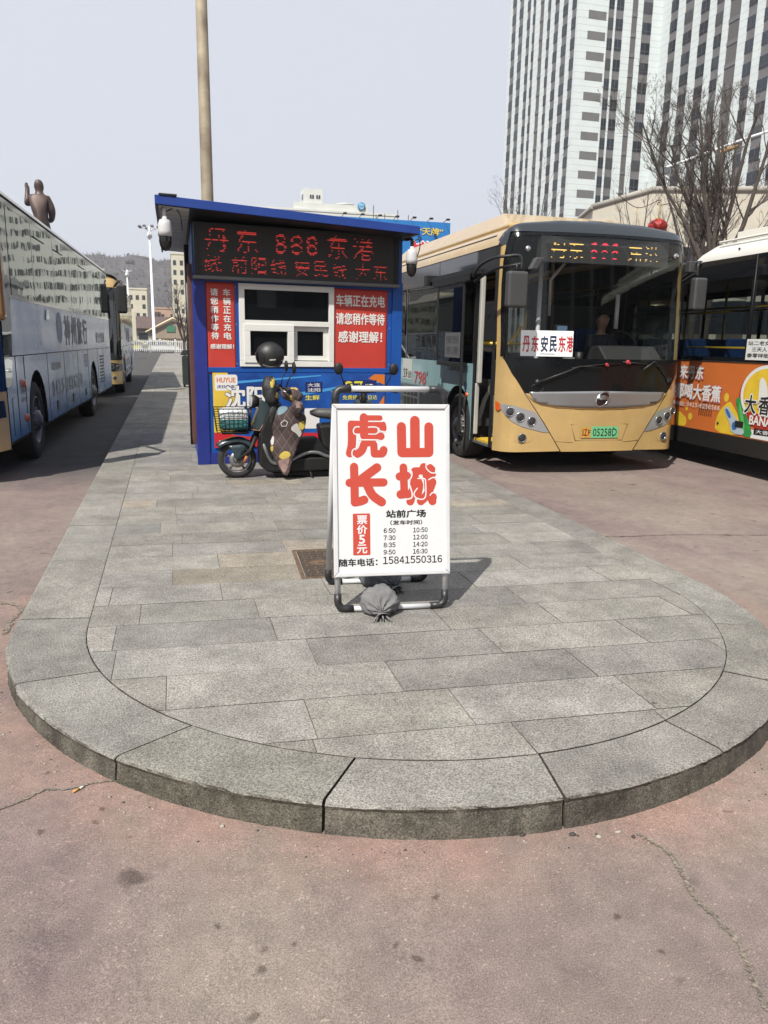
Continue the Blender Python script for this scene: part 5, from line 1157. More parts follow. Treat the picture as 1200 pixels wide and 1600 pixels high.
mb = MB(); mb.lathe([(.05, 0), (.055, .02), (.05, .12), (0, .125)], (-.02, .62, 1.41), n=14); mb.box((.55, .50, 1.405), (.78, .62, 1.43), 1); mb.box((-.25, .55, 1.405), (-.12, .66, 1.46), 1); mb.build('dashboard_clutter', [tblk, mat('clutter_grey', (.25, .25, .24), .5)], cb)
for x_, z_, r_ in ((.02, 1.385, .022), (.32, 1.42, .028)): mb = MB(); c = surf(fy, .02)(x_, z_); mb.ell(c, (r_, r_*.7, r_), 10, 0, nz=.5); mb.ell(c+V((r_*.9, 0, -r_*.5)), (r_*.7, r_*.5, r_*.6), 8, 0, nz=.5); mb.build('red_ribbon', mat('ribbon_red', (.45, .03, .04), .6), cb)
# route card lying in the windscreen
rc = root('route_card', 'white route card with red and black characters propped inside the gold bus windscreen', 'route card', mw=BM @ Matrix.Translation((-.73, .35, 1.47)))
ya_, yb_ = fy(-1.06, 1.63)+.05, fy(-.41, 1.63)+.05
cf = lambda off: (lambda a, b: V((a-.005, ya_+(yb_-ya_)*(a+.325)/.65-.35-off+.03*(b-1.47), b-1.47)))
mb = MB(); mb.panel([(-.325, 1.475), (.325, 1.475), (.325, 1.785), (-.325, 1.785)], cf(0), .05, 0)
for s, x, mi in (('丹', -.30, 1), ('东', -.19, 1), ('安', -.075, 2), ('民', .035, 2), ('东', .145, 1), ('港', .245, 1)): put(mb, s, cf(.003), x, 1.53+.01*(x+.3), .185, .085 if x < .2 else .075, .03, mi)
mb.panel([(-.085, 1.502), (.10, 1.502), (.10, 1.508), (-.085, 1.508)], cf(.003), .05, 2)
mb.build('card', [mat('card_white', (1.2, 1.2, 1.2), .5), mat('card_red', (.62, .02, .04), .5), mat('card_navy', (.02, .03, .09), .5)], rc)
# ------------------------------------------------------------------ touring coaches in the left lane
def wrap_mat():
    m = mat('coach_wrap', (.30, .34, .40), .26, .0, var=.08, scale=1.2, coat=.18, spec=.35); t = m.node_tree; L = t.links.new; p = t.nodes['Principled BSDF']
    tc = t.nodes.new('ShaderNodeTexCoord'); sx = t.nodes.new('ShaderNodeSeparateXYZ'); L(tc.outputs['Object'], sx.inputs[0])
    n = t.nodes.new('ShaderNodeTexNoise'); n.inputs['Scale'].default_value = .9; L(tc.outputs['Object'], n.inputs['Vector'])
    a = t.nodes.new('ShaderNodeMath'); a.operation = 'MULTIPLY_ADD'; a.inputs[1].default_value = .6; L(n.outputs['Fac'], a.inputs[0]); L(sx.outputs['Z'], a.inputs[2])
    r = t.nodes.new('ShaderNodeValToRGB'); mr = t.nodes.new('ShaderNodeMapRange'); mr.inputs['From Min'].default_value = .6; mr.inputs['From Max'].default_value = 2.3; L(a.outputs[0], mr.inputs[0]); L(mr.outputs[0], r.inputs[0])
    e = r.color_ramp.elements; e[0].position = 0; e[0].color = (.03, .13, .31, 1); e[1].position = 1; e[1].color = (.30, .35, .45, 1)
    for q, c in ((.25, (.08, .22, .42, 1)), (.55, (.26, .36, .48, 1))): k = e.new(q); k.color = c
    L(r.outputs[0], p.inputs['Base Color'])
    b = t.nodes.new('ShaderNodeBump'); b.inputs['Strength'].default_value = .35; b.inputs['Distance'].default_value = .05; n2 = t.nodes.new('ShaderNodeTexNoise'); n2.inputs['Scale'].default_value = 1.1; n2.inputs['Detail'].default_value = 1
    L(tc.outputs['Object'], n2.inputs['Vector']); L(n2.outputs['Fac'], b.inputs['Height']); L(b.outputs[0], p.inputs['Normal']); L(b.outputs[0], p.inputs['Coat Normal']); return m
wrap = wrap_mat(); cream = mat('coach_cream', (.50, .42, .26), .3, var=.06, scale=2, coat=.4); wink = mat('wrap_ink', (.035, .05, .10), .4); wblue = mat('wrap_blue', (.03, .08, .26), .4); wgrey = mat('wrap_grey', (.16, .17, .18), .4)
HC = 1.25; fc = make_fy(HC, .25, .25, .09, 1.2, 2.75, .9); LC = 11.9; ZC, ZD = 3.12, 3.36
rzc = -.024; cc0 = V((-1.837, 8.93, 0)) + Matrix.Rotation(rzc, 3, 'Z') @ V((-HC, 0, 0))
co = root('touring_coach', 'silver blue touring coach with its open wheel side nearest the left edge of the photo', 'coach', cc0, rzc)
co['label'] = 'nearest silver and blue touring coach in the shaded lane left of the platform'
prf = roof_prof(HC, ZC, ZD); mb = MB(); vs = []
for x, z in prf: vs += [V((x, fc(max(-HC, min(HC, x)), min(z, 3.1))+.05, z)), V((x, 1.4, z)), V((x, LC, z))]
n = len(prf); mb.add(vs, [(i*3+j, i*3+3+j, i*3+4+j, i*3+1+j) for i in range(n-1) for j in range(2)], 0, True); mb.build('roof', cream, co)
mb = MB(); 
for y0, y1 in ((.8, 3.3), (6.2, 9.0)):
    lo = [(-.9, y0, 3.33), (.9, y0, 3.33), (.9, y1, 3.33), (-.9, y1, 3.33)]; hi = [(-.7, y0+.5, 3.55), (.7, y0+.5, 3.55), (.7, y1-.5, 3.55), (-.7, y1-.5, 3.55)]
    mb.add(lo+hi, [(4, 5, 6, 7), (0, 1, 5, 4), (1, 2, 6, 5), (2, 3, 7, 6), (3, 0, 4, 7)])
mb.build('roof_fairing', cream, co, bevel=.06, seg=3)
CW = [(2.25, .62, .55), (8.3, .60, .53)]
cr = lambda off: sfn_r(HC, off); cl = lambda off: sfn_l(HC, off)
for f_, P_ in ((cr, lambda q: q), (cl, P2L)):
    mb = MB(); mb.panel(P_(skirt_poly(.55, LC-.12, .42, 1.37, CW)), f_(0), .3, 0); mb.panel(P_([(.55, 1.378), (LC-.12, 1.378), (LC-.12, 2.05), (1.05, 2.05), (.95, 1.75), (.80, 1.52), (.55, 1.42)]), f_(0), .4, 0); pn = mb.build('side_panel', wrap, co)
    if f_ is cr: cside = pn
    mb = MB(); mb.panel(P_([(.60, 3.06), (LC-.1, 3.06), (LC-.1, 3.13), (.60, 3.13)]), f_(.002), .5, 0); mb.panel(P_([(1.0, 2.052), (1.12, 2.052), (1.12, 3.06), (1.0, 3.06)]), f_(.002), .5, 0)
    wx = [1.14, 2.60, 4.20, 5.86, 6.85, 8.0, 9.2, 10.4, LC-.14]
    for a in wx[1:-1]: mb.panel(P_([(a-.03, 2.052), (a+.03, 2.052), (a+.03, 3.06), (a-.03, 3.06)]), f_(.002), .5, 0)
    mb.panel(P_([(1.0, 2.03), (LC-.12, 2.03), (LC-.12, 2.068), (1.0, 2.068)]), f_(.004), .5, 0); mb.build('window_surround', gblk, co)
    for a, b in zip(wx[:-1], wx[1:]): MB().panel(P_([(a+.03, 2.07), (b-.03, 2.07), (b-.03, 3.058), (a+.03, 3.058)]), f_(0), .6, 0).build('side_window', cog, co)
    mb = MB()
    for a in (2.60, 4.20, 6.85, 9.2): mb.tube([f_(.006)(*(P_([(a+.05, 2.90)])[0])), f_(.006)(*(P_([(a+.9, 2.90)])[0]))], .007, 5)
    mb.tube([f_(.004)(*(P_([(.6, 3.135)])[0])), f_(.004)(*(P_([(LC-.1, 3.135)])[0]))], .012, 6); mb.build('rain_gutter', tblk, co)
    # doorway window ahead of the front wheel
    dq = [(.50, 1.02), (.78, 1.06), (.90, 1.32), (.99, 1.75), (.99, 3.05), (.58, 3.05)]
    MB().panel(P_(dq), f_(.004), .5, 0).build('door_glass', cog, co)
f = cr(.004)
def cput(s, y, z, h, w, bold=.02, mi=0): t = MB(); (putd if s[0] == '0' else put)(t, s, f, y, z, h, w, bold, 0); t.build('text_line', (wink, wblue, wgrey)[mi], cside)
mb = MB(); mb.panel(circ((4.35, 1.74), .27, 28, .24), cr(.003), .2, 0); mb.panel(circ((4.30, 1.80), .10, 20, .16), cr(.0045), .2, 1); mb.build('roundel', [wblue, wgrey], cside)
t = MB()
for k, c in enumerate('神州旅行'): put(t, c, f, 4.85+k*.72, 1.48, .46, .56, .03)
t.build('text_line', wink, cside); t = MB()
for k, c in enumerate('安全快捷'): put(t, c, f, 9.0+k*.42, 1.50, .22, .30, .03)
t.build('text_line', wink, cside)
cput('服务热线', 3.45, 1.12, .11, .8, .02, 2); cput('0415-2826250', 3.35, .74, .22, 3.2, .03, 2); cput('辽F02665D', 1.22, .92, .08, .35, .03); cput('准乘45人', 1.22, .82, .06, .35, .01, 2)
mb = MB()
for i in range(5):
    for j in range(5): mb.panel([(6.9+i*.12, 1.06+j*.05), (6.98+i*.12, 1.06+j*.05), (6.98+i*.12, 1.085+j*.05), (6.9+i*.12, 1.085+j*.05)], cr(.003), .2, 0)
mb.build('checker_print', wblue, cside)
mb = MB()
for q in ([(.74, .47), (.74, .90), (.86, .91)], [(1.52, 1.372), (1.52, .45)], [(1.05, .45), (1.05, 1.372)]): mb.tube([cr(.001)(*p) for p in q], .005, 5)
mb.tube([cr(.002)(.55, 1.374), cr(.002)(LC-.12, 1.374)], .006, 5)
for y_ in (3.1, 4.6, 6.1, 7.5, 9.1, 10.2): mb.tube([cr(.001)(y_, .45), cr(.001)(y_, 1.372)], .003, 5)
mb.build('panel_seam', tblk, co)
mb = MB()
for y_ in (3.75, 5.35, 6.95): mb.box((HC, y_-.06, .52), (HC+.012, y_+.06, .66))
mb.build('locker_handle', tblk, co, bevel=.008)
for y_, z_, m_ in ((1.36, 1.04, amber), (1.42, .62, amber)): mb = MB(); mb.lathe([(.05, 0), (.042, .03), (0, .036)], (HC, y_, z_), (1, 0, 0), 16); mb.build('side_marker', m_, co)
mb = MB(); mb.prism([(3.2, 1.83), (3.42, 1.85), (3.46, 1.97), (3.26, 1.98)], (HC, 0, 0), (0, 1, 0), (0, 0, 1), .02); mb.build('side_lamp', lampg, co, bevel=.008)
mb = MB()
for k in range(9): mb.box((HC, 9.5, .62+k*.07), (HC+.008, 10.1, .655+k*.07))
mb.build('louvre', tblk, co)
# front: gold lower face, glass above, black mask, corner pillars, tall mirrors
g0 = [(-HC, .35), (HC, .35), (HC, 1.0), (1.0, 1.0), (.7, 1.12), (0, 1.16), (-.7, 1.12), (-1.0, 1.0), (-HC, 1.0)]
MB().panel(g0, surf(fc, 0), .06).build('bumper', gold, co)
g1_ = [(-HC, 1.004), (-1.0, 1.004), (-.7, 1.124), (0, 1.164), (.7, 1.124), (1.0, 1.004), (HC, 1.004), (HC, 2.98), (0, 3.05), (-HC, 2.98)]
MB().panel(g1_, surf(fc, 0), .08).build('windscreen', cog, co)
mb = MB(); mb.panel([(-HC, 2.95), (HC, 2.95), (HC, 3.12), (.9, 3.3), (-.9, 3.3), (-HC, 3.12)], surf(fc, .006), .06); mb.build('front_cap', gold, co)
mb = MB(); mb.panel([(-HC, 2.55), (-1.05, 2.62), (1.05, 2.62), (HC, 2.55), (HC, 2.945), (-HC, 2.945)], surf(fc, .004), .06); mb.panel([(-1.235, 1.0), (-1.16, 1.03), (-1.16, 2.55), (-1.235, 2.55)], surf(fc, .004), .06); mb.panel([(1.16, 1.03), (1.235, 1.0), (1.235, 2.55), (1.16, 2.55)], surf(fc, .004), .06); mb.build('black_surround', gblk, co)
for s_ in (1, -1):
    q = [(.62, .98), (1.235, .90), (1.24, .72), (1.0, .70), (.7, .82)]; q = q if s_ == 1 else mirx(q)
    h = MB().panel(q, surf(fc, .007), .04).build('headlight', gblk, co); bulbs(h, 'lamp', [(s_*.8, .89), (s_*.98, .83), (s_*1.13, .80)], .06, surf(fc, .009))
    bulbs(co, 'fog_lamp', [(s_*1.05, .52)], .05, surf(fc, .006))
    if s_ < 0: continue
    mb = MB(); mb.tube(spline([(s_*1.15, fc(1.1, 2.9), 2.98), (s_*1.28, -.05, 3.08), (s_*1.36, -.2, 3.06), (s_*1.36, -.25, 2.9)], 6), .03, 8); ar = mb.build('mirror_arm', tblk, co)
    mb = MB(); mb.box((s_*1.36-.13, -.34, 2.25), (s_*1.36+.13, -.14, 3.0)); mb.build('mirror', tblk if s_ == 1 else tblk, ar, bevel=.06, seg=4)
mb = MB(); mb.panel([(.35, .60), (-.35, .60), (-.35, .46), (.35, .46)], surf(fc, .004), .06); mb.build('number_plate', mat('plate_yellow', (.55, .36, .04), .4), co)
MB().box((-HC+.01, LC-.14, .42), (HC-.01, LC-.06, 3.25)).build('rear_panel', cream, co, bevel=.05)
MB().box((-HC+.05, .7, .36), (HC-.05, LC-.15, .9)).build('chassis', under, co)
for x, s_ in ((HC-.03, 1), (-HC+.03, -1)):
    for y_, r_, z_ in CW: bus_wheel(co, x, y_, .51, s_)
for y_, r_, z_ in CW:
    for x0, x1 in ((HC-.02, HC-.5), (-HC+.02, -HC+.5)):
        mb = MB(); mb.add([V((x, p, q)) for x in (x0, x1) for p, q in arch(y_, r_, z_)], [(i, i+1, 16+i, 15+i) for i in range(14)]); mb.build('wheel_arch', under, co)
c2 = dup(co, V((-1.42, 22.6, 0))+Matrix.Rotation(.02, 3, 'Z') @ V((-HC, 0, 0)), .02, 'farther touring coach with a gold face and big black mirror behind the nearest coach', 'coaches lined up left of the platform')
co['group'] = 'coaches lined up left of the platform'
# the nearest coach carries a gold mirror cover that hangs into the left edge of the view
for a in [o for o in bpy.data.objects if o.parent == co and o.name.startswith('mirror_arm')]:
    for b in [o for o in bpy.data.objects if o.parent == a]:
        b.data = b.data.copy() if b.data.users > 1 else b.data; b.data.materials.clear(); b.data.materials.append(mat('mirror_bronze', (.30, .15, .05), .3, .3, coat=.4)); b['label'] = 'bronze mirror cover'
        for q in b.data.vertices: q.co.z = 1.75+(q.co.z-2.25)*1.45; q.co.x -= .02
# ------------------------------------------------------------------ white bus with the orange advert, right edge
a3 = -math.radians(3); sdv = V((math.sin(math.radians(3)), math.cos(math.radians(3)), 0)); HB = 1.25
REF = 4.3
pw0 = V((7.05, 9.5, 0)) + sdv*(-REF) + V((math.cos(math.radians(3)), -math.sin(math.radians(3)), 0))*HB
wb = root('advert_bus', 'white-roofed black and orange bus with a fruit drink advert at the right edge', 'bus', pw0, a3)
LB = 10.6; wl = lambda off: sfn_l(HB, off); wr_ = lambda off: sfn_r(HB, off); wroof = mat('bus_white', (.74, .73, .66), .35, var=.04, scale=2, coat=.3)
YT = REF+.30                                             # the white roof cover starts here and runs to the front
prf = roof_prof(HB, 2.76, 3.05); n = len(prf)
mb = MB(); vs = []
for x, z in prf: vs += [V((x, .4, z)), V((x, YT-.35, z)), V((x*.985, YT-.12, 2.76+(z-2.76)*.72)), V((x*.97, YT, 2.76+(z-2.76)*.3))]
mb.add(vs, [(i*4+j, i*4+4+j, i*4+5+j, i*4+1+j) for i in range(n-1) for j in range(3)], 0, True); mb.build('roof_cover', wroof, wb)
mb = MB(); mb.box((-HB+.01, .42, 2.74), (HB-.01, LB, 2.80)); mb.build('roof', gblk, wb, bevel=.03)
mb = MB(); mb.box((-1.0, 1.0, 3.0), (1.0, YT-.6, 3.12)); mb.tube([(-1.18, 1.0, 2.99), (-1.18, YT-.5, 2.99)], .02, 6)
for k in range(4): mb.ell((-1.235, .9+k*.9, 2.86), (.012, .02, .015), 8, 1)
mb.build('roof_rail', [wroof, tblk], wb, bevel=.03)
obm = mat('ad_orange', (.58, .155, .035), .4, var=.05, scale=2, coat=.2)
WB = [(1.45, .55, .5), (7.4, .55, .5)]
for f_, P_, front in ((wl, P2L, True), (wr_, lambda q: q, False)):
    mb = MB(); mb.panel(P_(skirt_poly(.4, LB, .50, 1.44, WB)), f_(0), .4, 0); w_s = mb.build('side_panel', obm, wb)
    if front: ws_main = w_s
    mb = MB(); mb.panel(P_(skirt_poly(.4, LB, .28, .497, WB)), f_(0), .4, 0); mb.build('lower_skirt', tblk, wb)
    mb = MB(); mb.panel(P_([(.4, 2.50), (LB, 2.50), (LB, 2.76), (.4, 2.76)]), f_(0), .5, 0); wx = [.5, 3.2, 4.75, 6.3, 7.9, 9.3, LB-.08]
    for a in wx: mb.panel(P_([(a-.05, 1.445), (a+.05, 1.445), (a+.05, 2.50), (a-.05, 2.50)]), f_(0), .5, 0)
    mb.panel(P_([(.45, 1.443), (LB, 1.443), (LB, 1.50), (.45, 1.50)]), f_(.002), .5, 0); mb.build('window_band', gblk, wb)
    for a, b in zip(wx[:-1], wx[1:]): MB().panel(P_([(a+.05, 1.50), (b-.05, 1.50), (b-.05, 2.50), (a+.05, 2.50)]), f_(-.004), .9, 0).build('side_window', rpg, wb)
mb = MB(); mb.box((-HB+.01, LB-.05, .3), (HB-.01, LB-.005, 1.44)); mb.box((-HB+.01, LB-.05, 1.44), (HB-.01, LB-.01, 2.75), 1); mb.build('rear_panel', [obm, gblk], wb)
mb = MB(); mb.box((-HB+.02, .38, .3), (HB-.02, .42, 2.75)); mb.build('front_panel', gblk, wb)
mb = MB(); mb.box((-HB+.05, .5, .3), (HB-.05, LB-.1, .42)); mb.build('floor', under, wb)
mb = MB(); mb.box((-HB+.04, .5, 2.62), (HB-.04, LB-.1, 2.66)); mb.build('ceiling', intg, wb)
for k in range(9):
    for x in (-.95, -.52, .52, .95):
        if x > 0 and k % 2: continue
        mb = MB(); seat(mb, x, 1.6+k*.95, .62); mb.build('passenger_seat', [seatb, tblk], wb, bevel=.02)
mb = MB()
for y_ in (2, 4, 6, 8, 9.5):
    for x in (-.35, .35): mb.tube([(x, y_, .4), (x, y_, 2.62)], .018, 6)
for x in (-.35, .35): mb.tube([(x, 1, 2.2), (x, 9.8, 2.2)], .018, 6)
mb.tube([(-1.18, 3.1, 1.62), (-1.18, 4.6, 1.62)], .016, 6); mb.build('grab_rail', rail, wb)
mb = MB(); mb.tube([wl(.003)(-3.2, 1.5), wl(.003)(-3.2, 2.76)], .006, 5); mb.tube([wl(.003)(-.4, 1.44), wl(.003)(-LB, 1.44)], .006, 5)
for k in range(7): y_ = 4.06-k*.045; mb.tube([wl(.002)(-y_, .70), wl(.002)(-y_, .86)], .006, 5)
mb.lathe([(.022, 0), (.016, .012), (0, .014)], (-HB, 3.62, .63), (-1, 0, 0), 12); mb.box((-HB-.012, 3.1, .62), (-HB, 3.26, .70)); mb.build('panel_detail', tblk, wb)
for x, s_ in ((-HB+.03, -1), (HB-.03, 1)):
    for y_, r_, z_ in WB: bus_wheel(wb, x, y_, .46, s_)
# printed advert.  px along the side: reference mark y'=0 at local LB-.5
yl = [mat('ad_yellow', (.72, .50, .04), .4, var=.12, scale=4), mat('ad_white', (.74, .74, .72), .4), mat('ad_green', (.03, .28, .07), .35, var=.3, scale=9), mat('ad_silver', (.42, .50, .56), .3), ink, mat('ad_deep_red', (.42, .03, .02), .4), mat('ad_lilac', (.50, .16, .16), .4), mat('ad_blue', (.05, .14, .34), .4), mat('ad_lightgreen', (.12, .45, .10), .35)]
mb = MB(); e = [0]
def wq(poly, mi, sm=0, step=.15):                       # poly in (y' towards the front, z)
    e[0] += 1; p = [(-(REF-a), z) for a, z in poly]; mb.panel(smooth(p, sm) if sm else p, wl(.002+e[0]*.0004), step, mi)
def wt(s, a, z, h, w, bold, mi): e[0] += 1; put(mb, s, wl(.003+e[0]*.0004), -(REF-a), z, h, w, bold, mi)
wq([(-.3, .51), (-.3, .73), (-.18, .69), (-.04, .63), (-.04, .53), (-.1, .51)], 0, 1); wq([(.62, .51), (.63, .69), (.70, .82), (.88, .95), (.97, .87), (1.08, .77), (1.16, .56), (1.1, .51)], 0, 1)
wq(circ((.80, .98), .05, 14, .06), 0); wq(circ((.04, .66), .05, 14), 0); wq(circ((-.06, .76), .03, 12), 0)
wq(circ((1.46, 1.02), .41, 40, .36), 5); wq(circ((1.55, 1.06), .47, 44, .36), 1); wq(circ((1.56, 1.06), .43, 44, .32), 0)
wq([(1.43, .90), (1.42, 1.12), (1.41, 1.23), (1.45, 1.28), (1.53, 1.22), (1.58, 1.1), (1.6, .9)], 1, 2)
wq([(1.2, .86), (1.33, .66), (1.7, .62), (2.0, .66), (2.0, .82), (1.62, .80)], 5, 1)
wq([(1.36, .515), (1.36, .62), (2.2, .60), (2.2, .515)], 1); wq([(1.41, .56), (1.41, .64), (1.95, .655), (1.95, .575)], 4)
wq([(1.0, .95), (1.03, 1.0), (1.08, 1.0), (1.12, .91), (1.20, .82), (1.30, .72), (1.41, .52), (1.2, .52), (1.14, .66), (1.06, .83)], 2, 1); wq([(1.06, .93), (1.09, .93), (1.22, .70), (1.24, .55), (1.20, .55), (1.16, .68)], 8, 1)
wq([(.77, .82), (.84, .885), (.99, .765), (1.13, .68), (1.27, .53), (.98, .53), (.94, .65)], 3, 1); wq([(.80, .815), (.84, .85), (.95, .75), (.92, .70)], 7, 1); wq([(.97, .66), (1.06, .70), (1.10, .60), (1.0, .56)], 7, 1)
for s, a, z, h, w_ in (('来丹东', -.30, 1.185, .185, .55), ('都喝大香蕉', -.36, .905, .21, 1.04)):
    wt(s, a-.012, z-.012, h+.02, w_+.024, .06, 6); wt(s, a, z, h, w_, .035, 1)
wt('联系电话：', -.52, .79, .062, .42, .03, 6); wt('联系电话：', -.52, .795, .06, .42, .012, 1); e[0] += 1; putd(mb, '0415-6256566', wl(.003+e[0]*.0004), -(REF+.06), .80, .058, .76, .02, 1)
for c, a in (('大', 1.20), ('香', 1.46), ('蕉', 1.74)): wt(c, a-.01, .81, .24, .22, .075, 1); wt(c, a, .82, .22, .20, .035, 4)
wt('BANANA', 1.32, .685, .11, .62, .03, 1); wt('大香蕉', 1.46, .583, .05, .35, .01, 1)
wq([(1.10, 1.475), (1.10, 1.73), (1.9, 1.73), (1.9, 1.475)], 1)
for k, s in enumerate(('站二老女', '三天人 街', '泰零祥街')): wt(s, 1.13+.08*(k == 1), 1.655-k*.075, .052, .40, .012, 4)
mb.build('printed_advert', yl, ws_main)
# ================================================================== BACKGROUND
# ---- the two towers
tw_white = mat('tower_white', (.67, .73, .735), .55, var=.05, scale=.4); tw_grey = mat('tower_grey', (.150, .145, .150), .6, var=.1, scale=.8); tw_win = mat('tower_glass', (.010, .014, .022), .15, spec=.4); louv = mat('tower_louvre', (.11, .104, .104), .7)
def joints(m, step=1.1):
    t = m.node_tree; L = t.links.new; p = t.nodes['Principled BSDF']; g_ = t.nodes.new('ShaderNodeNewGeometry'); sx = t.nodes.new('ShaderNodeSeparateXYZ'); L(g_.outputs['Position'], sx.inputs[0])
    d = t.nodes.new('ShaderNodeMath'); d.operation = 'PINGPONG'; d.inputs[1].default_value = step/2; L(sx.outputs['Z'], d.inputs[0])
    l = t.nodes.new('ShaderNodeMath'); l.operation = 'LESS_THAN'; l.inputs[1].default_value = .03; L(d.outputs[0], l.inputs[0])
    s = [q for q in t.links if q.to_socket == p.inputs['Base Color']][0].from_socket
    x = t.nodes.new('ShaderNodeMix'); x.data_type = 'RGBA'; L(l.outputs[0], x.inputs[0]); L(s, x.inputs[6]); x.inputs[7].default_value = (.33, .35, .34, 1); L(x.outputs[2], p.inputs['Base Color'])
joints(tw_white)
tw_b = mat('tower_glass_blind', (.05, .053, .06), .3); tw_c = mat('tower_glass_blue', (.018, .026, .042), .12)
FH = 3.3
def tower(name, label, base, fn_faces, x0, y0, x1, y1, H, zref):
    """fn_faces: list of (origin, dir, normal, columns); columns = (a, b, kind)"""
    r = root(name, label, 'tower block', (x0, y0, 0))
    mb = MB(); mb.box((x0+.6, y0+.6, 0), (x1-.1, y1-.1, H)); mb.build('core', tw_grey, r, True)
    wins = []; strips = []; rails = []; blks = []; parts = []
    for (O_, D, N, width, cols) in fn_faces:
        O_, D, N = V(O_), V(D), V(N); last = .503 if N.x < -.5 and D.y > 0 else 0
        def slab(mb, a, b, z0, z1, d0, d1, mi=0):
            A = [O_+D*s+N*d+V((0, 0, z)) for z in (z0, z1) for s, d in ((a, d0), (b, d0), (b, d1), (a, d1))]
            mb.add(A, [(0,1,2,3),(4,7,6,5),(0,4,5,1),(1,5,6,2),(2,6,7,3),(3,7,4,0)] if D.cross(N).z < 0 else [(3,2,1,0),(5,6,7,4),(1,5,4,0),(2,6,5,1),(3,7,6,2),(0,4,7,3)], mi)
        for a, b, kind in cols:
            if a > last: m_ = MB(); slab(m_, last, a, 0, H, -.5, 0); parts.append(m_)
            last = b; n0 = int((H)/FH)
            m_ = MB()
            if kind == 'w': slab(m_, a, b, 0, H, -.5, -.15); strips.append(('spandrel_strip', m_, tw_grey))
            elif kind == 'l': slab(m_, a, b, 0, H, -.5, -.15); strips.append(('louvre_strip', m_, louv))
            else: slab(m_, a, b, 0, H, -.5, 0); strips.append(('white_band', m_, tw_white))
            for f in range(n0):
                z = f*FH+zref
                if z+FH > H: break
                w = MB()
                if kind == 'w': slab(w, a+.02, b-.02, z, z+1.85, -.149, -.10, 0); slab(w, a+.02, a+.11, z, z+1.85, -.099, -.05, 1); slab(w, b-.11, b-.02, z, z+1.85, -.099, -.05, 1); slab(w, (a+b)/2-.04, (a+b)/2+.04, z, z+1.85, -.099, -.05, 1); slab(w, a+.11, b-.11, z+.42, z+.5, -.099, -.06, 1); wins.append((f, a, w))
                elif kind == 'l': slab(w, a, b, z+2.55, z+FH-.12, -.149, -.05); w.s and rails.append(w)
                elif kind == 'b': slab(w, a, b, z+1.2, z+2.6, .001, .012); blks.append(w)
        if last < width: m_ = MB(); slab(m_, last, width, 0, H, -.5, 0); parts.append(m_)
    for m_ in parts: m_.build('pilaster', tw_white, r, True)
    for nm, m_, q in strips: m_.build(nm, q, r, True)
    for w in rails: w.build('louvre_rail', tw_grey, r, True)
    for w in blks: w.build('grey_panel', tw_grey, r, True)
    lo_f = [w for w in wins if 10 <= w[0]*FH+zref]; lo_f.sort(key=lambda w: (w[0], w[1])); near = lo_f[:100]; rest = [w for w in wins if w not in near]
    rw = random.Random(len(label))
    for f, a, w in near: w.build('window', [rw.choice((tw_win, tw_win, tw_c, tw_c, tw_b)), mat('tower_mullion', (.07, .07, .072), .6)], r, True)
    if rest:
        mb = MB()
        for f, a, w in rest: k = rw.choice((0, 0, 2, 2, 3)); mb.add(w.v, w.f); mb.m[-len(w.m):] = [q or k for q in w.m]
        tag(mb.build('window', [tw_win, MATS['tower_mullion'], tw_c, tw_b], r, True), kind='stuff')
    mb = MB(); mb.box((x0-.2, y0-.2, H), (x1, y1, H+1.2)); mb.build('parapet', tw_white, r, True)
    return r
# corner y 134.972 xA 70.89750000000001
T1L = [(0.87, 2.7, 'w'), (4.1, 6.21, 'w'), (7.67, 9.53, 'w'), (11.15, 12.57, 'w'), (14.14, 15.94, 'l'), (17.87, 19.22, 'w'), (20.26, 21.92, 'w'), (23.71, 25.81, 'w'), (27.25, 29.35, 'w')]
T1F = [(1.95, 5.46, 'b'), (5.83, 6.97, 'w'), (7.35, 8.88, 'w'), (10.54, 11.69, 'l'), (12.72, 14.67, 'w')]
T2L = [(2.62, 4.88, 'w'), (6.8, 9.35, 'w'), (11.3, 13.7, 'w'), (15.42, 17.44, 'w'), (18.84, 21.58, 'l'), (23.35, 25.37, 'w'), (27.05, 29.47, 'w'), (31.23, 33.78, 'w'), (35.73, 38.13, 'w'), (39.85, 41.87, 'w'), (43.27, 46.01, 'l'), (47.78, 49.8, 'w'), (51.48, 53.9, 'w')] # xB 87.55533000000001
XA, XB = 70.9, 87.55
tower('tower_block', 'white and grey tower block left of the right-hand tower, with a corner facing the platform', None,
      [((XA, 137, 0), (0, 1, 0), (-1, 0, 0), 30.5, T1L), ((XA, 137, 0), (1, 0, 0), (0, -1, 0), 16.64, T1F)], XA, 137, XB, 167.5, 84, .9)
tower('tower_block', 'white and grey tower block at the right edge behind the big bare tree', None,
      [((XB, 137, 0), (0, -1, 0), (-1, 0, 0), 58, T2L)], XB, 79, XB+18, 137, 84, .35)
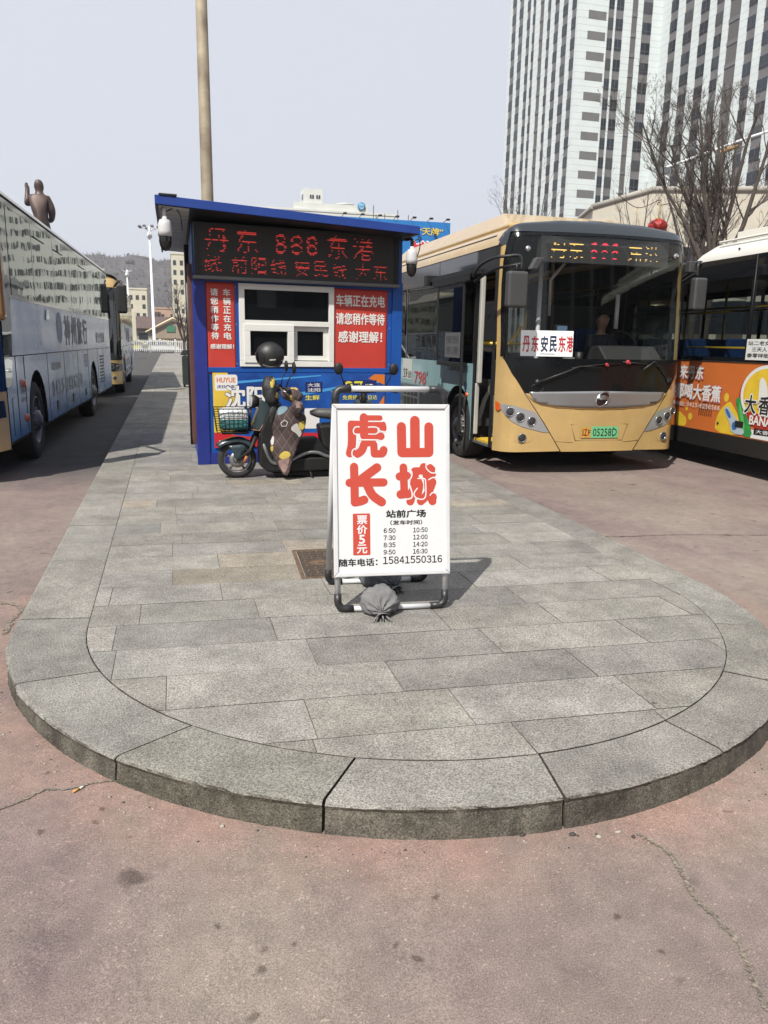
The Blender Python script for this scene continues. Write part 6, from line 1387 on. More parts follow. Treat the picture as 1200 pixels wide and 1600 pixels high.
# ---- cream podium in front of the towers
podm = mat('podium_stone', (.50, .46, .38), .8, var=.08, scale=.5); joints(podm, 2.4)
pd = root('podium_building', 'low cream stone building with a curved roofline at the foot of the towers', 'building', (50, 74, 0))
mb = MB(); 
pr_ = [(41.3, 74), (45.0, 69.5), (54, 61.5), (70, 56), (74, 90), (47, 90)]
tops = [15.4, 16.5, 15.7, 16.6, 17.0, 15.6]
mb.add([(x, y, 0) for x, y in pr_]+[(x, y, z) for (x, y), z in zip(pr_, tops)], [(i, (i+1) % 6, 6+(i+1) % 6, 6+i) for i in range(6)]+[(6, 7, 8, 9, 10, 11)]); mb.build('wall', podm, pd, True)
mb = MB()
for i in (5, 0, 1, 2):
    a, b = V((*pr_[i], tops[i])), V((*pr_[(i+1) % 6], tops[(i+1) % 6])); mb.tube([a, b], .28, 6)
mb.build('coping', mat('coping_grey', (.36, .34, .30), .8), pd, True)
mb = MB(); 
for i, z0, z1 in ((0, 3, 6), (0, 8, 11), (1, 3, 6), (1, 8, 11)):
    a, b = V((*pr_[i], 0)), V((*pr_[(i+1) % 6], 0)); d = (b-a).normalized(); nn = V((d.y, -d.x, 0))
    for k in range(4):
        s_ = 1.5+k*3.8; q = [a+d*(s_+u)+V((0, 0, z))+nn*.02 for u, z in ((0, z0), (2.4, z0), (2.4, z1), (0, z1))]; mb.add(q, [(0, 1, 2, 3)])
mb.build('window_row', tw_win, pd, True)
ds_ = root('satellite_dish', 'dark satellite dish on the cream podium wall above the white bus roof', 'satellite dish', (47.9, 66.3, 12.2)); mb = MB(); mb.lathe([(0, 0), (.6, .08), (1.05, .3), (1.1, .36), (1.0, .36), (.5, .15), (0, .08)], (0, 0, 1.2), (-.65, -.5, .5), 24); mb.build('dish', mat('dish_grey', (.10, .095, .09), .6), ds_); mb = MB(); mb.tube([(0, 0, 0), (0, 0, 1.2)], .1, 8); mb.tube([(0, 0, 1.2), (-.6, -.5, 1.7)], .04, 6); mb.build('mount', tblk, ds_)
# ---- big white block behind the kiosk, roof room and tank showing over the kiosk roof
wm = mat('block_white', (.66, .68, .64), .7, var=.06, scale=.3); wwin = mat('block_glass', (.03, .035, .04), .15)
def slab_block(name, label, cat, x0, y0, x1, y1, H, nx, nz, m, wmat, win=(.55, .5), z0=3, side=0, group=None):
    r = root(name, label, cat, ((x0+x1)/2, (y0+y1)/2, 0), group=group); MB().box((x0, y0, 0), (x1, y1, H)).build('wall', m, r, True)
    cw, chh = (x1-x0)/nx, (H-z0-1)/nz; L2 = []
    for j in range(nz):
        for i in range(nx):
            if (i*7+j*3) % 11 == 5: continue
            xa = x0+cw*(i+.5-win[0]/2); za = z0+chh*(j+.25); L2.append((j, i, xa, za))
    L2.sort(key=lambda q: -q[0])
    big = L2[:90] if cw > 2 else L2[:90]; rest = L2[90:]
    for _, _, xa, za in big: w = MB(); w.box((xa, y0-.06, za), (xa+cw*win[0], y0-.01, za+chh*win[1])); w.build('window', wmat, r, True)
    mb = MB()
    for _, _, xa, za in rest: mb.box((xa, y0-.06, za), (xa+cw*win[0], y0-.01, za+chh*win[1]))
    if side:
        cy_ = (y1-y0)/side; xs = x0 if x0 > 0 else x1
        for j in range(nz):
            for i in range(side):
                ya = y0+cy_*(i+.25); za = z0+chh*(j+.25); mb.box((xs-.06 if xs == x0 else xs+.01, ya, za), (xs-.01 if xs == x0 else xs+.06, ya+cy_*.5, za+chh*win[1]))
    if mb.v: tag(mb.build('window', wmat, r, True), kind='stuff')
    MB().box((x0-.15, y0-.15, H), (x1+.15, y1+.15, H+.5)).build('parapet', m, r, True)
    return r
bk_ = slab_block('apartment_block', 'broad white apartment block behind the kiosk, its roof room showing over the blue roof', 'building', 16, 200, 56, 216, 33.2, 15, 10, wm, wwin)
mb = MB(); mb.box((32.4, 201, 33.7), (37.1, 206, 38.6)); mb.box((32.2, 200.9, 33.7), (37.3, 206.2, 34.2), 1)
for x in (33.9, 35.5): mb.box((x, 200.9, 36.4), (x+1, 200.99, 37.2), 1); mb.box((x+.45, 200.85, 36.4), (x+.55, 200.9, 37.2), 0)
mb.box((32.3, 202, 36.2), (32.39, 204, 37.4), 1); mb.tube([(33.6, 203, 38.6), (33.6, 203, 39.3)], .06, 6); mb.build('roof_room', [wm, wwin], bk_, True)
mb = MB(); mb.lathe([(2.2, 0), (2.25, 1.1), (2.15, 1.75), (2.3, 1.8), (2.3, 2.1), (0, 2.4)], (43.3, 203, 33.7), n=28)
for k in range(20): a = k*.314; mb.tube([(43.3+2.25*math.cos(a), 203+2.25*math.sin(a), 33.7), (43.3+2.25*math.cos(a), 203+2.25*math.sin(a), 34.6)], .07, 5, 1)
mb.build('water_tank', [wm, wwin], bk_, True)
mb = MB(); mb.box((29.8, 200.5, 33.7), (48.5, 201, 35.3)); mb.build('roof_screen', wm, bk_, True)
mb = MB(); mb.lathe([(1.0, 0), (1.0, .2), (0, .22)], (46.9, 200.3, 35.1), (0, -1, 0), 24, 0); mb.lathe([(.72, .22), (0, .23)], (46.9, 200.3, 35.1), (0, -1, 0), 24, 1); mb.box((46.3, 200.05, 34.95), (47.5, 200.07, 35.15), 0); mb.build('roundel_sign', [mat('roundel_blue', (.03, .22, .50), .5), mat('roundel_pale', (.25, .50, .66), .5)], bk_, True)
# ---- roof billboard
bb = root('roof_billboard', 'big blue roof billboard with red characters above the gold bus', 'billboard', (17.6, 60, 5.6))
bbm = mat('billboard_blue', (.015, .19, .52), .5, var=.08, scale=.4); mb = MB(); mb.box((12.0, 60, 5.6), (21.2, 60.25, 10.85)); mb.build('board', bbm, bb, True)
mb = MB(); f = plane_fn((0, 60, 0), (1, 0, 0), (0, 0, 1), .02); f2 = plane_fn((0, 60, 0), (1, 0, 0), (0, 0, 1), .04)
for s, x in (('香', 15.5), ('罐', 18.15), ('头', 20.3)): put(mb, s, f, x-.06, 7.62, 1.75, 1.55, .05, 0); put(mb, s, f2, x, 7.68, 1.62, 1.42, .025, 1)
put(mb, '“天牌”', f2, 18.6, 9.85, .55, 2.0, .02, 2); put(mb, '全国', f2, 17.6, 6.3, .8, 1.9, .03, 0); put(mb, '公', f2, 20.2, 6.3, .8, .8, .03, 0); mb.build('lettering', [pw, mat('bb_red', (.60, .03, .05), .5), mat('bb_yellow', (.75, .55, .05), .5)], bb, True)
mb = MB()
for k in range(7): mb.tube([(12.6+k*1.35, 60.6, 5.4), (12.6+k*1.35, 60.4, 10.6)], .06, 6); mb.tube([(12.6+k*1.35, 60.5, 10.85), (12.6+k*1.35, 59.3, 11.0)], .025, 5); mb.box((12.5+k*1.35, 59.1, 10.9), (12.75+k*1.35, 59.35, 11.02))
mb.build('frame_and_lamps', tblk, bb, True)
sb = slab_block('shop_building', 'low grey shop building carrying the blue roof billboard', 'building', 11, 60.4, 24, 70, 5.5, 6, 2, mat('shop_grey', (.30, .31, .32), .8, var=.1, scale=.6), wwin, z0=1)
mb = MB()
for k, (x, h) in enumerate(((16.0, 2.3), (16.3, 1.5), (17.1, 1.7), (18.3, 2.2), (18.9, 1.2), (19.4, 1.9))): mb.tube([(x, 64+k*.3, 5.5), (x, 64+k*.3, 10.6+h*.8)], .03, 5)
tag(mb.build('aerial_mast', tblk), 'cluster of thin aerials standing on the roof behind the blue billboard', 'aerial')
# ---- left background: hill, blocks, pavilion, fence, masts, cars, people
hm_ = mat('hill_wood', (.062, .055, .055), .95, var=.4, scale=.05, bump=1, bscale=.25); mb = MB(); vs = []; nx, ny = 150, 26
def hz(x, t):
    r_ = 50 + 10*math.sin(x*.0062+1.9) + 8*noise.noise(V((x*.011, 4, 0))) + 4*noise.noise(V((x*.045, 9, 0)))
    return max(-2, r_*math.sin(min(1, t*1.05)*math.pi/2)**1.3*(1-.0*t) + 5*noise.noise(V((x*.02, t*9, 2)))*t + random.uniform(0, 2.0)*t)
for j in range(ny+1):
    t = j/ny
    for i in range(nx+1):
        x = -420+i*5.2; vs.append((x+random.uniform(-1, 1), 430+t*240, hz(x, t)))
mb.add(vs, [(j*(nx+1)+i, j*(nx+1)+i+1, (j+1)*(nx+1)+i+1, (j+1)*(nx+1)+i) for j in range(ny) for i in range(nx)], 0, True); tag(mb.build('hill', hm_), kind='structure')
mb = MB(); rnd = random.Random(5)
for k in range(9000):
    i = rnd.randint(0, nx); j = rnd.randint(5, ny); p = V(vs[j*(nx+1)+i]); h = rnd.uniform(1.6, 4.2); w = rnd.uniform(.6, 1.6)
    p += V((rnd.uniform(-2.5, 2.5), 0, -1))
    if rnd.random() < .985:
        for q in range(3): a = V((rnd.uniform(-w, w), rnd.uniform(-1, 1), 0)); mb.add([p, p+V((.35, 0, 0)), p+a+V((0, 0, h))], [(0, 1, 2)])
    else: mb.ell(p+V((0, 0, h*.6)), (w*1.5, w*1.5, h*.55), 6, 1, nz=.5)
tag(mb.build('hill_wood', [mat('bare_wood', (.064, .054, .052), .95), mat('pine_wood', (.055, .060, .050), .95)]), kind='stuff')
crm = mat('block_cream', (.62, .58, .45), .75, var=.06, scale=.2); pnk = mat('block_pink', (.52, .35, .26), .75, var=.1, scale=.2)
slab_block('apartment_tower', 'tall cream apartment tower partly hidden by the left edge of the kiosk', 'building', .0, 250, 10, 262, 26.5, 5, 8, crm, wwin, (.45, .5), 3)
slab_block('apartment_block', 'grey and cream flats left of the tall lamp mast, under the hill', 'building', -34, 260, -13.5, 272, 17.5, 8, 5, mat('block_beige', (.45, .43, .38), .8, var=.1, scale=.2), wwin, (.5, .5), 2, group='low flats under the hill')
slab_block('apartment_block', 'narrow cream flats just left of the tall lamp mast', 'building', -13.2, 255, -7.6, 266, 16.2, 3, 5, crm, wwin, (.5, .5), 2, group='low flats under the hill')
slab_block('apartment_block', 'pink brick flats between the tall lamp mast and the cream tower', 'building', -6.5, 270, 1.5, 280, 11.2, 6, 3, pnk, wwin, (.5, .5), 3, group='low flats under the hill')
lh = root('station_shed', 'long low building with a red brown roof behind the fence', 'building', (-10, 150, 0)); MB().box((-24, 150, 0), (2, 158, 3.4)).build('wall', mat('shed_wall', (.34, .30, .26), .8), lh, True); mb = MB(); mb.prism([(149.2, 3.4), (158.8, 3.4), (156, 5.6), (152, 5.6)], (-24.6, 0, 0), (0, 1, 0), (0, 0, 1), 27.4); mb.build('roof', mat('shed_roof', (.10, .066, .060), .8, var=.2, scale=.6), lh, True)
mb = MB()
for k in range(9): mb.box((-23+k*2.8, 149.9, .9), (-21.4+k*2.8, 149.97, 2.6))
mb.build('window_row', wwin, lh, True)
pvn = root('gabled_pavilion', 'small gabled pavilion with yellow eaves behind the white fence', 'building', (-.2, 118, 0))
mb = MB(); mb.prism([(-3.2, 0), (3.4, 0), (3.4, 2.6), (.1, 4.2), (-3.2, 2.6)], (-.2, 122, 0), (1, 0, 0), (0, 0, 1), 4); mb.build('wall', mat('pavilion_wall', (.33, .27, .20), .8, var=.1, scale=1), pvn, True)
mb = MB(); mb.tube([(-3.9, 117.7, 2.5), (-.1, 117.7, 4.55), (4.0, 117.7, 2.5)], .16, 6); mb.build('eaves', mat('eaves_cream', (.68, .60, .36), .6), pvn, True)
mb = MB(); mb.add([(-3.9, 117.8, 2.5), (-.1, 117.8, 4.5), (-.1, 122.4, 4.5), (-3.9, 122.4, 2.5)], [(0, 1, 2, 3)]); mb.add([(-.1, 117.8, 4.5), (4, 117.8, 2.5), (4, 122.4, 2.5), (-.1, 122.4, 4.5)], [(0, 1, 2, 3)]); mb.build('roof', mat('pav_roof', (.20, .17, .13), .8), pvn, True)
MB().box((-1.0, 117.9, 2.6), (.2, 117.98, 3.5)).build('window', mat('pav_green', (.06, .20, .13), .5), pvn, True); MB().box((-2.6, 117.9, 0), (3, 117.98, 1.7)).build('shutter', mat('pav_dark', (.11, .07, .05), .8), pvn, True)
gw = MB(); gw.box((-12.5, 128, 0), (-6.2, 128.4, 3.3)); gw.box((-6.9, 127.8, 0), (-5.6, 128.6, 5.6))
for k in range(5): gw.box((-11.9+k*1.15, 127.96, 1.3), (-11.2+k*1.15, 127.99, 2.6), 1)
tag(gw.build('pale_gate_wall', [crm, wwin]), 'pale pierced wall with a tall square pillar behind the yellow taxi', 'wall')
# fence of white pickets
fw = mat('fence_white', (.70, .71, .70), .5)
def fence(x0, x1, y, label):
    r = root('picket_fence', label, 'fence', ((x0+x1)/2, y, 0)); mb = MB()
    for z in (.35, 1.25): mb.box((x0, y-.025, z), (x1, y+.025, z+.09))
    mb.build('rail', fw, r, True); k = 0; x = x0; pk_ = MB(); i = 0
    while x < x1:
        w = MB(); w.box((x, y-.045, .12), (x+.10, y-.026, 1.42)); w.add([(x, y-.045, 1.42), (x+.1, y-.045, 1.42), (x+.05, y-.036, 1.5)], [(0, 1, 2)])
        if i < 95: w.build('picket', fw, r, True)
        else: pk_.add(w.v, w.f)
        x += .22; i += 1
    if pk_.v: tag(pk_.build('picket', fw, r, True), kind='stuff')
    for x in [x0+q*2.9 for q in range(int((x1-x0)/2.9)+1)]: MB().box((x-.09, y+.026, 0), (x+.09, y+.18, 1.62)).build('post', fw, r, True)
fence(-8.6, 2.4, 98, 'white picket fence across the far end of the lane')
# lamp masts
ms = mat('mast_white', (.72, .74, .76), .4)
def mast(x, y, H, r0, label, n, spread):
    r = root('lamp_mast', label, 'lamp mast', (x, y, 0), group='high lamp masts'); mb = MB(); mb.tube([(0, 0, 0), (0, 0, .8), (0, 0, .81), (0, 0, H)], [r0*1.5, r0*1.5, r0, r0*.6], 12); mb.build('pole', ms, r)
    mb = MB(); mb.lathe([(0, H-1.1), (r0*1.6, H-1.05), (r0*1.6, H-.5), (r0, H-.45), (r0*.8, H+.3), (0, H+.3)], n=14)
    for k in range(n): a = k*6.283/n+.3; mb.tube([(0, 0, H-.3), (math.cos(a)*spread*.6, math.sin(a)*spread*.6, H+.1), (math.cos(a)*spread, math.sin(a)*spread, H+.25)], r0*.2, 6)
    mb.build('crown', ms, r)
    for k in range(n): a = k*6.283/n+.3; w = MB(); c = V((math.cos(a)*spread*1.05, math.sin(a)*spread*1.05, H+.25)); w.box(c-V((.2, .2, .12)), c+V((.2, .2, .12))); w.build('lamp_head', mat('lamp_grey', (.13, .14, .15), .5), r, bevel=.06)
mast(-2.45, 105, 14.9, .19, 'tall white mast with a ring of dark floodlights in front of the hill', 8, 1.15)
mast(-9.7, 190, 16.4, .26, 'farther and smaller looking white lamp mast behind the second coach', 6, 1.5)

# ---- spring haze: one closed box of thin air round everything
hz_ = MB(); hz_.box((-900, -260, -1), (700, 900, 140)); ho = hz_.build('haze', bpy.data.materials.new('haze_air')); tag(ho, kind='stuff'); hmm = ho.data.materials[0]; hmm.use_nodes = True; t = hmm.node_tree; t.nodes.clear(); o_ = t.nodes.new('ShaderNodeOutputMaterial'); v_ = t.nodes.new('ShaderNodeVolumePrincipled'); v_.inputs['Color'].default_value = (.86, .89, .95, 1); v_.inputs['Density'].default_value = .00042; v_.inputs['Anisotropy'].default_value = .2; t.links.new(v_.outputs[0], o_.inputs['Volume'])
# ================================================================== STATUE, TREES, SMALL THINGS
def figure(name, pts, edges, m, parent, sub=1):
    """one continuous skinned body; pts (x,y,z,rx,ry)"""
    me = bpy.data.meshes.new(name); me.from_pydata([p[:3] for p in pts], edges, []); me.materials.append(m)
    o = bpy.data.objects.new(name, me); COL.objects.link(o); o.parent = parent
    sk = o.modifiers.new('skin', 'SKIN'); sk.use_smooth_shade = True
    sv = me.skin_vertices[0].data
    for i, p in enumerate(pts): sv[i].radius = (p[3], p[4] if len(p) > 4 else p[3]); sv[i].use_root = (i == 0)
    s = o.modifiers.new('sub', 'SUBSURF'); s.levels = sub; s.render_levels = sub; return o
bronze = mat('statue_bronze', (.070, .042, .035), .5, .35, var=.25, scale=1.5); plin = mat('plinth_stone', (.36, .30, .26), .7, var=.1, scale=.8)
st = root('statue', 'brown bronze statue of a standing man in a long coat raising one arm', 'statue', (-8.5, 60, 0))
mb = MB(); mb.box((-2.2, -2.2, 0), (2.2, 2.2, .6)); mb.box((-1.8, -1.8, .6), (1.8, 1.8, 1.2)); mb.box((-1.35, -1.35, 1.2), (1.35, 1.35, 5.6)); mb.box((-1.5, -1.5, 5.6), (1.5, 1.5, 6.0)); mb.build('plinth', plin, st, bevel=.05)
Z = 6.0; pts = [(0.05, 0, 3.0+Z, .78, .52), (0, 0, 3.7+Z, .72, .48), (0, 0, 4.45+Z, .76, .48), (0, 0, 4.95+Z, .42, .34), (0, .06, 5.2+Z, .21, .2), (0, .10, 5.5+Z, .29, .31), (0, .10, 5.82+Z, .31, .34), (0, .08, 6.06+Z, .17, .2),
    (-.55, .02, 4.82+Z, .27), (-.86, .45, 4.45+Z, .25), (-.86, .72, 5.05+Z, .19), (-.86, .80, 5.42+Z, .13), (-.90, .84, 5.72+Z, .14, .08),
    (.58, .0, 4.80+Z, .30), (.74, .0, 4.0+Z, .27), (.64, .35, 3.5+Z, .2), (.40, .55, 3.4+Z, .14),
    (.16, -.02, 2.2+Z, .82, .6), (.24, -.02, 1.55+Z, .92, .64), (-.12, 0, 1.0+Z, .30), (-.14, 0, .25+Z, .24), (-.16, .3, .1+Z, .2, .12), (.55, 0, 1.0+Z, .30), (.56, 0, .25+Z, .24), (.58, .3, .1+Z, .2, .12),
    (-.98, .86, 5.86+Z, .04), (-.93, .86, 5.93+Z, .045), (-.88, .86, 5.94+Z, .045), (-.83, .86, 5.9+Z, .04), (-.74, .82, 5.72+Z, .045), (.27, .1, 5.6+Z, .07, .1), (-.27, .1, 5.6+Z, .07, .1)]
ed = [(0, 1), (1, 2), (2, 3), (3, 4), (4, 5), (5, 6), (6, 7), (2, 8), (8, 9), (9, 10), (10, 11), (11, 12), (2, 13), (13, 14), (14, 15), (15, 16), (0, 17), (17, 18), (18, 19), (19, 20), (20, 21), (18, 22), (22, 23), (23, 24), (12, 25), (12, 26), (12, 27), (12, 28), (11, 29), (5, 30), (5, 31)]
figure('figure', pts, ed, bronze, st, 2)
mb = MB(); mb.tube([(-.48, -.30, 3.15+Z), (0, -.50, 3.12+Z), (.55, -.36, 3.14+Z)], .04, 6); mb.build('coat_belt', bronze, st)
# ---- bare trees
bark = mat('bare_bark', (.070, .056, .047), .9, var=.35, scale=5); twigm = mat('bare_twig', (.080, .064, .055), .9)
def bare_tree(name, label, x, y, fork, H, spread, nst, seed, r0=.2, dens=1.0, group=None, minr=.006):
    rnd = random.Random(seed); r = root(name, label, 'tree', (x, y, 0), group=group); tr = MB(); br = MB()
    tr.tube(spline([(x, y, -.1), (x+rnd.uniform(-.05, .05), y, fork*.5), (x, y, fork)], 4), [r0*1.35, r0*1.2, r0*1.1, r0*1.05, r0*1.0, r0, r0, r0*.98, r0*.95], 12)
    def grow(p, d, L, rad, lev):
        n = 5 if lev < 2 else 4; pts = [p]; q = p.copy(); dd = d.copy()
        for i in range(n):
            dd = (dd+V((rnd.gauss(0, .10), rnd.gauss(0, .10), rnd.uniform(.0, .16)))).normalized(); q = q+dd*(L/n); pts.append(q.copy())
        rs = [max(minr*.6, rad*(1-.62*i/n)) for i in range(n+1)]; (tr if lev == 0 else br).tube(pts, rs, 7 if lev == 0 else (5 if lev == 1 else 4 if lev == 2 else 3), 0, cap=False)
        if lev >= 4: return
        k = [int(9*dens), int(7*dens), int(5*dens), int(4*dens)][lev]
        for c in range(k):
            t = rnd.uniform(.18, 1); f = t*n; i = min(n-1, int(f)); b = pts[i].lerp(pts[i+1], f-i); a = (pts[i+1]-pts[i]).normalized()
            o = a.orthogonal().normalized(); o.rotate(Matrix.Rotation(rnd.uniform(0, 6.283), 3, a)); sp_ = rnd.uniform(.35, .95)
            nd = (a*math.cos(sp_)+o*math.sin(sp_)+V((0, 0, .12))).normalized()
            grow(b, nd, L*rnd.uniform(.28, .5)*(1.15-.45*t), max(minr, rad*(1-.6*t)*rnd.uniform(.35, .55)), lev+1)
    for s in range(nst):
        a = 6.283*s/nst+rnd.uniform(-.3, .3); lean = rnd.uniform(.12, .5)*spread if s else .03
        grow(V((x+.06*math.cos(a), y+.06*math.sin(a), fork-.1)), V((math.cos(a)*lean, math.sin(a)*lean, 1)).normalized(), (H-fork)*rnd.uniform(.72, 1.0)*(1 if s else 1.05), r0*rnd.uniform(.42, .62)*(1.35 if s == 0 else 1), 0)
    tr.build('trunk', bark, r, True); br.build('crown', twigm, r, True); return r
bare_tree('bare_tree', 'big many-stemmed bare tree between the gold bus and the white-roofed bus', 16.6, 22, 3.6, 9.8, 1.3, 7, 4, .155, 1.15, None, .0045)
bare_tree('bare_tree', 'slender bare tree showing above the gold bus roof beside the billboard', 23.4, 50, 5, 12.6, .7, 4, 12, .10, .7)
bare_tree('bare_tree', 'bare tree with its twigs crossing the foot of the nearer tower', 29.0, 45, 5, 12.0, .8, 4, 21, .10, .7)
bare_tree('bare_tree', 'bare tree against the cream podium left of the big bare tree', 23.4, 32, 4.5, 10.2, .95, 6, 33, .15, .8)
bare_tree('bare_tree', 'small bare tree by the left edge of the kiosk under the cream tower', .75, 62, 1.5, 5.6, 1.2, 6, 41, .1, .75)
bare_tree('bare_tree', 'dark tree top peeking over the nearest coach roof', -29.5, 150, 9, 21.2, .8, 6, 51, .35, 1.0)
# ---- street lamp arm, lanterns
lp = root('street_lamp', 'white street lamp arm with an amber lamp head crossing behind the big bare tree', 'street lamp', (27.6, 30, 0)); mb = MB(); mb.tube([(27.6, 30, 0), (27.6, 30, 11.6)], [.12, .08], 10); mb.tube([(27.6, 30, 11.65), (23.8, 30, 10.36), (19.95, 30, 8.9)], [.06, .055, .05], 8); mb.build('pole', ms, lp, True)
mb = MB(); mb.ell((22.85, 29.95, 9.82), (.55, .16, .10), 14, 0, Matrix.Rotation(-.36, 3, 'Y')); mb.build('lamp_head', mat('lamp_amber_body', (.36, .22, .09), .5), lp, True); mb = MB(); mb.box((19.7, 29.9, 8.66), (20.1, 30.1, 8.9)); mb.build('lamp_head', mat('lamp_grey', (.13, .14, .15), .5), lp, True)
lrm = mat('lantern_red', (.42, .025, .02), .5, var=.15, scale=8); lgo = mat('lantern_gold', (.50, .33, .06), .45)
for (x, y, z, s, lab) in ((15.85, 24, 5.60, .27, 'large round red lantern hanging above the right end of the gold bus'), (15.15, 24.2, 5.40, .2, 'smaller red lantern hanging left of the large red lantern'), (16.3, 24.6, 5.6, .22, 'dim red lantern half behind the large red lantern')):
    r = root('red_lantern', lab, 'lantern', (x, y, z), group='red lanterns'); mb = MB(); n = 40; vs = []
    for i in range(15):
        t = math.pi*i/14
        for j in range(n): a = 2*math.pi*j/n; k = 1+.04*math.cos(a*14); vs.append((math.sin(t)*math.cos(a)*s*1.15*k, math.sin(t)*math.sin(a)*s*1.15*k, math.cos(t)*s*.85))
    mb.add(vs, [(i*n+j, (i+1)*n+j, (i+1)*n+(j+1) % n, i*n+(j+1) % n) for i in range(14) for j in range(n)], 0, True); mb.build('shade', lrm, r)
    mb = MB(); mb.lathe([(0, .02), (s*.4, .02), (s*.42, -.05), (0, -.05)], (0, 0, s*.86), n=16); mb.lathe([(0, 0), (s*.35, 0), (s*.32, -.06), (0, -.06)], (0, 0, -s*.8), n=16); mb.tube([(0, 0, s*.85), (0, 0, s*.85+.6)], .012, 5); mb.build('cap', lgo, r)
wi = MB(); wi.tube(spline([(14.2, 24.0, 6.55), (15.15, 24.2, 6.17), (15.85, 24, 6.43), (16.3, 24.6, 6.39), (20, 27, 7.4), (27.5, 30, 9.6)], 6), .012, 5); tag(wi.build('hanging_wire', tblk), 'thin dark wire carrying the red lanterns from tree to lamp post', 'wire')
# ---- litter bin by the kiosk
lbn = root('litter_bin', 'dark litter bin standing on the platform beyond the left kiosk wall', 'litter bin', (.43, 25, PZ)); mb = MB(); mb.box((-.22, -.25, .08), (.22, .25, .95)); mb.build('body', mat('bin_dark', (.02, .026, .024), .5, var=.2, scale=4), lbn, bevel=.03); mb = MB(); mb.prism([(-.27, .98), (.27, .98), (.18, 1.14), (-.18, 1.14)], (0, .28, 0), (1, 0, 0), (0, 0, 1), .56); mb.build('lid', mat('bin_lid', (.03, .032, .034), .4), lbn, bevel=.015)
mb = MB()
for x in (-.17, .17): mb.box((x-.03, -.2, 0), (x+.03, .2, .078))
mb.build('foot', tblk, lbn)
# ---- cars
carg = glass('car_glass', (.10, .11, .11), 1.5, .01, .5); headm = mat('car_lamp', (.55, .57, .58), .1, .3)
def car(name, label, x, y, rz, paint, suv=False, group=None, light=None):
    """front toward -y"""
    r = root(name, label, 'car', (x, y, 0), rz, group=group); H = 1.72 if suv else 1.46; L = 4.6; bt = 1.05 if suv else .92
    prof = [(0.05, .30), (0, .55), (.08, .78), (.35, bt-.06), (1.05, bt+.02), (3.9, bt+.03), (4.45, bt-.02), (4.6, .7), (4.55, .32)]
    mb = MB(); n = len(prof)
    secs = [(-.80, .96), (-.88, 1), (-.89, 1), (.89, 1), (.88, 1), (.80, .96)]
    xs = (-.78, -.86, -.885, .885, .86, .78); vs = []
    for i, xx in enumerate(xs):
        for (py, pz) in prof: k = 1 if i in (2, 3) else (.985 if i in (1, 4) else .94); vs.append((xx, 2.3+(py-2.3)*k, .3+(pz-.3)*(k if pz > .6 else 1)))
    mb.add(vs, [(i*n+j, i*n+(j+1) % n, (i+1)*n+(j+1) % n, (i+1)*n+j) for i in range(5) for j in range(n)] + [tuple(range(n))[::-1], tuple(5*n+j for j in range(n))], 0, False); mb.build('body', paint, r)
    ya, yb, yc, yd = (1.0, 1.75, 3.9 if suv else 3.3, 4.5 if suv else 4.1); w0, w1 = .80, .60
    mb = MB(); A = [(-w0, ya, bt-.02), (w0, ya, bt-.02), (w0, yd, bt-.02), (-w0, yd, bt-.02), (-w1, yb, H-.06), (w1, yb, H-.06), (w1, yc, H-.06), (-w1, yc, H-.06)]
    mb.add(A, [(0, 1, 5, 4), (1, 2, 6, 5), (2, 3, 7, 6), (3, 0, 4, 7)]); mb.build('window', carg, r)
    mb = MB(); mb.box((-w1-.03, yb-.04, H-.07), (w1+.03, yc+.04, H)); 
    for s in (-1, 1):
        mb.tube([(s*w0, ya, bt), (s*w1, yb, H-.05)], .04, 6); mb.tube([(s*w0, yd, bt), (s*w1, yc, H-.05)], .05, 6); mb.tube([(s*(w0+.0), 2.7, bt), (s*w1, 2.6, H-.05)], .035, 6)
    mb.build('roof', paint, r, bevel=.03)
    for s in (-1, 1):
        MB().prism([(0, bt+.02), (.2, bt+.04), (.2, bt+.17), (.03, bt+.15)] if s > 0 else [(0, bt+.02), (-.2, bt+.04), (-.2, bt+.17), (-.03, bt+.15)], (s*.86, 1.35, 0), (1, 0, 0), (0, 0, 1), -.10).build('mirror', paint, r, bevel=.02)
        MB().ell((s*.66, .10, .70), (.19, .07, .08), 12).build('headlight', headm, r)
        for yy in (.85, 3.6):
            mb = MB(); mb.lathe([(.2, -.2), (.32, -.2), (.33, -.02), (.29, .01), (.21, .0)], (s*.76, yy, .33), (s, 0, 0), 24); ty = mb.build('wheel', tyre, r)
            mb = MB(); mb.lathe([(.21, .0), (.17, -.03), (.06, .0), (0, .0)], (s*.76, yy, .33), (s, 0, 0), 20); mb.build('rim', rimm, ty)
    mb = MB(); mb.box((-.5, -.015, .52), (.5, .06, .66)); mb.box((-.65, .0, .34), (.65, .06, .44)); mb.build('grille', tblk, r, bevel=.01)
    if light: mb = MB(); mb.box((-.25, 2.3, H+.001), (.25, 2.5, H+.14)); mb.build('roof_sign', light, r, bevel=.02)
    return r
yel = mat('taxi_yellow', (.62, .56, .06), .3, coat=.5); cw = mat('car_white', (.74, .75, .75), .25, coat=.6)
car('taxi', 'yellow taxi parked side on behind the white fence at the coach side', -7.5, 101.4, math.radians(-90), yel, group='cars behind the white fence', light=cw)
car('taxi', 'second yellow taxi farther back behind the white fence below the tall mast', -4.2, 109, math.radians(-78), yel, group='cars behind the white fence', light=cw)
car('parked_car', 'white car parked side on behind the fence beside the kiosk edge', .6, 101.4, math.radians(90), cw, group='cars behind the white fence')
car('white_suv', 'white car parked on the far side of the kiosk, seen mirrored in the bus windows', 1.75, 21.5, 0, cw, True)
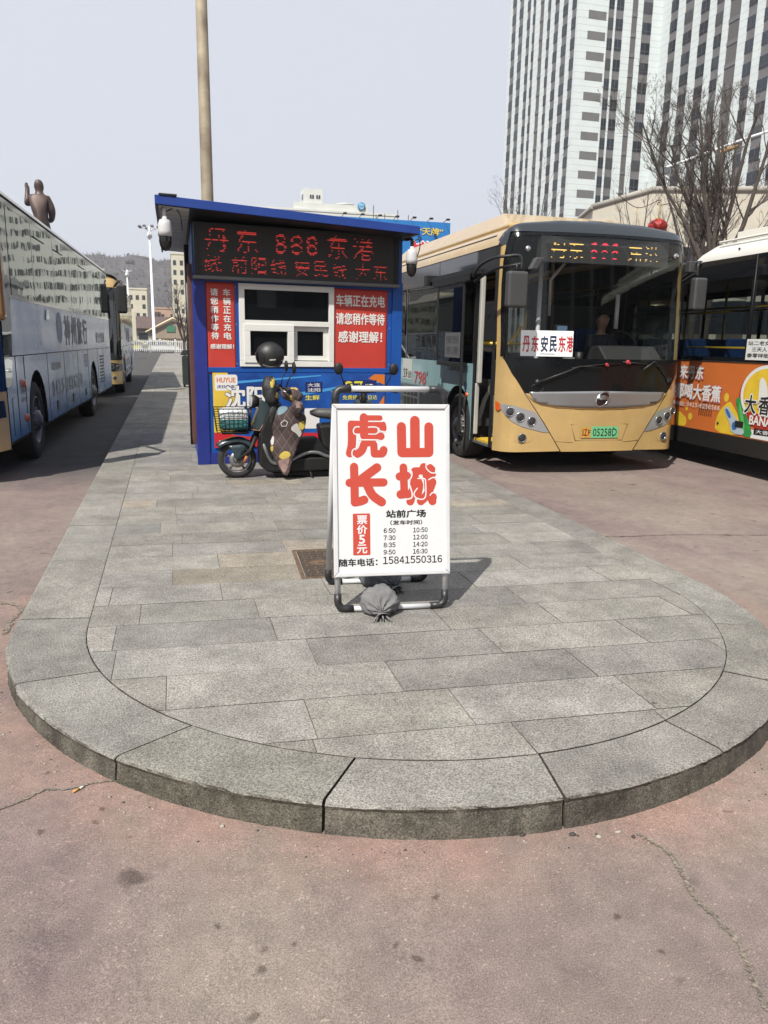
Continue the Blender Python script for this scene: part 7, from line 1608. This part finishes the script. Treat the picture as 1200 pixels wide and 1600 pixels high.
# ---- people
def person(label, x, y, z, rz, coat_m, leg_m, step=.18, skinm=None, seated=False, s=1.0):
    r = root('person', label, 'person', (x, y, z), rz); sk_ = skinm or mat('skin_tone', (.42, .24, .17), .6)
    if not seated: L_ = [(0, 0, .95, .15, .11), (-.09, -step*.3, .82, .095), (-.10, -step*.5, .48, .065), (-.10, step*-.2, .10, .05), (-.10, -step*.2-.14, .05, .045, .03), (.09, step*.3, .82, .095), (.10, step*.6, .48, .065), (.10, step*1.3, .12, .05), (.10, step*1.3-.12, .06, .045, .03)]
    else: L_ = [(0, 0, .95, .16, .13), (-.10, -.15, .95, .095), (-.12, -.48, .95, .07), (-.12, -.52, .52, .05), (-.12, -.64, .48, .045, .03), (.10, -.15, .95, .095), (.12, -.48, .95, .07), (.12, -.52, .52, .05), (.12, -.64, .48, .045, .03)]
    hx = -.30 if seated else .02
    T_ = [(0, .01, 1.15, .15, .10), (0, .01, 1.36, .17, .11), (0, .0, 1.47, .07, .065), (0, -.01, 1.53, .056), (0, -.02, 1.60, .090, .105), (0, -.02, 1.69, .098, .118), (0, -.01, 1.76, .06, .08), (0, -.125, 1.62, .016), (-.075, -.01, 1.63, .014), (.075, -.01, 1.63, .014),
          (-.19, 0, 1.40, .06), (-.24, .03+hx*.3, 1.14, .048), (-.22, -.06+hx, .93+(.2 if seated else 0), .036), (-.21, -.09+hx, .84+(.26 if seated else 0), .04, .025), (.19, 0, 1.40, .06), (.24, .03+hx*.3, 1.14, .048), (.22, -.06+hx, .93+(.2 if seated else 0), .036), (.21, -.09+hx, .84+(.26 if seated else 0), .04, .025)]
    for sgn, b in ((-1, 13), (1, 17)):
        hxx, hy, hz_ = T_[b][:3]
        T_ += [(hxx+sgn*.012*(k-1.5), hy-.03-.004*k, hz_-.085+.008*abs(k-1.5), .009) for k in range(4)] + [(hxx-sgn*.045, hy-.04, hz_-.03, .010)]
    pts = L_+T_; q = 9; ed = [(0, 1), (1, 2), (2, 3), (3, 4), (0, 5), (5, 6), (6, 7), (7, 8), (0, q), (q, q+1), (q+1, q+2), (q+2, q+3), (q+3, q+4), (q+4, q+5), (q+5, q+6), (q+4, q+7), (q+4, q+8), (q+4, q+9), (q+1, q+10), (q+10, q+11), (q+11, q+12), (q+12, q+13), (q+1, q+14), (q+14, q+15), (q+15, q+16), (q+16, q+17)]
    for b0, b in ((q+18, q+13), (q+23, q+17)): ed += [(b, b0+k) for k in range(4)]+[(b-1, b0+4)]
    figure('body', pts, ed, sk_, r, 1)
    J = [(p[0], p[1], p[2], p[3]*1.2+.012, (p[4] if len(p) > 4 else p[3])*1.2+.012) for p in (pts[0], pts[q], pts[q+1], (0, .005, 1.45, .075, .07), pts[q+10], pts[q+11], pts[q+12], pts[q+14], pts[q+15], pts[q+16])]
    figure('jacket', J, [(0, 1), (1, 2), (2, 3), (2, 4), (4, 5), (5, 6), (2, 7), (7, 8), (8, 9)], coat_m, r, 1)
    K = [(p[0], p[1], p[2]-(.02 if i == 0 else 0), p[3]*1.15+.01) for i, p in enumerate([pts[k] for k in (0, 1, 2, 3, 5, 6, 7)])]
    figure('trousers', K, [(0, 1), (1, 2), (2, 3), (0, 4), (4, 5), (5, 6)], leg_m, r, 1)
    mb = MB(); mb.ell((0, .016, 1.715), (.094, .108, .092), 14, nz=.05); mb.build('hair', mat('hair_black', (.012, .010, .010), .5), r)
    return r
jp = mat('jacket_pale', (.50, .40, .36), .8); jd = mat('jacket_wine', (.09, .04, .04), .8); td = mat('trousers_dark', (.025, .027, .035), .8); jn = mat('jacket_navy', (.03, .035, .05), .8)
person('person in a pale pink jacket and dark trousers walking behind the white fence', -1.25, 103.2, 0, .4, jp, td)
person('person in a dark wine jacket walking behind the white fence nearer the kiosk', .15, 103.6, 0, 2.9, jd, td)
person('bus driver in a dark jacket seated behind the gold bus windscreen', 5.18+.86, 8.72+1.62, .32, 0, jn, td, seated=True)
# ---- dark block added behind the camera to dim the bus windscreen reflections
refl = root('reflection_block', 'large dark block added out of view behind the photographer to dim the windscreen reflections', 'building', (50, -85, 0))
mb = MB(); mb.box((14, -100, 0), (90, -85, 58)); mb.build('wall', mat('reflection_block_wall', (.10, .10, .10), .8, var=.1, scale=.2), refl, True)
for k in range(14): MB().box((16+k*5.3, -84.9, 6), (18.6+k*5.3, -84.4, 56)).build('window_strip', wwin if k % 3 else tw_white, refl, True)
